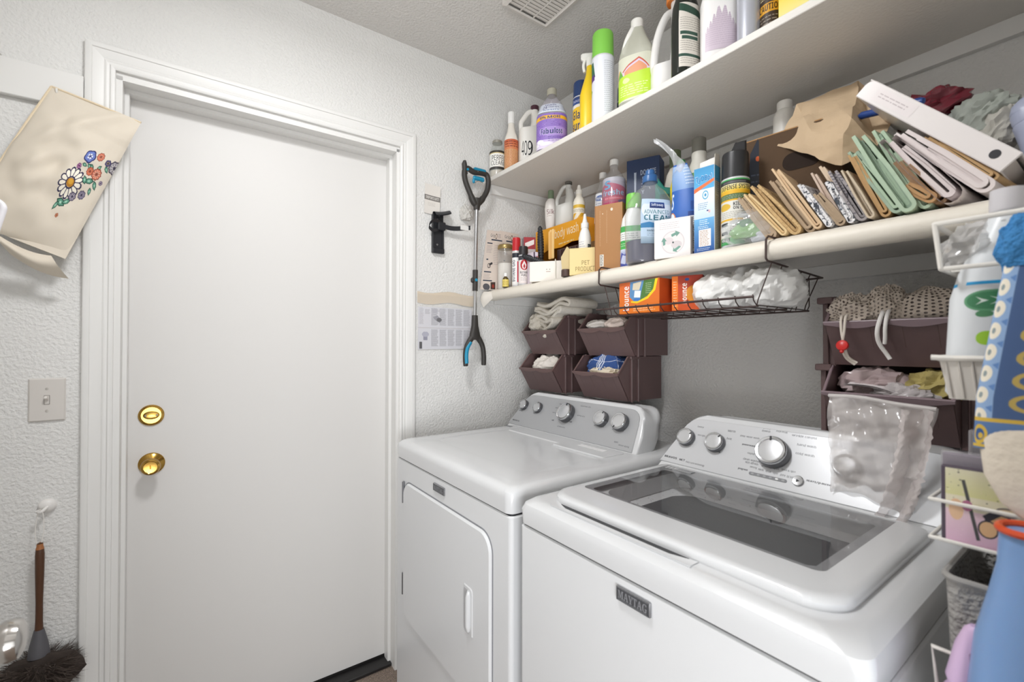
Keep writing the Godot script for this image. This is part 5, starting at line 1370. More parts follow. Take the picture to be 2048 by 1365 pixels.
func paper_pile() -> void:
	var n := noise(FastNoiseLite.TYPE_SIMPLEX_SMOOTH, 0.03, false, 256, 4)
	var kr := bumpy(mt("c6ab88", 0.85), n, 5.0, 0.12, false)
	var kd := bumpy(mt("b09a80", 0.85), n, 5.0, 0.12, false)
	var ky := bumpy(mt("dcc090", 0.85), n, 5.0, 0.12, false)
	var kt := bumpy(mt("d6b995", 0.85), n, 5.0, 0.1, false)
	var cru := bumpy(mt("cbab7a", 0.9), noise(FastNoiseLite.TYPE_CELLULAR, 0.06, false, 256, 3), 9.0, 0.35, false)
	var wh := bumpy(mt("e6dcda", 0.8), n, 5.0, 0.08, false)
	var gr := bumpy(mt("b2c6ad", 0.85), n, 5.0, 0.12, false)
	var g2 := bumpy(mt("9db09c", 0.85), n, 5.0, 0.12, false)
	var prn := art(256, 256, "dcdadb", [["n", 90, "2c3340", 26], ["n", 160, "3a4250", 16], ["n", 120, "e9e7e6", 14], ["n", 60, "9a9ca4", 12]])
	prn.uv1_triplanar = true
	prn.uv1_scale = Vector3.ONE * 9.0
	prn.texture_repeat = true
	var news := art(256, 256, "9a9394", [["l", 10, 10, 230, 20, 12, "5a5560", 5], ["n", 40, "3a3840", 22], ["n", 40, "c4bcb8", 24]])
	news.uv1_triplanar = true
	news.uv1_scale = Vector3.ONE * 7.0
	news.texture_repeat = true
	pbag("paper_bag", "folded grey-brown kraft bag, leftmost of the leaning stack next to the clear bag", Vector2(1.150, 1.668), Vector2(1.232, 1.546), 0.026, 3, kd)
	pbag("paper_bag", "folded golden kraft bag second from the left in the leaning stack", Vector2(1.172, 1.666), Vector2(1.264, 1.547), 0.016, 2, ky, -0.396)
	pbag("paper_bag", "crinkled tan paper bag with rough creases in the leaning stack", Vector2(1.192, 1.681), Vector2(1.287, 1.547), 0.024, 1, cru, -0.388, 0.26, 0.005)
	pbag("paper_bag", "folded kraft bag leaning directly right of the crinkled tan bag", Vector2(1.222, 1.690), Vector2(1.312, 1.548), 0.022, 3, kd, -0.384, 0.26, 0.002)
	pbag("paper_bag", "light tan rolled kraft bag rising highest in the left half of the stack", Vector2(1.240, 1.706), Vector2(1.330, 1.549), 0.017, 2, kt, -0.39, 0.26, 0.004)
	pbag("printed_bag", "folded bag printed in black and white specks beside the tan rolled bag", Vector2(1.291, 1.655), Vector2(1.352, 1.548), 0.013, 1, prn, -0.392, 0.24, 0.006, "paper bag")
	pbag("paper_bag", "small brown folded bag wedged between the two speckled bags", Vector2(1.322, 1.628), Vector2(1.37, 1.549), 0.018, 3, kd, -0.386, 0.24, 0.002)
	pbag("paper_bag", "pinkish white folded bag with a faded red stamp behind the speckled bag", Vector2(1.312, 1.678), Vector2(1.366, 1.556), 0.012, 1, bumpy(mt("cfb9a8", 0.8), n, 5.0, 0.08, false), -0.375, 0.24, 0.004)
	pbag("paper_roll", "rolled cream paper sheet sticking up among the bags", Vector2(1.325, 1.69), Vector2(1.37, 1.60), 0.011, 1, bumpy(mt("d9c3aa", 0.8), n, 5.0, 0.05, false), -0.368, 0.2, 0.005, "paper")
	pbag("printed_bag", "white and black speckled folded bag in the middle of the stack", Vector2(1.344, 1.646), Vector2(1.389, 1.549), 0.014, 1, prn, -0.396, 0.24, 0.007)
	pbag("newspaper", "folded grey newspaper page leaning among the bags", Vector2(1.352, 1.668), Vector2(1.408, 1.55), 0.020, 2, news, -0.38, 0.24, 0.003, "newspaper")
	pbag("paper_bag", "pale kraft bag edge with a bright fold left of the orange-tan bag", Vector2(1.376, 1.660), Vector2(1.424, 1.549), 0.014, 2, bumpy(mt("c9b9a2", 0.85), n, 5.0, 0.1, false), -0.393)
	pbag("paper_bag", "orange-tan folded bag just left of the green bags", Vector2(1.388, 1.690), Vector2(1.446, 1.549), 0.017, 2, bumpy(mt("bb9668", 0.85), n, 5.0, 0.1, false), -0.39)
	pbag("green_bag", "pale green folded bag, leftmost of the green ones", Vector2(1.388, 1.698), Vector2(1.466, 1.552), 0.022, 2, g2, -0.392, 0.26, 0.0035, "bag", gr)
	pbag("green_bag", "pale green folded bag with many creases in the middle of the green group", Vector2(1.402, 1.722), Vector2(1.484, 1.549), 0.026, 3, gr, -0.394, 0.26, 0.003, "bag", g2)
	pbag("green_bag", "pale green folded bag nearest the white bags with a tight bottom roll", Vector2(1.428, 1.728), Vector2(1.506, 1.551), 0.022, 3, gr, -0.39, 0.26, 0.003, "bag", g2)
	pbag("paper_bag", "curled dark kraft bag squeezed between the green and white bags", Vector2(1.464, 1.652), Vector2(1.528, 1.556), 0.024, 2, bumpy(mt("a08062", 0.85), n, 5.0, 0.12, false), -0.388, 0.24, 0.003)
	pbag("paper_bag", "small orange-brown scrap of kraft bag in front of the curled dark bag", Vector2(1.474, 1.60), Vector2(1.516, 1.560), 0.02, 1, bumpy(mt("bd9468", 0.85), n, 5.0, 0.12, false), -0.4, 0.15, 0.002)
	pbag("white_bag", "white paper bag with an open looped fold, lower of the two white ones", Vector2(1.448, 1.700), Vector2(1.546, 1.552), 0.034, 2, wh, -0.40, 0.26, 0.004)
	pbag("white_bag", "white paper bag folded flat under the binder, upper of the two white ones", Vector2(1.462, 1.712), Vector2(1.586, 1.562), 0.026, 3, wh, -0.392, 0.26, 0.004)
	pbag("paper_bag", "ragged tan paper bag pressed under the white binder", Vector2(1.50, 1.690), Vector2(1.592, 1.580), 0.014, 2, bumpy(mt("c9a678", 0.85), n, 5.0, 0.12, false), -0.382, 0.22, 0.004)
	# white ring binder lying on the slope
	var b := thing("ring_binder", "white ring binder lying slanted on top of the paper bags", "binder", Vector3(-0.39, 1.597, 1.612), -90)
	var a2 := Vector2(1.415 - 1.612, 1.812 - 1.597)
	var ang := atan2(a2.y, -a2.x)
	var bm := mt("ece6e4", 0.25)
	var holder := part(b, "spine", M.new().ext(rrect(-0.30, -0.018, 0.0, 0.018, [0.002, 0.002, 0.002, 0.014], 5), -0.004, 0.0, 0.0015), bm, Vector3(0, 0.0, 0.0), Vector3(0, 0, -rad_to_deg(ang)))
	part(holder, "cover", slab(Vector3(-0.30, 0.0145, -0.27), Vector3(0.0, 0.0175, -0.003), 0.001), bm)
	part(holder, "cover", slab(Vector3(-0.30, -0.0175, -0.27), Vector3(0.0, -0.0145, -0.003), 0.001), bm)
	part(holder, "pages", slab(Vector3(-0.285, -0.012, -0.25), Vector3(-0.01, 0.010, -0.012)), mt("dcd3cb", 0.9))
	part(holder, "spine_label", M.new().quad4(Vector3(-0.27, -0.011, 0.0003), Vector3(-0.185, -0.011, 0.0003), Vector3(-0.185, 0.011, 0.0003), Vector3(-0.27, 0.011, 0.0003)), art(400, 100, "e9e1e0", [["l", 40, 30, 300, 2, 24, "c4b9ba", 9]]))
	part(holder, "finger_hole", M.new().lathe([[0.0075, 0.0], [0.0075, 0.0006], [0.0, 0.0006]], 24), mt("26262c", 0.5), Vector3(-0.028, 0.0, 0.0002), Vector3(90, 0, 0))
	# crumpled open paper bag on the dark box
	var bag := crease([Vector3(1.194, 1.808, -0.270), Vector3(1.217, 1.916, -0.220), Vector3(1.274, 1.810, -0.285), Vector3(1.340, 1.699, -0.310), Vector3(1.360, 1.800, -0.300), Vector3(1.336, 1.948, -0.160), Vector3(1.402, 1.734, -0.270), Vector3(1.412, 1.826, -0.200), Vector3(1.255, 1.765, -0.285), Vector3(1.270, 1.930, -0.190), Vector3(1.353, 1.762, -0.315), Vector3(1.372, 1.805, -0.220)],
		[[0, 8, 2], [0, 2, 1], [8, 3, 10], [8, 10, 2], [2, 10, 4], [2, 4, 9], [1, 2, 9], [9, 4, 5], [10, 3, 6], [10, 6, 4], [4, 11, 5], [4, 6, 11], [11, 7, 5], [11, 6, 7]], 3, 0.012, 5)
	var pb := thing("open_paper_bag", "crumpled light kraft bag lying open on top of the dark cardboard box", "paper bag", Vector3(-0.22, 1.72, 1.30))
	part(pb, "bag_front", M.new().add(bag, Transform3D(Basis.IDENTITY, -Vector3(-0.22, 1.72, 1.30))), bumpy(mt("cdb494", 0.85), n, 6.0, 0.1, false), Vector3.ZERO, Vector3.ZERO, 28.0)
	var back := crease([Vector3(1.20, 1.848, -0.15), Vector3(1.222, 1.91, -0.175), Vector3(1.27, 1.925, -0.15), Vector3(1.336, 1.944, -0.12), Vector3(1.41, 1.835, -0.13), Vector3(1.31, 1.85, -0.10)], [[0, 5, 1], [1, 5, 2], [2, 5, 3], [3, 5, 4]], 3, 0.006, 9)
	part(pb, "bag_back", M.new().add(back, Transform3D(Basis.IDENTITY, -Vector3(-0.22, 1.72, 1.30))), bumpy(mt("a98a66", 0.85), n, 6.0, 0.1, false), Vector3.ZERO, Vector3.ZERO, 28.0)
	# odds and ends behind the binder
	solo("red_plastic_bag", "dark red plastic bag bunched up behind the top of the binder", "plastic bag", wad(21, 0.055, 0.035, 0.05, 0.4, 20, 1.8), mt("6f2733", 0.2), Vector3(-0.17, 1.812, 1.468), -90)
	solo("blue_marker", "blue marker pen lying under the upper end of the binder", "pen", M.new().lathe([[0.003, 0.0], [0.008, 0.008], [0.008, 0.12], [0.006, 0.126], [0.0, 0.127]], 18), mt("23468e", 0.35), Vector3(-0.262, 1.816, 1.362), 0)
	get_node("blue_marker").rotation_degrees = Vector3(102, -14, 0)
	var gc := thing("grey_cloth", "bunched grey-green cleaning cloth on top of the pile behind the binder", "cloth", Vector3(-0.19, 1.62, 1.545), -90)
	part(gc, "cloth", wad(31, 0.05, 0.045, 0.05, 0.35, 26, 2.0), cloth("a3a8a0", 60, 0.1), Vector3(0.005, 0.128, 0.0))
	part(gc, "corner", wad(33, 0.03, 0.04, 0.03, 0.35, 20, 2.0), cloth("bdbab1", 60, 0.1), Vector3(0.035, 0.09, 0.03))
	var gb := thing("lotion_bottle", "blue-grey squeeze bottle with a dark oval label tilted at the far right", "bottle", Vector3(-0.25, TOP_L, 1.668))
	gb.rotation_degrees = Vector3(-13, 0, 0)
	var gbb := part(gb, "body", M.new().loft([[0.0, 0.03, 0.022, 2.4], [0.006, 0.034, 0.025, 2.4], [0.15, 0.034, 0.025, 2.4], [0.165, 0.0345, 0.026, 2.2], [0.168, 0.0325, 0.024, 2.2], [0.171, 0.0335, 0.0255, 2.2], [0.186, 0.033, 0.025, 2.2], [0.189, 0.031, 0.024, 2.2], [0.192, 0.032, 0.0245, 2.2], [0.205, 0.027, 0.021, 2.0], [0.214, 0.015, 0.012], [0.217, 0.006, 0.005]], 32), mt("aab0c6", 0.35), Vector3.ZERO, Vector3(0, facing(-0.25, 1.6, 10), 0))
	part(gbb, "oval_label", M.new().ext(rrect(-0.018, 0.06, 0.018, 0.145, 0.0178, 7), 0.0252, 0.0262), mt("5a5864", 0.5))

func crease(p: Array, tris: Array, sub: int, amp: float, sd: int) -> M:   # crumpled sheet: points (z, y, x) in world, triangles, subdivided and creased, with a little thickness
	var f := FastNoiseLite.new()
	f.seed = sd
	f.frequency = 14.0
	f.fractal_octaves = 2
	var m := M.new()
	var w := []
	for q in p:
		w.append(Vector3(q.z, q.y, q.x))
	for tr in tris:
		var a: Vector3 = w[tr[0]]
		var b: Vector3 = w[tr[1]]
		var c: Vector3 = w[tr[2]]
		var s := int(pow(2, sub))
		var pt := func(i, j):
			var q: Vector3 = a + (b - a) * (float(i) / s) + (c - a) * (float(j) / s)
			return q + Vector3(f.get_noise_3dv(q), 0.5 * f.get_noise_3dv(q + Vector3(3, 1, 0)), 0.5 * f.get_noise_3dv(q + Vector3(0, 5, 2))) * amp
		for i in s:
			for j in s - i:
				var u0 = pt.call(i, j)
				var u1 = pt.call(i + 1, j)
				var u2 = pt.call(i, j + 1)
				m.tri(u0, u1, u2)
				m.tri(u0 + Vector3(0.0015, 0, 0), u2 + Vector3(0.0015, 0, 0), u1 + Vector3(0.0015, 0, 0))
				if i + j < s - 1:
					var u3 = pt.call(i + 1, j + 1)
					m.tri(u1, u3, u2)
					m.tri(u1 + Vector3(0.0015, 0, 0), u2 + Vector3(0.0015, 0, 0), u3 + Vector3(0.0015, 0, 0))
	return m

# ---------------------------------------------------------------- wire basket under the lower shelf
func wp(t: Node3D, called: String, m: M, mat: Material, ang := 42.0) -> MeshInstance3D:   # a part given in world coordinates, for a thing that is not turned
	return part(t, called, m.xf(Transform3D(Basis.IDENTITY, -t.position)), mat, Vector3.ZERO, Vector3.ZERO, ang)

func basket_things() -> void:
	var wm := mt("4a3b38", 0.4, 0.3)
	var t := thing("wire_basket", "brown wire basket hooked under the lower shelf", "wire basket", Vector3(-0.27, 1.385, 0.97))
	for s in [[0.715, 0.745], [1.235, 1.20]]:
		wp(t, "hook_arm", M.new().tube([Vector3(-0.33, 1.5445, s[0]), Vector3(-0.416, 1.5445, s[0]), Vector3(-0.4265, 1.536, s[0]), Vector3(-0.4275, 1.492, s[0]), Vector3(-0.420, 1.487, s[0]), Vector3(-0.125, 1.4745, s[0]), Vector3(-0.115, 1.4745, s[0])], 0.0026, 8), wm)
		for k in 6:
			var x := -0.40 + k * 0.052
			wp(t, "wire", M.new().tube([Vector3(x, 1.486 - 0.042 * (x + 0.42), s[0]), Vector3(x, 1.40, lerpf(s[0], s[1], 0.9)), Vector3(x, 1.385, s[1])], 0.0015, 6), wm)
	wp(t, "front_rail", M.new().tube([Vector3(-0.424, 1.407, 0.702), Vector3(-0.424, 1.407, 1.205)], 0.0031, 8), wm)
	wp(t, "bottom_rail", M.new().tube([Vector3(-0.408, 1.385, 0.735), Vector3(-0.408, 1.385, 1.208)], 0.0024, 8), wm)
	wp(t, "bottom_rail", M.new().tube([Vector3(-0.26, 1.3845, 0.735), Vector3(-0.26, 1.3845, 1.208)], 0.0024, 8), wm)
	wp(t, "back_rail", M.new().tube([Vector3(-0.118, 1.474, 0.715), Vector3(-0.118, 1.474, 1.235)], 0.0026, 8), wm)
	wp(t, "back_rail", M.new().tube([Vector3(-0.13, 1.386, 0.735), Vector3(-0.13, 1.386, 1.208)], 0.0024, 8), wm)
	for k in 12:
		var z := 0.733 + k * 0.0428
		wp(t, "wire", M.new().tube([Vector3(-0.4255, 1.412, z), Vector3(-0.421, 1.398, z), Vector3(-0.408, 1.388, z), Vector3(-0.13, 1.388, z), Vector3(-0.118, 1.40, z), Vector3(-0.118, 1.474, z)], 0.0015, 6), wm)
	# dryer sheet cartons
	var bl := [["g", 0, 0, 512, 380, "d9682c", "ee7f22"], ["p", [[150, 0], [430, 0], [400, 120], [330, 220], [210, 250], [140, 180]], "5f8fbf"], ["p", [[190, 20], [300, 10], [270, 110], [180, 100]], "d9cdb4"], ["p", [[210, 110], [290, 120], [280, 200], [200, 190]], "eceef0"], ["o", 240, 220, 50, 20, "3f78c0"], ["p", [[330, 0], [480, 0], [440, 120], [370, 190], [280, 230], [300, 120]], "4f7a3a"], ["l", 350, 40, 80, 6, 22, "c9d6b4", 5], ["p", [[470, 0], [500, 0], [470, 130], [380, 220], [240, 266], [160, 250], [160, 232], [250, 240], [370, 196], [444, 116]], "f2d31e"]]
	var word := [["t", 44, 40, 96, 310, "bounce", "c22f35", "b", 3], ["t", 50, 46, 84, 298, "bounce", "f4efe9", "b", 3]]
	var c := thing("dryer_sheet_carton", "orange dryer sheet carton with a green and blue picture in the wire basket", "box", Vector3(-0.372, 1.3895, 0.852), -90 - 4)
	print_box(c, 0.158, 0.098, 0.055, art(512, 380, "ee7f22", bl + word + [["l", 190, 300, 280, 3, 24, "f6d9b0", 7]]), mt("c9521f", 0.5), mt("e2701f", 0.5))
	c = thing("dryer_sheet_carton", "red-orange dryer sheet carton standing end on beside the picture carton", "box", Vector3(-0.345, 1.3895, 0.985), -90 + 24)
	print_box(c, 0.082, 0.098, 0.065, art(300, 380, "c9481e", [["g", 0, 0, 300, 380, "a8321c", "d9581f"], ["r", 0, 0, 60, 380, "ee7a22"], ["o", 210, 200, 70, 90, "d98a1f"], ["t", 90, 80, 60, 230, "bounce", "f4efe9", "b", 3], ["o", 150, 40, 22, 16, "2f4a8a"], ["l", 14, 60, 36, 10, 30, "f3d7b0", 6]]), mt("8f2a1c", 0.5), mt("b03a1c", 0.5))
	var pl := mt("ecebe8", 0.3)
	pl = pl.duplicate()
	pl.backlight_enabled = true
	pl.backlight = Color(0.35, 0.35, 0.34)
	var gl := "white plastic bags in the wire basket"
	solo("plastic_bag", "crumpled white plastic bag nearest the dryer sheet cartons", "plastic bag", wad(41, 0.062, 0.050, 0.07, 0.24, 30, 1.15), pl, Vector3(-0.335, 1.431, 1.075), -90, gl, 34.0)
	solo("plastic_bag", "taller folded white plastic bag in the middle of the wire basket", "plastic bag", wad(42, 0.045, 0.056, 0.09, 0.24, 30, 1.3), pl, Vector3(-0.29, 1.437, 1.128), -90, gl, 34.0)
	solo("plastic_bag", "loose white plastic bag at the right end of the wire basket", "plastic bag", wad(43, 0.06, 0.056, 0.08, 0.3, 30, 1.2), pl, Vector3(-0.30, 1.434, 1.196), -90, gl, 34.0)

# ---------------------------------------------------------------- brown stacking bins
func bin(label: String, z: float, y: float, flange: float, rim: StandardMaterial3D, group: String) -> Node3D:
	var t := thing("stacking_bin", label, "storage bin", Vector3(-0.025, y, z), -90, group)
	t.rotation_degrees.x = 0
	var bm := mt("665150", 0.42)
	var w := 0.1125
	var h := 0.16
	var prof := PackedVector2Array([Vector2(0, 0), Vector2(0.185, 0), Vector2(0.245, 0.098), Vector2(0.195, h), Vector2(0, h)])
	for s in [-1.0, 1.0]:
		var sw := M.new()
		var a := []
		var b := []
		for p in prof:
			a.append(Vector3(s * w, p.y, p.x))
			b.append(Vector3(s * (w - 0.003), p.y, p.x))
		sw.ext(prof, -0.0015, 0.0015)
		var wall := part(t, "side_wall", sw, bm, Vector3(s * w, 0, 0), Vector3(0, -90, 0))
		wall.basis = Basis(Vector3(0, 0, 1), Vector3(0, 1, 0), Vector3(-1, 0, 0))
		for k in 2:
			part(t, "post", slab(Vector3(s * w, -0.004, 0.135 + 0.036 * k), Vector3(s * (w + 0.008), h + 0.006, 0.143 + 0.036 * k), 0.0015), bm)
		part(t, "stack_tab", slab(Vector3(s * w, h - 0.008, 0.13), Vector3(s * (w + 0.010), h + 0.004, 0.185), 0.002), bm)
		if flange > 0.0:
			part(t, "corner_post", slab(Vector3(s * w, -0.006, 0.17), Vector3(s * (w + flange), h + 0.004, 0.186), 0.002), bm)
			part(t, "corner_post", slab(Vector3(s * (w + flange * 0.45), -0.006, 0.185), Vector3(s * (w + flange * 0.55), h + 0.004, 0.196), 0.002), bm)
			part(t, "corner_tab", slab(Vector3(s * w, h - 0.012, 0.165), Vector3(s * (w + flange * 1.25), h + 0.004, 0.202), 0.002), bm)
		# rim along the opening
		var e := 0.004
		part(t, "rim", M.new().tube([Vector3(s * w, h, 0.192), Vector3(s * w, 0.098, 0.246)], 0.0035, 8), rim)
		part(t, "rim", M.new().tube([Vector3(s * w, h, 0.0), Vector3(s * w, h, 0.192)], 0.0028, 8), bm)
	part(t, "bottom", slab(Vector3(-w, 0, 0), Vector3(w, 0.003, 0.185)), bm)
	part(t, "back", slab(Vector3(-w, 0, 0), Vector3(w, h, 0.003)), bm)
	var f := M.new()
	var n := Vector3(0, -0.0015, 0.0026)
	f.quad(Vector3(-w, 0, 0.185) + n, Vector3(w, 0, 0.185) + n, Vector3(w, 0.098, 0.245) + n, Vector3(-w, 0.098, 0.245) + n)
	f.quad(Vector3(w, 0, 0.185) - n, Vector3(-w, 0, 0.185) - n, Vector3(-w, 0.098, 0.245) - n, Vector3(w, 0.098, 0.245) - n)
	var fo := part(t, "front_panel", f, bm)
	for k in 4:
		var x := -w + w * 2 * (k + 0.5) / 4.0
		part(fo, "groove", M.new().tube([Vector3(x, 0.004, 0.1895), Vector3(x, 0.088, 0.2415)], 0.0012, 6), mt("56433f", 0.4))
	# scalloped lip
	var lip := PackedVector2Array()
	lip.append(Vector2(-w - 0.004, 0.004))
	lip.append(Vector2(-w - 0.004, -0.004))
	for i in 25:
		var u := i / 24.0
		lip.append(Vector2(lerpf(-w, w, u), -0.005 - 0.011 * absf(sin(u * TAU)) * (0.6 + 0.4 * absf(sin(u * PI)))))
	lip.append(Vector2(w + 0.004, -0.004))
	lip.append(Vector2(w + 0.004, 0.004))
	part(t, "lip", M.new().ext(lip, -0.002, 0.003, 0.001), rim, Vector3(0, 0.098, 0.2475), Vector3(26, 0, 0))
	return t

func bins_left() -> void:
	var g := "brown stacking bins on the dryer console"
	var rim := mt("6e5653", 0.35)
	var y0 := 1.0895
	bin("brown plastic stacking bin with a crumpled cream rag, lower left of the four", 0.19, y0, 0, rim, g)
	bin("brown plastic stacking bin overflowing with folded white towels, upper left of the four", 0.21, y0 + 0.165, 0, rim, g)
	bin("brown plastic stacking bin with a blue striped cloth, lower right of the four", 0.543, y0, 0, rim, g)
	bin("brown plastic stacking bin with white socks and a woven bag, upper right of the four", 0.572, y0 + 0.165, 0, rim, g)
	var cr := cloth("d9d2c5", 60, 0.12)
	var cw := cloth("e6dfd6", 60, 0.12)
	# folded towels
	for k in 4:
		var path := PackedVector2Array()
		for i in 15:
			var u := i / 14.0
			path.append(Vector2(lerpf(-0.085, 0.10 + 0.006 * k, u), 0.012 * sin(u * 5.0 + k) + 0.008 * sin(u * 11.0 + 2.0 * k)))
		for i in 6:
			var a := -PI / 2 + PI * i / 5.0
			path.append(Vector2(0.10 + 0.006 * k + cos(a) * 0.008, path[14].y + 0.009 + sin(a) * 0.009))
		for i in 12:
			var u := 1.0 - i / 11.0
			path.append(Vector2(lerpf(-0.07, 0.098, u), 0.020 + 0.012 * sin(u * 5.0 + k)))
		var m := M.new().ext(ribbon(path, 0.017), 0.0, 0.17, 0.005)
		solo("folded_towel", ["folded off-white terry towel, lowest of the towels heaped in the upper left bin", "folded off-white terry towel second from the bottom of the heap", "folded off-white terry towel second from the top of the heap", "folded off-white terry towel on top of the heap, its end hanging right"][k], "towel", m, cloth(["ddd6c9", "e3dccf", "e6e0d4", "e0d9cc"][k], 60, 0.16), Vector3(-0.07 - 0.006 * k, y0 + 0.262 + 0.034 * k, 0.20 + 0.014 * k), -90 - 20 + 8 * k, "towels in the upper left bin", 55.0)
	solo("rag", "pale peach rag drooping over the front of the upper left bin with a loose thread", "rag", wad(51, 0.055, 0.05, 0.04, 0.28, 26, 1.6), cw, Vector3(-0.19, y0 + 0.318, 0.232), -90, "", 50.0)
	solo("rag", "bunched beige rag at the left front of the upper left bin", "rag", wad(52, 0.034, 0.045, 0.04, 0.3, 22, 1.8), cr, Vector3(-0.225, y0 + 0.295, 0.15), -90, "", 50.0)
	solo("rag", "crumpled cream rag filling the lower left bin", "rag", wad(53, 0.082, 0.055, 0.062, 0.3, 34, 1.9), cw, Vector3(-0.182, y0 + 0.098, 0.19), -90, "", 50.0)
	solo("sock", "rolled white sock at the left front of the upper right bin", "sock", wad(54, 0.05, 0.02, 0.035, 0.25, 22, 2.0), cloth("e2dcd6", 60, 0.1), Vector3(-0.235, y0 + 0.278, 0.535), -90, "", 50.0)
	solo("sock", "rolled white sock with a pink toe at the right front of the upper right bin", "sock", wad(55, 0.045, 0.022, 0.035, 0.25, 22, 2.0), cloth("e6d6cc", 60, 0.1), Vector3(-0.235, y0 + 0.28, 0.622), -90, "", 50.0)
	# woven bag with dark squares, with a scrap of film
	var wv := art(256, 256, "a9825a", [["p", [[30, 0], [80, 30], [50, 80], [0, 50]], "2c2a22"], ["p", [[150, 20], [200, 50], [170, 100], [120, 70]], "2c2a22"], ["p", [[90, 100], [140, 130], [110, 180], [60, 150]], "2c2a22"], ["p", [[210, 120], [256, 150], [230, 200], [180, 170]], "2c2a22"], ["p", [[150, 190], [200, 220], [180, 256], [130, 240]], "2c2a22"], ["p", [[20, 190], [60, 210], [40, 256], [0, 240]], "2c2a22"]])
	var wb := thing("woven_bag", "tan bag with a dark checker pattern tucked behind the socks", "bag", Vector3(-0.13, y0 + 0.175, 0.575), -90)
	part(wb, "bag_body", M.new().loft([[0.0, 0.06, 0.03, 3.0], [0.06, 0.062, 0.032, 2.8], [0.125, 0.05, 0.024, 2.4], [0.16, 0.03, 0.006, 2.0]], 28), wv)
	part(wb, "film", wad(56, 0.045, 0.03, 0.02, 0.4, 18, 2.2), clear("e2e2e2", 0.3, 0.15), Vector3(-0.035, 0.15, 0.01))
	# blue cloth with white stripes
	var bc := art(512, 512, "35528c", [["r", 0, 90, 512, 6, "d9dde6"], ["r", 0, 250, 512, 6, "d9dde6"], ["r", 0, 410, 512, 6, "d9dde6"], ["r", 80, 0, 12, 512, "d5dae4"], ["r", 104, 0, 12, 512, "d5dae4"], ["r", 128, 0, 12, 512, "d5dae4"], ["r", 152, 0, 12, 512, "d5dae4"], ["r", 330, 0, 5, 512, "c9d0de"], ["r", 430, 0, 5, 512, "c9d0de"], ["n", 700, "2a4680", 3]])
	bc.roughness = 0.95
	bc.texture_repeat = true
	bc.uv1_scale = Vector3(3.0, 1.6, 1.0)
	solo("striped_cloth", "dark blue kitchen cloth with white stripes stuffed in the lower right bin", "cloth", wad(57, 0.092, 0.06, 0.068, 0.26, 36, 1.9), bc, Vector3(-0.176, y0 + 0.108, 0.543), -90, "", 50.0)
	solo("rag", "small cream rag in front of the blue striped cloth", "rag", wad(58, 0.062, 0.02, 0.028, 0.4, 26, 2.6), cloth("dcd0bb", 60, 0.12), Vector3(-0.235, y0 + 0.098, 0.565), -90, "", 50.0)
	# flap of the lower shelf liner carton seen behind: nothing else

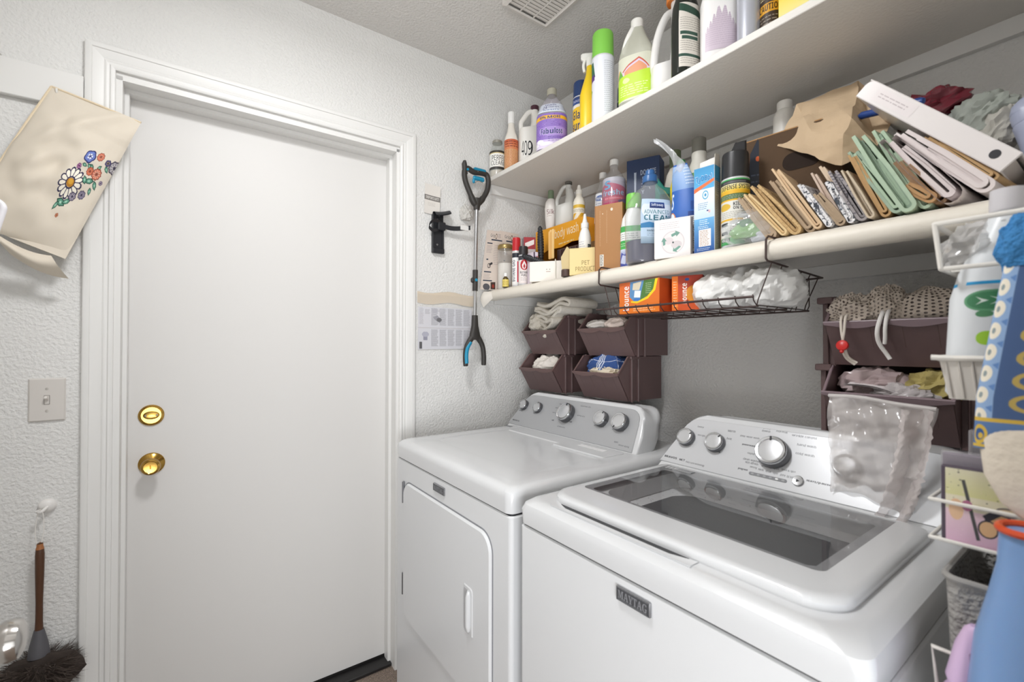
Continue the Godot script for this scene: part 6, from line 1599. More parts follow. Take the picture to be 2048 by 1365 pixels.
func bins_right() -> void:
	var g := "brown stacking bins on the washer console"
	var rim := mt("8e7b80", 0.3)  # paler lilac: glare along the bin edges put into the colour
	var y0 := 1.082
	bin("brown plastic stacking bin holding plastic bags, lower of the two on the washer", 1.405, y0, 0.028, rim, g)
	bin("brown plastic stacking bin holding mesh laundry bags, upper of the two on the washer", 1.41, y0 + 0.165, 0.028, rim, g)
	# mesh laundry bags
	var mesh := art(128, 128, "b3a79d", [["n", 0, "000000", 1]])
	var im := Image.create_empty(64, 64, false, Image.FORMAT_RGBA8)
	for yy in 64:
		for xx in 64:
			var hole := (((xx % 16) - 8) ** 2 + (((yy + (8 if (xx / 16) % 2 else 0)) % 16) - 8) ** 2) < 20
			im.set_pixel(xx, yy, Color(0.80, 0.75, 0.70, 0.0 if hole else 1.0))
	mesh = StandardMaterial3D.new()
	mesh.albedo_texture = ImageTexture.create_from_image(im)
	mesh.transparency = BaseMaterial3D.TRANSPARENCY_ALPHA_SCISSOR
	mesh.alpha_scissor_threshold = 0.5
	mesh.roughness = 0.9
	mesh.uv1_scale = Vector3(9, 5, 1)
	var gm := "mesh laundry bags in the upper right bin"
	var lb := thing("laundry_bag", "beige mesh laundry bag with a red cord toggle at the left of the upper bin", "laundry bag", Vector3(-0.23, y0 + 0.262, 1.345), -90, gm)
	part(lb, "mesh", wad(61, 0.05, 0.04, 0.04, 0.35, 30, 2.2), mesh, Vector3(0, 0.022, 0))
	part(lb, "lining", wad(61, 0.047, 0.037, 0.037, 0.35, 24, 2.2), cloth("a3968e", 60, 0.1), Vector3(0, 0.02, 0))
	var cm := mt("dcd2c6", 0.9)
	part(lb, "cord", M.new().tube(smooth([Vector3(-0.012, 0.02, 0.03), Vector3(-0.012, 0.012, 0.052), Vector3(-0.011, -0.02, 0.054), Vector3(-0.008, -0.052, 0.046), Vector3(-0.004, -0.078, 0.036), Vector3(0.012, -0.092, 0.032)], 5), 0.0028, 8).tube(smooth([Vector3(-0.004, 0.02, 0.03), Vector3(-0.003, 0.013, 0.053), Vector3(-0.005, -0.02, 0.056), Vector3(-0.012, -0.055, 0.047), Vector3(-0.008, -0.08, 0.037), Vector3(0.008, -0.096, 0.032)], 5), 0.0028, 8), cm)
	var tg := part(lb, "toggle", M.new().lathe([[0.0115, -0.004], [0.0125, 0.0], [0.0115, 0.004], [0.006, 0.006], [0.0, 0.006]], 24), mt("c8201c", 0.35), Vector3(-0.009, -0.052, 0.055), Vector3(75, 0, 0))
	part(tg, "button", M.new().box(Vector3(0, 0.0, 0.014), Vector3(0.008, 0.006, 0.008), 0.002), mt("c8201c", 0.35))
	lb = thing("laundry_bag", "grey-beige mesh laundry bag with a white drawstring in the middle of the upper bin", "laundry bag", Vector3(-0.225, y0 + 0.262, 1.402), -90, gm)
	part(lb, "mesh", wad(62, 0.038, 0.048, 0.04, 0.3, 30, 2.0), mesh, Vector3(0, 0.028, 0))
	part(lb, "lining", wad(62, 0.035, 0.045, 0.037, 0.3, 24, 2.0), cloth("b0a59c", 60, 0.1), Vector3(0, 0.026, 0))
	var dm := mt("eae6e2", 0.85)
	part(lb, "drawstring", M.new().tube(smooth([Vector3(0.006, 0.03, 0.035), Vector3(0.004, 0.012, 0.054), Vector3(-0.002, -0.02, 0.058), Vector3(-0.002, -0.046, 0.047), Vector3(0.008, -0.07, 0.036), Vector3(0.014, -0.082, 0.034)], 5), 0.0042, 8).tube(smooth([Vector3(0.014, 0.03, 0.035), Vector3(0.014, 0.012, 0.054), Vector3(0.012, -0.012, 0.058), Vector3(0.01, -0.035, 0.052), Vector3(0.008, -0.048, 0.047)], 5), 0.0038, 8), dm)
	lb = thing("laundry_bag", "larger pale mesh laundry bag at the right of the upper bin", "laundry bag", Vector3(-0.215, y0 + 0.262, 1.47), -90, gm)
	part(lb, "mesh", wad(63, 0.062, 0.045, 0.045, 0.2, 30, 1.6), mesh, Vector3(0, 0.024, 0))
	part(lb, "lining", wad(63, 0.058, 0.042, 0.042, 0.2, 24, 1.6), cloth("8f8580", 60, 0.1), Vector3(0, 0.022, 0))
	# contents of the lower bin
	solo("plastic_bag", "glossy clear bag with pinkish packets at the back of the lower right bin", "plastic bag", wad(64, 0.06, 0.035, 0.04, 0.35, 24, 2.0), mt("b9a6a6", 0.2), Vector3(-0.185, y0 + 0.118, 1.37), -90)
	solo("plastic_bag", "crumpled grey translucent bag in the middle of the lower right bin", "plastic bag", wad(65, 0.055, 0.03, 0.035, 0.4, 24, 2.4), mt("bdb6b6", 0.25), Vector3(-0.225, y0 + 0.09, 1.43), -90)
	solo("yellow_cloth", "mustard yellow dust cloth at the right of the lower right bin", "cloth", wad(66, 0.045, 0.032, 0.04, 0.4, 24, 2.4), cloth("b3a468", 60, 0.12), Vector3(-0.19, y0 + 0.118, 1.475), -90, "", 50.0)
	solo("paper_sleeve", "white paper sleeve lying over the front lip of the lower right bin", "paper", M.new().grid(func(u, v): return Vector3(lerpf(-0.075, 0.05, u), 0.012 * sin(u * 3.0) - 0.03 * u + 0.004 * sin(v * 6.0), lerpf(-0.05, 0.03, v)), 10, 6).grid(func(u, v): return Vector3(lerpf(-0.075, 0.05, u), -0.004 + 0.012 * sin(u * 3.0) - 0.03 * u, lerpf(-0.05, 0.03, v)), 10, 6, true), mt("e9e2e2", 0.6), Vector3(-0.235, y0 + 0.122, 1.405), -90)
	# clear bag hanging over the lip
	var fl := clear("e4dedb", 0.46, 0.16)
	var hb := thing("hanging_plastic_bag", "large wrinkled clear plastic bag hanging over the lower bin in front of the washer console", "plastic bag", Vector3(-0.325, 0.962, 1.405), -90)
	var f := FastNoiseLite.new()
	f.seed = 71
	f.frequency = 9.0
	f.fractal_octaves = 3
	var sheet := func(u, v, z0, flip):
		var xa: float = lerpf(-0.078, -0.072, v)
		var xb: float = lerpf(0.102, 0.066, v)
		var x: float = lerpf(xa, xb, u)
		var y: float = lerpf(0.218 - 0.010 * u, 0.005 + 0.01 * sin(u * 5.0), v)
		var k: float = f.get_noise_3d(x * 1.2, y * 2.6, z0 * 9.0)
		return Vector3(x, y, z0 + 0.012 * k + 0.012 * sin(v * 2.6) + 0.004 * sin(x * 140.0 + y * 40.0))
	part(hb, "front_film", M.new().grid(func(u, v): return sheet.call(u, v, 0.012, false), 34, 40), fl, Vector3.ZERO, Vector3.ZERO, 60.0)
	part(hb, "back_film", M.new().grid(func(u, v): return sheet.call(u, v, -0.004, false), 24, 30), fl, Vector3.ZERO, Vector3.ZERO, 60.0)
	part(hb, "folded_side", M.new().grid(func(u, v): return Vector3(lerpf(0.052, 0.102, u) - 0.045 * v * v + 0.006 * f.get_noise_2d(v * 4.0, u * 2.0), lerpf(0.205, -0.035, v), 0.03 + 0.016 * sin(u * 7.0 + v * 2.0)), 14, 40), clear("e4d9d6", 0.6, 0.2), Vector3.ZERO, Vector3.ZERO, 60.0)
	part(hb, "top_fold", M.new().tube(smooth([Vector3(-0.078, 0.218, 0.012), Vector3(-0.02, 0.220, 0.018), Vector3(0.04, 0.212, 0.014), Vector3(0.102, 0.208, 0.016)], 6), 0.004, 8), clear("f0ebe8", 0.6, 0.15))

# ---------------------------------------------------------------- on the wall beside the door
func ribbon3(pts: Array, w: Vector3, th: Vector3) -> M:   # flat strap along a path
	var m := M.new()
	for i in pts.size() - 1:
		var a: Vector3 = pts[i]
		var b: Vector3 = pts[i + 1]
		m.quad(a - w, b - w, b + w, a + w)
		m.quad(b - w - th, a - w - th, a + w - th, b + w - th)
		m.quad(a + w, b + w, b + w - th, a + w - th)
		m.quad(a - w - th, b - w - th, b - w, a - w)
	return m

func wall_things() -> void:
	var bk := mt("26272b", 0.4)
	# paper slip
	var t := thing("paper_slip", "small curling paper slip headed IMPORTANT taped above the black bracket", "notice", Vector3(-0.676, 1.90, 0.001))
	part(t, "slip", M.new().grid(func(u, v): return Vector3(lerpf(-0.034, 0.034, u) - 0.004 * v, lerpf(0.062, -0.062, v) + 0.006 * (1 - u), 0.004 + 0.006 * u * u), 6, 6).grid(func(u, v): return Vector3(lerpf(-0.034, 0.034, u) - 0.004 * v, lerpf(0.062, -0.062, v) + 0.006 * (1 - u), 0.0034 + 0.006 * u * u), 6, 6, true), art(280, 512, "ded9d2", [["r", 0, 190, 280, 86, "75706c"], ["t", 20, 206, 240, 50, "IMPORTANT!", "e6e2dc", "R"], ["l", 60, 320, 170, 3, 22, "a8a29a", 4]]))
	part(t, "tape", slab(Vector3(-0.03, 0.05, 0.0), Vector3(0.01, 0.066, 0.003)), mt("d2ccc2", 0.3))
	# bracket with a strap
	t = thing("strap_bracket", "black plastic bottle bracket with an open strap screwed to the wall", "bracket", Vector3(-0.652, 1.68, 0.0))
	part(t, "back_plate", M.new().ext(rrect(-0.027, 0.0, 0.025, 0.17, [0.003, 0.003, 0.006, 0.012], 4), 0.0, 0.009, 0.002), bk)
	part(t, "rail", slab(Vector3(-0.027, 0.004, 0.006), Vector3(-0.022, 0.165, 0.016), 0.001), bk)
	part(t, "rail", slab(Vector3(0.018, 0.004, 0.006), Vector3(0.024, 0.125, 0.016), 0.001), bk)
	part(t, "top_hook", M.new().grid(func(u, v): return Vector3(lerpf(-0.026, 0.044, u), 0.168 + 0.012 * u * u + 0.010 * sin(v * PI) - 0.018 * v * (1.0 - u * 0.4), lerpf(0.004, 0.046, v)), 12, 8).grid(func(u, v): return Vector3(lerpf(-0.026, 0.044, u), 0.164 + 0.012 * u * u + 0.010 * sin(v * PI) - 0.018 * v * (1.0 - u * 0.4), lerpf(0.004, 0.046, v)), 12, 8, true), bk)
	part(t, "foot_pad", M.new().box(Vector3(-0.001, 0.010, 0.010), Vector3(0.054, 0.022, 0.018), 0.003), bk)
	part(t, "buckle", M.new().box(Vector3(0.008, 0.112, 0.022), Vector3(0.034, 0.034, 0.02), 0.003), bk)
	var st := part(t, "strap", ribbon3(smooth([Vector3(0.012, 0.112, 0.030), Vector3(0.05, 0.108, 0.034), Vector3(0.09, 0.112, 0.040), Vector3(0.134, 0.120, 0.048)], 5), Vector3(0, 0.0095, 0), Vector3(0, 0, 0.0016)), bk)
	part(st, "white_tip", slab(Vector3(0.088, 0.106, 0.041), Vector3(0.126, 0.126, 0.0475), 0.001), mt("e9e7e3", 0.4))
	part(t, "strap_loop", ribbon3(smooth([Vector3(0.0, 0.126, 0.028), Vector3(-0.025, 0.130, 0.036), Vector3(-0.046, 0.118, 0.036), Vector3(-0.05, 0.10, 0.03), Vector3(-0.028, 0.09, 0.024), Vector3(0.0, 0.10, 0.022)], 6), Vector3(0, 0.006, 0.002), Vector3(0.0012, 0, 0.0012)), bk)
	for y in [0.036, 0.142]:
		part(t, "screw", M.new().lathe([[0.0042, 0.0], [0.004, 0.0015], [0.0, 0.0022]], 14), mt("b8b8b8", 0.3, 0.9), Vector3(-0.004, y, 0.009), Vector3(90, 0, 0))
	solo("adhesive_putty", "grey-white lump of wall putty behind the reacher pole", "putty", wad(81, 0.026, 0.034, 0.018, 0.4, 24, 2.2), mt("c9c6c0", 0.8), Vector3(-0.518, 1.868, 0.012), 0)
	# reacher
	var rc := mt("35322f", 0.5)
	var teal := mt("1f8fb4", 0.4)
	t = thing("reacher_grabber", "grey reacher tool with teal trigger pads hanging on the wall by the shelf", "reacher", Vector3(-0.50, 1.19, 0.068))
	var o := -t.position
	var hl := smooth([Vector3(-0.508, 1.90, 0.07), Vector3(-0.535, 1.945, 0.07), Vector3(-0.556, 1.99, 0.07), Vector3(-0.560, 2.030, 0.07), Vector3(-0.545, 2.045, 0.07), Vector3(-0.515, 2.036, 0.07), Vector3(-0.475, 2.040, 0.07), Vector3(-0.448, 2.036, 0.07), Vector3(-0.441, 2.005, 0.07), Vector3(-0.449, 1.965, 0.07), Vector3(-0.478, 1.92, 0.07)], 5, true)
	var rr := []
	for q in hl:
		rr.append(0.0115 if q.y > 1.93 else 0.014)
	wp(t, "handle", M.new().tube(hl, rr, 12, true).add(M.new().loft([[1.876, 0.013, 0.013, 2.0, -0.5, 0.07], [1.90, 0.016, 0.015, 2.0, -0.499, 0.07], [1.925, 0.023, 0.014, 2.0, -0.497, 0.07]], 20)).add(M.new().loft([[2.02, 0.011, 0.011, 2.0, -0.557, 0.07], [2.06, 0.011, 0.012, 2.0, -0.561, 0.07], [2.074, 0.006, 0.008, 2.0, -0.560, 0.07]], 16)), rc)
	wp(t, "top_pad", M.new().box(Vector3(-0.488, 2.049, 0.074), Vector3(0.062, 0.012, 0.02), 0.005), teal)
	wp(t, "trigger", M.new().box(Vector3(-0.49, 2.012, 0.07), Vector3(0.058, 0.02, 0.013), 0.006).box(Vector3(-0.515, 1.998, 0.07), Vector3(0.012, 0.02, 0.012), 0.004), teal)
	wp(t, "wire_ring", M.new().tube(smooth([Vector3(-0.51, 1.99, 0.074), Vector3(-0.495, 2.0, 0.076), Vector3(-0.475, 1.996, 0.076), Vector3(-0.468, 1.982, 0.074)], 5), 0.0015, 6), mt("c9c4bc", 0.25, 0.9))
	wp(t, "pivot", M.new().lathe([[0.005, 0.0], [0.005, 0.004], [0.0, 0.005]], 16).xf(Transform3D(Basis(Vector3.RIGHT, PI / 2), Vector3(-0.552, 2.035, 0.082))), teal)
	var al := mt("b9b9ba", 0.28, 0.85)
	wp(t, "pole", M.new().tube([Vector3(-0.50, 1.89, 0.07), Vector3(-0.506, 1.60, 0.07)], 0.0085, 16).tube([Vector3(-0.507, 1.545, 0.07), Vector3(-0.508, 1.40, 0.07)], 0.0075, 16), al)
	wp(t, "joint", M.new().tube([Vector3(-0.506, 1.615, 0.07), Vector3(-0.507, 1.525, 0.07)], 0.0115, 16).box(Vector3(-0.519, 1.57, 0.07), Vector3(0.016, 0.022, 0.016), 0.005), rc)
	wp(t, "joint_button", M.new().lathe([[0.0065, 0.0], [0.006, 0.003], [0.0, 0.004]], 18).xf(Transform3D(Basis(Vector3.RIGHT, PI / 2), Vector3(-0.508, 1.571, 0.081))), teal)
	wp(t, "jaw_base", M.new().loft([[1.315, 0.028, 0.013, 2.4, -0.507, 0.07], [1.34, 0.024, 0.014, 2.4, -0.508, 0.07], [1.375, 0.015, 0.013, 2.4, -0.508, 0.07], [1.42, 0.0125, 0.0125, 2.2, -0.508, 0.07]], 24), rc)
	wp(t, "jaw", M.new().tube(smooth([Vector3(-0.492, 1.325, 0.07), Vector3(-0.470, 1.29, 0.07), Vector3(-0.463, 1.25, 0.07), Vector3(-0.463, 1.205, 0.07)], 6), [0.012, 0.0125, 0.0125, 0.012, 0.011, 0.011, 0.0105, 0.0105, 0.0105, 0.0105, 0.0105, 0.0105, 0.0105, 0.0105, 0.0105, 0.0105, 0.0105, 0.0105, 0.009], 12), rc)
	wp(t, "jaw", M.new().tube(smooth([Vector3(-0.522, 1.325, 0.07), Vector3(-0.546, 1.29, 0.07), Vector3(-0.554, 1.25, 0.07), Vector3(-0.552, 1.203, 0.07)], 6), [0.012, 0.0125, 0.0125, 0.012, 0.011, 0.011, 0.0105, 0.0105, 0.0105, 0.0105, 0.0105, 0.0105, 0.0105, 0.0105, 0.0105, 0.0105, 0.0105, 0.0105, 0.009], 12), rc)
	wp(t, "jaw_grip", M.new().tube(smooth([Vector3(-0.532, 1.305, 0.074), Vector3(-0.547, 1.28, 0.075), Vector3(-0.5525, 1.25, 0.075), Vector3(-0.551, 1.215, 0.075)], 5), 0.0092, 10), teal)
	part(t, "wall_hook", M.new().tube(smooth([Vector3(0.0, 0.84, -0.068), Vector3(0.0, 0.836, -0.03), Vector3(0.0, 0.838, 0.0), Vector3(0.0, 0.85, 0.012)], 5), 0.0025, 8), mt("e4e2de", 0.3))
	# instruction sheet in a clear sleeve
	t = thing("instruction_sheet", "printed instruction sheet in fine grey type taped in a clear sleeve below the bracket", "instruction sheet", Vector3(-0.612, 1.272, 0.0))
	var ops := [["r", 0, 246, 640, 12, "cfccd0"]]
	for k in 2:
		var y := 8 + k * 256
		for c in 5:
			ops.append(["l", 150 + c * 96, y + 6, 84, 26, 8, "6e6e78", 3])
	ops += [["l", 16, 14, 50, 20, 10, "8c8c96", 3], ["l", 80, 30, 60, 6, 10, "70707a", 3], ["o", 190, 40, 34, 22, "b9b9c2"], ["o", 260, 40, 30, 22, "c6c6cc"], ["p", [[170, 120], [220, 96], [270, 150], [250, 190], [190, 150]], "9a9aa4"], ["o", 240, 150, 30, 24, "5a5a62"], ["r", 16, 420, 30, 82, "3a3a42"], ["r", 60, 300, 46, 100, "9292a4"], ["o", 83, 330, 40, 30, "b4b4c4"]]
	part(t, "sheet", M.new().quad4(Vector3(-0.127, 0.002, 0.0026), Vector3(0.129, 0.004, 0.0042), Vector3(0.128, 0.178, 0.0042), Vector3(-0.127, 0.180, 0.0026)), art(640, 512, "dddde3", ops))
	part(t, "sleeve", M.new().quad4(Vector3(-0.13, -0.002, 0.0052), Vector3(0.15, 0.0, 0.0078), Vector3(0.15, 0.232, 0.0078), Vector3(-0.13, 0.232, 0.0052)), clear("e9e6e0", 0.1, 0.1))
	part(t, "tape", M.new().grid(func(u, v): return Vector3(lerpf(-0.13, 0.152, u), lerpf(0.243, 0.196, v) - 0.006 * sin(u * 9.0), 0.002 + 0.004 * u), 8, 2), mt("d6c8b4", 0.35))

# ---------------------------------------------------------------- left of the door
func left_things() -> void:
	# canvas tote hung by a corner
	var A := Vector3(-1.811, 1.989, 0.03)
	var B := Vector3(-1.622, 1.937, 0.05)
	var B2 := Vector3(-1.640, 1.885, 0.06)
	var C := Vector3(-1.774, 1.520, 0.07)
	var D := Vector3(-1.960, 1.60, 0.06)
	var f := FastNoiseLite.new()
	f.seed = 5
	f.frequency = 1.5
	f.fractal_octaves = 2
	var surf := func(u, v, s):
		var p: Vector3 = A.lerp(B, u).lerp(D.lerp(C, u), v)
		if v < 0.2:
			p += (B2 - B.lerp(C, 0.14)) * u * u * (1.0 - absf(v - 0.13) / 0.13 if v < 0.26 else 0.0)
		var e := sin(PI * clampf(u, 0, 1)) * sin(PI * clampf(v, 0.0, 1.0))
		p.z += s * (0.034 * pow(maxf(e, 0.0), 0.6)) + 0.012 * f.get_noise_2d(u * 1.4, v * 2.0) * e * (2.0 if s > 0 else 0.0)
		p.z += 0.010 * exp(-pow((u * 0.9 + v * 1.5 - 0.72) / 0.10, 2.0)) * s * (1.0 - v) + 0.008 * sin(u * 5.0 + 1.0) * smoothstep(0.75, 1.0, v) * s
		return p
	var t := thing("tote_bag", "natural canvas tote bag embroidered with a daisy and flowers hanging beside the door", "tote bag", Vector3(-1.79, 1.52, 0.02))
	var ops := [["n", 500, "d9c6a6", 2]]
	var fx := 372
	var fy := 300
	# flowers, drawn as stitched shapes
	var daisy := Vector2(300, 285)
	for k in 13:
		var a := TAU * k / 13.0
		var d := Vector2(cos(a), sin(a))
		var n := Vector2(-d.y, d.x)
		for w in [[1.0, "2a2746"], [0.72, "f0e9da"]]:
			var pts := []
			for q in [[16.0, 5.0], [40.0, 11.0], [52.0, 8.0], [56.0, 0.0], [52.0, -8.0], [40.0, -11.0], [16.0, -5.0]]:
				var pp: Vector2 = daisy + d * (34.0 + (q[0] - 34.0) * w[0]) + n * q[1] * w[0]
				pts.append([pp.x, pp.y * 1.0])
			ops.append(["p", pts, w[1]])
	ops += [["o", 300, 285, 17, 15, "b9802c"], ["o", 300, 282, 11, 9, "d6a23c"]]
	for q in [[352, 212, 15, 9, 0.5], [384, 205, 14, 8, 2.2], [340, 212, 13, 7, 3.6], [300, 352, 26, 15, 0.3], [322, 344, 20, 11, 2.6], [284, 366, 18, 10, 1.9], [404, 262, 18, 9, 0.9], [372, 256, 22, 12, 2.9], [418, 198, 15, 8, 0.7], [352, 258, 18, 10, 4.0], [396, 286, 14, 8, 1.2], [318, 214, 13, 7, 0.1]]:   # leaves
		var d := Vector2(cos(q[4]), sin(q[4]))
		var n := Vector2(-d.y, d.x)
		for w in [[1.0, "24483c"], [0.74, "5f957e"], [0.3, "a9ccb8"]]:
			var pts := []
			for u in [[-1.0, 0.0], [-0.4, 0.85], [0.3, 0.8], [1.0, 0.0], [0.3, -0.8], [-0.4, -0.85]]:
				var pp: Vector2 = Vector2(q[0], q[1]) + d * u[0] * q[2] * w[0] + n * u[1] * q[3] * w[0]
				pts.append([pp.x, pp.y])
			ops.append(["p", pts, w[1]])
	for q in [[322, 182, 27, 5, "2c2f66", "6d7fc0", "dfe3f2"], [366, 168, 18, 9, "8f4a38", "d9836a", "eeb59a"], [354, 226, 17, 9, "8f4030", "d97a58", "eab090"], [388, 226, 23, 10, "8a4434", "dd9178", "f0c4ac"], [446, 180, 27, 9, "3f3a4a", "aaa5a8", "ded9d6"], [410, 176, 14, 5, "2f2a48", "57507a", "c9b25a"], [336, 322, 17, 7, "3f3850", "8f8796", "d6cfd2"], [372, 306, 17, 8, "423c52", "857e92", "c4bcc4"], [424, 246, 9, 6, "4a3f55", "a08fa6", "e3d9da"], [296, 224, 11, 6, "5f2a56", "a86f9e", "e0c0d6"], [314, 394, 8, 5, "8a4a34", "c88460", "e3b490"]]:   # blooms
		for w in [[1.0, 4], [0.82, 5], [0.45, 6]]:
			var pts := []
			for k in 40:
				var a := TAU * k / 40.0
				var rr: float = q[2] * w[0] * (0.86 + 0.14 * absf(cos(a * q[3] / 2.0)))
				pts.append([q[0] + rr * cos(a), q[1] + rr * sin(a) * 0.92])
			ops.append(["p", pts, q[w[1]]])
		for k in q[3]:
			var a: float = TAU * k / q[3] + 0.3
			ops.append(["p", [[q[0] + 2 * sin(a), q[1] - 2 * cos(a)], [q[0] + q[2] * 0.8 * cos(a), q[1] + q[2] * 0.74 * sin(a)], [q[0] - 2 * sin(a), q[1] + 2 * cos(a)]], q[4]])
		ops.append(["o", q[0], q[1], maxi(2, q[2] / 6), maxi(2, q[2] / 7), q[4]])
	for op in ops:
		if op[0] == "o":
			op[1] += 62
			op[2] += 4
		elif op[0] == "p":
			for q in op[1]:
				q[0] += 62
				q[1] += 4
	var cm := art(512, 512, "d9cfbf", ops)
	cm.roughness = 0.95
	var cv := mt("d9cfbf", 0.95)
	wp(t, "front", M.new().grid(func(u, v): return surf.call(u, v, 1.0), 44, 60), cm, 60.0)
	wp(t, "back", M.new().grid(func(u, v): return surf.call(u, v, -0.25), 20, 24, true), cv, 60.0)
	wp(t, "hem", M.new().tube([A, A.lerp(D, 0.3) + Vector3(0, 0, 0.002), A.lerp(D, 0.7), D], 0.0028, 6), mt("e2d1b4", 0.95))
	wp(t, "hem", M.new().tube([A, A.lerp(B, 0.5) + Vector3(0, 0, 0.004), B], 0.0028, 6), mt("e2d1b4", 0.95))
	# folded flap at the bottom
	wp(t, "flap", M.new().grid(func(u, v): return Vector3(lerpf(-1.905, -1.80, u) + 0.03 * v, lerpf(1.575, 1.525, u) - 0.055 * v - 0.012 * sin(u * PI), 0.075 + 0.022 * sin(v * PI) - 0.02 * v + 0.006 * sin(u * 6.0)), 14, 10).grid(func(u, v): return Vector3(lerpf(-1.905, -1.80, u) + 0.03 * v, lerpf(1.575, 1.525, u) - 0.055 * v - 0.012 * sin(u * PI), 0.073 + 0.022 * sin(v * PI) - 0.02 * v + 0.006 * sin(u * 6.0)), 14, 10, true), cv, 60.0)
	wp(t, "flap_end", M.new().grid(func(u, v): return Vector3(lerpf(-1.842, -1.802, u) + 0.004 * v, lerpf(1.512, 1.527, u) - 0.030 * v * (0.4 + u * 0.6), 0.066 + 0.012 * sin(v * PI) + 0.004 * v), 10, 8).grid(func(u, v): return Vector3(lerpf(-1.842, -1.802, u) + 0.004 * v, lerpf(1.512, 1.527, u) - 0.030 * v * (0.4 + u * 0.6), 0.064 + 0.012 * sin(v * PI) + 0.004 * v), 10, 8, true), cv, 60.0)
	solo("wall_hook", "small white wall hook hidden behind the top of the tote bag", "hook", M.new().tube(smooth([Vector3(-1.80, 1.985, 0.018), Vector3(-1.80, 1.972, 0.026), Vector3(-1.80, 1.974, 0.036), Vector3(-1.80, 1.984, 0.038)], 4), 0.0025, 8).xf(Transform3D(Basis.IDENTITY, Vector3(1.80, -1.97, 0))), mt("e2e0da", 0.4), Vector3(-1.80, 1.97, 0))
	# light switch
	t = thing("light_switch", "grey-white single toggle light switch plate left of the door", "light switch", Vector3(-1.8175, 1.1415, 0.0))
	var pm := mt("d4cfc9", 0.35)
	part(t, "plate", M.new().ext(rrect(-0.0365, -0.0585, 0.0365, 0.0585, 0.003, 3), 0.0, 0.0055, 0.0035), pm)
	part(t, "slot_frame", M.new().ext(rrect(-0.0058, -0.0125, 0.0058, 0.0125, 0.001, 2), 0.0054, 0.0062, 0.0), mt("8a857f", 0.6))
	part(t, "slot", M.new().ext(rrect(-0.0046, -0.0112, 0.0046, 0.0112, 0.0008, 2), 0.006, 0.0066, 0.0), pm)
	part(t, "toggle", M.new().loft([[0.0, 0.0042, 0.0048, 4.0], [0.011, 0.0036, 0.004, 4.0], [0.0125, 0.003, 0.0034, 4.0]], 20), mt("dad5cf", 0.3), Vector3(-0.0005, 0.002, 0.0055), Vector3(62, 0, 0))
	for y in [-0.030, 0.030]:
		part(t, "screw", M.new().lathe([[0.0034, 0.0], [0.003, 0.0012], [0.0, 0.0016]], 14), mt("b9b4ad", 0.35, 0.5), Vector3(0, y, 0.0053), Vector3(90, 0, 0))
	# duster hung by a string
	var hk := thing("adhesive_hook", "white shell-shaped adhesive hook holding the duster string", "hook", Vector3(-1.815, 0.853, 0.0))
	part(hk, "base", M.new().lathe([[0.019, 0.0], [0.018, 0.006], [0.012, 0.012], [0.0, 0.014]], 28), mt("e6e3df", 0.3), Vector3.ZERO, Vector3(90, 0, 0))
	part(hk, "peg", M.new().tube(smooth([Vector3(0.002, 0.0, 0.01), Vector3(-0.004, -0.006, 0.022), Vector3(-0.010, -0.008, 0.030), Vector3(-0.014, -0.002, 0.033)], 4), 0.004, 10), mt("e6e3df", 0.3))
	t = thing("feather_duster", "dark feather duster with a long brown wooden handle hanging by a white string", "duster", Vector3(-1.822, 0.45, 0.035))
	part(t, "string", M.new().tube(smooth([Vector3(-0.006, 0.308, 0.0), Vector3(-0.010, 0.35, -0.005), Vector3(-0.006, 0.392, -0.007), Vector3(-0.002, 0.401, -0.008), Vector3(0.004, 0.388, -0.007), Vector3(0.006, 0.35, -0.005), Vector3(0.002, 0.308, 0.0)], 6), 0.0011, 6), mt("e4e0da", 0.8))
	var wd := bumpy(mt("4f2f17", 0.35), noise(FastNoiseLite.TYPE_SIMPLEX_SMOOTH, 0.05, false, 256, 3), 8.0, 0.03, false)
	part(t, "handle", M.new().lathe([[0.0085, 0.085], [0.0075, 0.11], [0.0072, 0.16], [0.009, 0.24], [0.0093, 0.285], [0.008, 0.302], [0.0055, 0.310], [0.006, 0.315], [0.0, 0.318]], 24), wd)
	part(t, "handle_tip", M.new().lathe([[0.0086, 0.30], [0.0064, 0.309], [0.0066, 0.313], [0.0, 0.3185]], 20), mt("a2673a", 0.4))
	part(t, "ferrule", M.new().lathe([[0.022, 0.02], [0.018, 0.05], [0.0098, 0.088]], 24), mt("57565a", 0.5))
	var fe := M.new()
	var r := RandomNumberGenerator.new()
	r.seed = 12
	for k in 4200:
		var th := r.randf() * TAU
		var ph := r.randf_range(0.12, 1.0)
		var d := Vector3(sin(ph * 2.0) * cos(th) * 1.15, -cos(ph * 2.0) * 0.8 + 0.15, sin(ph * 2.0) * sin(th) * 0.5).normalized()
		var a := Vector3(0.002, -0.018, 0.01) + d * r.randf_range(0.02, 0.055)
		var L := r.randf_range(0.018, 0.045)
		var b := a + d * L * 0.6 + Vector3(0, -0.004, 0)
		var c := a + d * L + Vector3(r.randf_range(-0.012, 0.012), r.randf_range(-0.02, 0.006), r.randf_range(-0.008, 0.008))
		b.z = maxf(b.z, -0.03)
		c.z = maxf(c.z, -0.032)
		var s := d.cross(Vector3(r.randf_range(-1, 1), r.randf_range(-1, 1), 1)).normalized() * r.randf_range(0.0004, 0.0011)
		fe.tri(a - s, b - s, b + s)
		fe.tri(a - s, b + s, a + s)
		fe.tri(b - s, c, b + s)
	var fo := part(t, "feathers", fe, mt("51463f", 0.7))
	fo.set_meta("kind", "stuff")
	part(t, "feather_core", wad(91, 0.078, 0.05, 0.026, 0.25, 20, 1.5), mt("3a312c", 0.95), Vector3(0.002, -0.03, 0.006))
	# open door on the left with a chrome knob, a white loop hanging from it
	var d2 := Node3D.new()
	d2.name = "door_2"
	add_child(d2)
	d2.set_meta("kind", "structure")
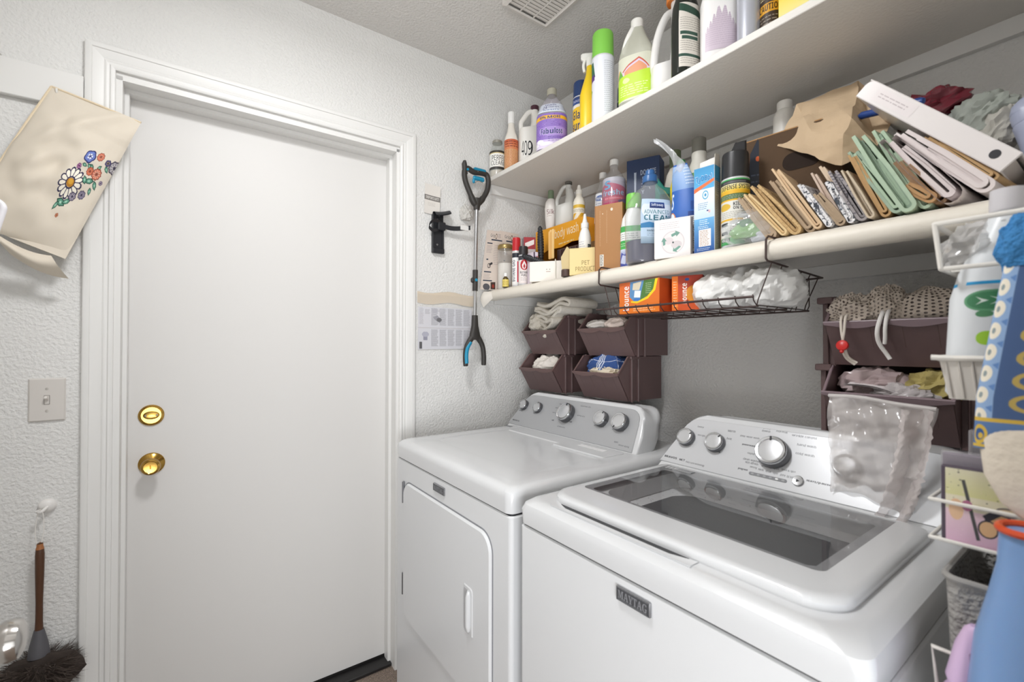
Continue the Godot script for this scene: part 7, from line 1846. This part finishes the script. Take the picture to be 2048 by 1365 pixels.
	part(d2, "door_panel", slab(Vector3(-1.80, 0.01, 0.715), Vector3(-1.765, 2.03, 1.52), 0.002), mt("dedbd6", 0.5))
	var kb := part(d2, "door_handle", M.new().lathe([[0.033, 0.0], [0.032, 0.005], [0.014, 0.012], [0.012, 0.03], [0.02, 0.038], [0.0275, 0.048], [0.029, 0.056], [0.026, 0.066], [0.016, 0.071], [0.0, 0.072]], 36), mt("c9c6c2", 0.14, 1.0), Vector3(-1.765, 0.866, 0.79), Vector3(0, 0, -90), 30.0)
	part(kb, "rose", M.new().lathe([[0.034, 0.0], [0.034, 0.004], [0.03, 0.007], [0.0, 0.007]], 32), mt("c9c6c2", 0.2, 1.0))
	var lp := thing("plastic_loop", "white plastic handle loop at the left edge in front of the tote bag", "handle", Vector3(-1.86, 1.45, 0.36))
	var ring := rrect(-0.08, -0.09, 0.043, 0.12, 0.018, 6)
	part(lp, "loop", M.new().tube(loop3(ring, func(q): return Vector3(q.x + (q.y - 0.12) * 0.22, q.y + 0.02, 0.0)), 0.0058, 10, true), mt("eceaee", 0.3))
	part(lp, "hanger", M.new().tube([Vector3(-0.05, 0.14, 0.0), Vector3(-0.05, 0.60, -0.34), Vector3(-0.05, 0.60, -0.359)], 0.0015, 6), mt("dcdad6", 0.5))

# ---------------------------------------------------------------- white wire rack on the right, close to the camera
func rack_things() -> void:
	var wm := mt("e6e2da", 0.35)
	var t := thing("wire_rack", "white coated wire rack with baskets on the side wall at the far right", "wire rack", Vector3(-0.70, 0.80, 1.709))
	for x in [-0.74, -0.42]:
		wp(t, "upright", M.new().tube([Vector3(x, 0.80, 1.704), Vector3(x, 1.62, 1.704)], 0.003, 8), wm)
	# upper basket: rim, corner drop, floor
	var bz := 1.578
	wp(t, "upper_rim", M.new().tube([Vector3(-0.70, 1.452, 1.704), Vector3(-0.70, 1.452, bz), Vector3(-0.45, 1.452, bz), Vector3(-0.45, 1.452, 1.704)], 0.0034, 8), wm)
	wp(t, "upper_floor", M.new().tube([Vector3(-0.70, 1.392, 1.704), Vector3(-0.70, 1.392, bz + 0.006), Vector3(-0.45, 1.392, bz + 0.006), Vector3(-0.45, 1.392, 1.704)], 0.003, 8), wm)
	wp(t, "corner_wire", M.new().tube([Vector3(-0.70, 1.452, bz), Vector3(-0.70, 1.392, bz + 0.006)], 0.003, 8), wm)
	wp(t, "corner_wire", M.new().tube([Vector3(-0.45, 1.452, bz), Vector3(-0.45, 1.392, bz + 0.006)], 0.003, 8), wm)
	for k in 5:
		wp(t, "floor_wire", M.new().tube([Vector3(-0.66 + 0.045 * k, 1.392, bz + 0.006), Vector3(-0.66 + 0.045 * k, 1.392, 1.704)], 0.0016, 6), wm)
	# middle basket: ribbed plastic
	var mb := M.new()
	var o := rrect(-0.70, 1.579, -0.46, 1.70, 0.012, 4)
	var i := rrect(-0.692, 1.587, -0.468, 1.694, 0.012, 4)
	mb.ring(loop3(i, func(q): return Vector3(q.x, 1.222, q.y)), loop3(o, func(q): return Vector3(q.x, 1.274, q.y)))
	mb.ring(loop3(rrect(-0.688, 1.591, -0.472, 1.69, 0.010, 4), func(q): return Vector3(q.x, 1.225, q.y)), loop3(rrect(-0.696, 1.583, -0.464, 1.696, 0.010, 4), func(q): return Vector3(q.x, 1.274, q.y)))
	var fl := PackedVector3Array(loop3(i, func(q): return Vector3(q.x, 1.222, q.y)))
	fl.append(fl[0])
	mb.fan(fl, true)
	var mid := wp(t, "middle_basket", mb, mt("ded8cf", 0.5))
	for k in 9:
		part(mid, "rib", M.new().xf(Transform3D.IDENTITY).tube([Vector3(-0.7005, 1.274, 1.587 + 0.0125 * k) - t.position, Vector3(-0.6925, 1.224, 1.592 + 0.0118 * k) - t.position], 0.0014, 6), mt("d2ccc3", 0.5))
	wp(t, "middle_rim", M.new().tube(loop3(o, func(q): return Vector3(q.x, 1.275, q.y)), 0.004, 8, true), mt("e6e1d8", 0.4))
	wp(t, "hook_end", M.new().tube([Vector3(-0.70, 1.275, 1.60), Vector3(-0.702, 1.276, 1.574)], 0.0036, 8), wm)
	# card holder rails
	for y in [1.094, 1.045]:
		wp(t, "card_rail", M.new().tube([Vector3(-0.722, y, 1.704), Vector3(-0.722, y, 1.576), Vector3(-0.50, y, 1.576)], 0.0025, 8), wm)
	for k in 4:
		wp(t, "card_floor", M.new().tube([Vector3(-0.70 + 0.055 * k, 1.041, 1.576), Vector3(-0.70 + 0.055 * k, 1.041, 1.704)], 0.002, 6), wm)
	# lowest woven bin hangs from a wire
	wp(t, "low_rail", M.new().tube([Vector3(-0.752, 0.92, 1.704), Vector3(-0.752, 0.92, 1.583), Vector3(-0.752, 0.872, 1.588), Vector3(-0.752, 0.838, 1.60), Vector3(-0.752, 0.838, 1.704)], 0.0024, 8), wm)
	# things in it
	solo("plastic_bag", "clear plastic bag of odds and ends in the upper wire basket", "plastic bag", wad(101, 0.05, 0.034, 0.045, 0.4, 24, 2.2), clear("dedcda", 0.4, 0.15), Vector3(-0.62, 1.423, 1.625), 0, "", 40.0)
	var b := thing("spray_bottle", "large white bottle with blue stripes and a green emblem in the middle basket", "bottle", Vector3(-0.655, 1.2235, 1.619), facing(-0.655, 1.619, 4))
	b.rotation_degrees.z = 0
	var pw := mt("dfe2e4", 0.35)
	part(b, "body", M.new().loft([[0.0, 0.036, 0.028, 2.6], [0.006, 0.040, 0.032, 2.6], [0.13, 0.037, 0.031, 2.6, 0.003], [0.17, 0.032, 0.029, 2.4, 0.008], [0.205, 0.024, 0.023, 2.2, 0.014], [0.232, 0.0175, 0.0175, 2.0, 0.019], [0.242, 0.0155, 0.0155, 2.0, 0.02]], 32), pw)
	part(b, "cap", M.new().lathe([[0.017, 0.24], [0.0175, 0.243], [0.0165, 0.268], [0.0, 0.269]], 26), mt("cfcccf", 0.4), Vector3(0.02, 0, 0))
	band(b, "label", [[0.03, 0.0396, 0.032, 2.6], [0.13, 0.0372, 0.031, 2.6, 0.003], [0.165, 0.0327, 0.0292, 2.4, 0.0074]], art(512, 512, "dfe2e4", [["r", 0, 60, 120, 16, "1f9ad2"], ["r", 170, 56, 342, 16, "1f9ad2"], ["o", 256, 150, 76, 52, "5f9a72"], ["o", 256, 150, 66, 42, "3f7f56"], ["p", [[220, 130], [250, 150], [220, 170], [236, 150]], "dfe8e0"], ["p", [[252, 130], [284, 150], [252, 170], [270, 150]], "dfe8e0"], ["o", 250, 330, 26, 34, "a2d23c"], ["o", 240, 214, 20, 16, "4f8a5f"], ["r", 0, 452, 110, 36, "1f9ad2"], ["r", 150, 448, 362, 36, "1f9ad2"]]), 240)
	solo("sponge_pack", "green and white striped sponge pack in the middle basket beneath the white bottle", "sponge", M.new().box(Vector3(0, 0.014, 0), Vector3(0.05, 0.028, 0.02), 0.002), art(128, 64, "dfe4dc", [["r", 0, 0, 128, 10, "3f6f4f"], ["r", 0, 20, 128, 8, "4f7f5f"], ["r", 0, 40, 128, 8, "3f6f4f"]]), Vector3(-0.672, 1.224, 1.682), facing(-0.672, 1.68, 0))
	# patterned mitt and knitted cloth hanging in front
	var kn := thing("knitted_cloth", "bright blue knitted dishcloth bunched above the patterned strip", "cloth", Vector3(-0.735, 1.395, 1.662), facing(-0.735, 1.662, 0))
	part(kn, "cloth", wad(111, 0.022, 0.034, 0.018, 0.25, 26, 2.0), bumpy(cloth("3f82bb", 60, 0.15), noise(FastNoiseLite.TYPE_CELLULAR, 0.05, false, 256, 3), 14.0, 0.35, false), Vector3(0, 0.008, 0))
	part(kn, "hanger", M.new().tube([Vector3(0.0, 0.03, 0.0), Vector3(0.01, 0.09, -0.01)], 0.0015, 6), mt("1f6cae", 0.8))
	var pat := [["r", 0, 0, 90, 512, "8fabd0"]]
	for k in 8:
		pat += [["o", 44, 34 + k * 56, 30, 22, "e9e1cf"], ["o", 44, 34 + k * 56, 10, 8, "8f9a9a"], ["p", [[0, 4 + k * 56], [20, 10 + k * 56], [0, 22 + k * 56]], "6488bd"], ["p", [[88, 4 + k * 56], [68, 10 + k * 56], [88, 22 + k * 56]], "6488bd"]]
	pat += [["r", 90, 0, 166, 512, "4a618a"]]
	for k in 7:
		pat += [["o", 150, 40 + k * 58, 30, 24, "b9a15a"], ["o", 150, 40 + k * 58, 21, 15, "4a618a"], ["o", 156, 44 + k * 58, 9, 8, "b9a15a"], ["o", 214, 62 + k * 58, 18, 16, "b09a58"], ["o", 214, 62 + k * 58, 10, 8, "4a618a"]]
	pat += [["r", 0, 430, 256, 10, "d2b04a"], ["g", 0, 440, 256, 72, "5f7dab", "52709c"], ["o", 50, 474, 30, 26, "d2b04a"], ["o", 50, 474, 20, 16, "3a5a8c"], ["o", 56, 478, 10, 8, "d2b04a"], ["r", 0, 500, 256, 8, "d2b04a"]]
	var pm := art(256, 512, "2c4a78", pat)
	pm.roughness = 0.95
	var oc := thing("patterned_towel", "blue, white and gold patterned cotton strip hanging at the far right", "towel", Vector3(-0.742, 1.172, 1.654), facing(-0.742, 1.654, 0))
	part(oc, "strip", M.new().loft([[0.0, 0.030, 0.008, 2.6, -0.004], [0.06, 0.030, 0.010, 2.6, -0.001], [0.14, 0.028, 0.010, 2.6, 0.009], [0.21, 0.026, 0.009, 2.6, 0.018], [0.228, 0.018, 0.006, 2.4, 0.021]], 28), cloth("2c4a78"))
	band(oc, "print", [[0.0, 0.030, 0.008, 2.6, -0.004], [0.06, 0.030, 0.010, 2.6, -0.001], [0.14, 0.028, 0.010, 2.6, 0.009], [0.21, 0.026, 0.009, 2.6, 0.018], [0.226, 0.019, 0.0065, 2.4, 0.021]], pm, 180)
	solo("cream_cloth", "cream cotton cloth bunched below the patterned strip", "cloth", M.new().loft([[-0.045, 0.010, 0.006, 2.0, 0.012], [-0.03, 0.020, 0.010, 2.2, 0.006], [0.0, 0.029, 0.012, 2.4, 0.002], [0.04, 0.031, 0.011, 2.6, 0.0], [0.075, 0.030, 0.007, 2.6, 0.002]], 36), cloth("e2d7c6", 60, 0.07), Vector3(-0.742, 1.142, 1.655), facing(-0.742, 1.655, 0), "", 60.0)
	# packs of cards facing the doorway
	var cops := [["g", 0, 0, 400, 150, "d9d4b8", "d3d096"], ["n", 70, "3a3a34", 7], ["n", 60, "e2dcc2", 12], ["g", 0, 230, 400, 190, "dfc3ca", "d8b0c6"], ["n", 120, "e9cdd6", 4], ["p", [[90, 60], [110, 56], [190, 380], [170, 384]], "4a4a48"], ["o", 290, 260, 74, 46, "33303a"], ["o", 290, 260, 66, 38, "dcae7c"], ["o", 300, 258, 34, 20, "cfc0b0"], ["o", 230, 310, 52, 50, "33303a"], ["o", 230, 310, 44, 42, "e0b486"], ["p", [[200, 240], [260, 200], [300, 220], [230, 270]], "33303a"], ["o", 330, 200, 60, 26, "55505a"], ["o", 330, 200, 52, 18, "d6c2a0"], ["o", 60, 230, 40, 60, "dfb894"], ["o", 120, 200, 30, 30, "b06a8a"]]
	for op in cops:
		if op[0] == "o":
			op[1] = int(op[1] * 0.68)
			op[3] = int(op[3] * 0.72)
		elif op[0] == "p":
			for q in op[1]:
				q[0] = q[0] * 0.68
	var cd := art(400, 420, "ddd6bb", cops)
	var cp := thing("card_pack", "pack of printed cards with a butterfly and pink flowers in the lower wire holder", "card pack", Vector3(-0.712, 1.0435, 1.636), -86)
	var cb := part(cp, "pack", M.new().box(Vector3(0.0, 0.048, 0), Vector3(0.10, 0.096, 0.010), 0.001), mt("4f4450", 0.5))
	part(cb, "picture", M.new().quad4(Vector3(-0.046, 0.002, 0.0056), Vector3(0.049, 0.002, 0.0056), Vector3(0.049, 0.094, 0.0056), Vector3(-0.046, 0.094, 0.0056)), cd)
	cp = thing("card_pack", "plain mauve-edged pack of cards behind the butterfly pack", "card pack", Vector3(-0.690, 1.0435, 1.634), -88)
	part(cp, "pack", M.new().box(Vector3(0.0, 0.054, 0), Vector3(0.102, 0.108, 0.010), 0.001), mt("8a7f8c", 0.5))
	part(cp, "film", M.new().box(Vector3(0.0, 0.055, 0), Vector3(0.105, 0.112, 0.013), 0.001), clear("e6e2e8", 0.2, 0.1))
	cp = thing("card_pack", "dark wrapped pack of cards rising behind the others in the wire holder", "card pack", Vector3(-0.660, 1.0435, 1.648), -90)
	part(cp, "pack", M.new().box(Vector3(0.0, 0.066, 0), Vector3(0.085, 0.132, 0.012), 0.001), mt("3a3a3c", 0.4))
	part(cp, "film", M.new().box(Vector3(0.0, 0.068, 0), Vector3(0.09, 0.138, 0.015), 0.001), clear("d6d2d6", 0.3, 0.1))
	# woven grey bin, pink bottle, box
	var wv := bumpy(mt("a19e9a", 0.9), noise(FastNoiseLite.TYPE_CELLULAR, 0.06, false, 256, 3), 9.0, 0.5, false)
	var wb := thing("woven_bin", "grey woven storage bin low beside the washer", "bin", Vector3(-0.66, 0.842, 1.645))
	var wbm := M.new()
	var q0 := rrect(-0.085, -0.053, 0.085, 0.053, 0.015, 4)
	wbm.ring(loop3(q0, func(q): return Vector3(q.x * 0.9, 0.0, -q.y * 0.9)), loop3(q0, func(q): return Vector3(q.x, 0.165, -q.y)))
	wbm.ring(loop3(q0, func(q): return Vector3(q.x * 0.86, 0.003, q.y * 0.86)), loop3(q0, func(q): return Vector3(q.x * 0.95, 0.165, q.y * 0.95)))
	part(wb, "basket", wbm, wv)
	part(wb, "rim", M.new().tube(loop3(q0, func(q): return Vector3(q.x, 0.166, -q.y)), 0.004, 8, true), mt("9a9793", 0.8))
	part(wb, "floor", slab(Vector3(-0.076, 0.0, -0.04), Vector3(0.076, 0.003, 0.04)), mt("7a7774", 0.9))
	b = thing("pink_bottle", "mauve pink plastic bottle leaning beside the grey woven bin", "bottle", Vector3(-0.768, 0.8425, 1.607), facing(-0.768, 1.607, 0))
	var pk := mt("d6b8d8", 0.35)
	part(b, "body", M.new().loft([[0.0, 0.014, 0.012, 2.6], [0.004, 0.017, 0.014, 2.6], [0.045, 0.017, 0.014, 2.6], [0.052, 0.014, 0.012, 2.4], [0.06, 0.0175, 0.0145, 2.4], [0.10, 0.015, 0.013, 2.4], [0.122, 0.010, 0.010], [0.127, 0.006, 0.006]], 28), pk, Vector3(0, 0, 0), Vector3(0, 0, -8))
	part(b, "grip", M.new().box(Vector3(0.014, 0.085, 0.012), Vector3(0.006, 0.03, 0.006), 0.002), mt("9a7a9c", 0.4))
	# tall blue bottle at the edge of the frame
	b = thing("blue_bottle", "tall translucent blue bottle with an orange collar, nearest the camera at lower right", "bottle", Vector3(-0.775, 0.80, 1.672), facing(-0.775, 1.672, 0))
	var bl := mt("7d9fce", 0.28)
	bl = bl.duplicate()
	bl.subsurf_scatter_enabled = true
	bl.subsurf_scatter_strength = 0.15
	part(b, "body", M.new().loft([[0.0, 0.050, 0.040, 2.4], [0.006, 0.055, 0.044, 2.4], [0.10, 0.0545, 0.044, 2.4], [0.17, 0.048, 0.039, 2.3], [0.225, 0.036, 0.031, 2.2], [0.255, 0.030, 0.026, 2.0], [0.275, 0.029, 0.025, 2.0], [0.292, 0.028, 0.024]], 36), bl)
	part(b, "lower_contents", M.new().loft([[0.003, 0.0505, 0.0405, 2.4], [0.008, 0.0552, 0.0442, 2.4], [0.085, 0.0549, 0.0443, 2.4]], 36), mt("6d88ab", 0.3))
	part(b, "collar", M.new().tube(loop3(rrect(-0.028, -0.024, 0.028, 0.024, 0.022, 6), func(q): return Vector3(q.x, 0.294, q.y)), 0.004, 8, true), mt("cf4a1e", 0.35))
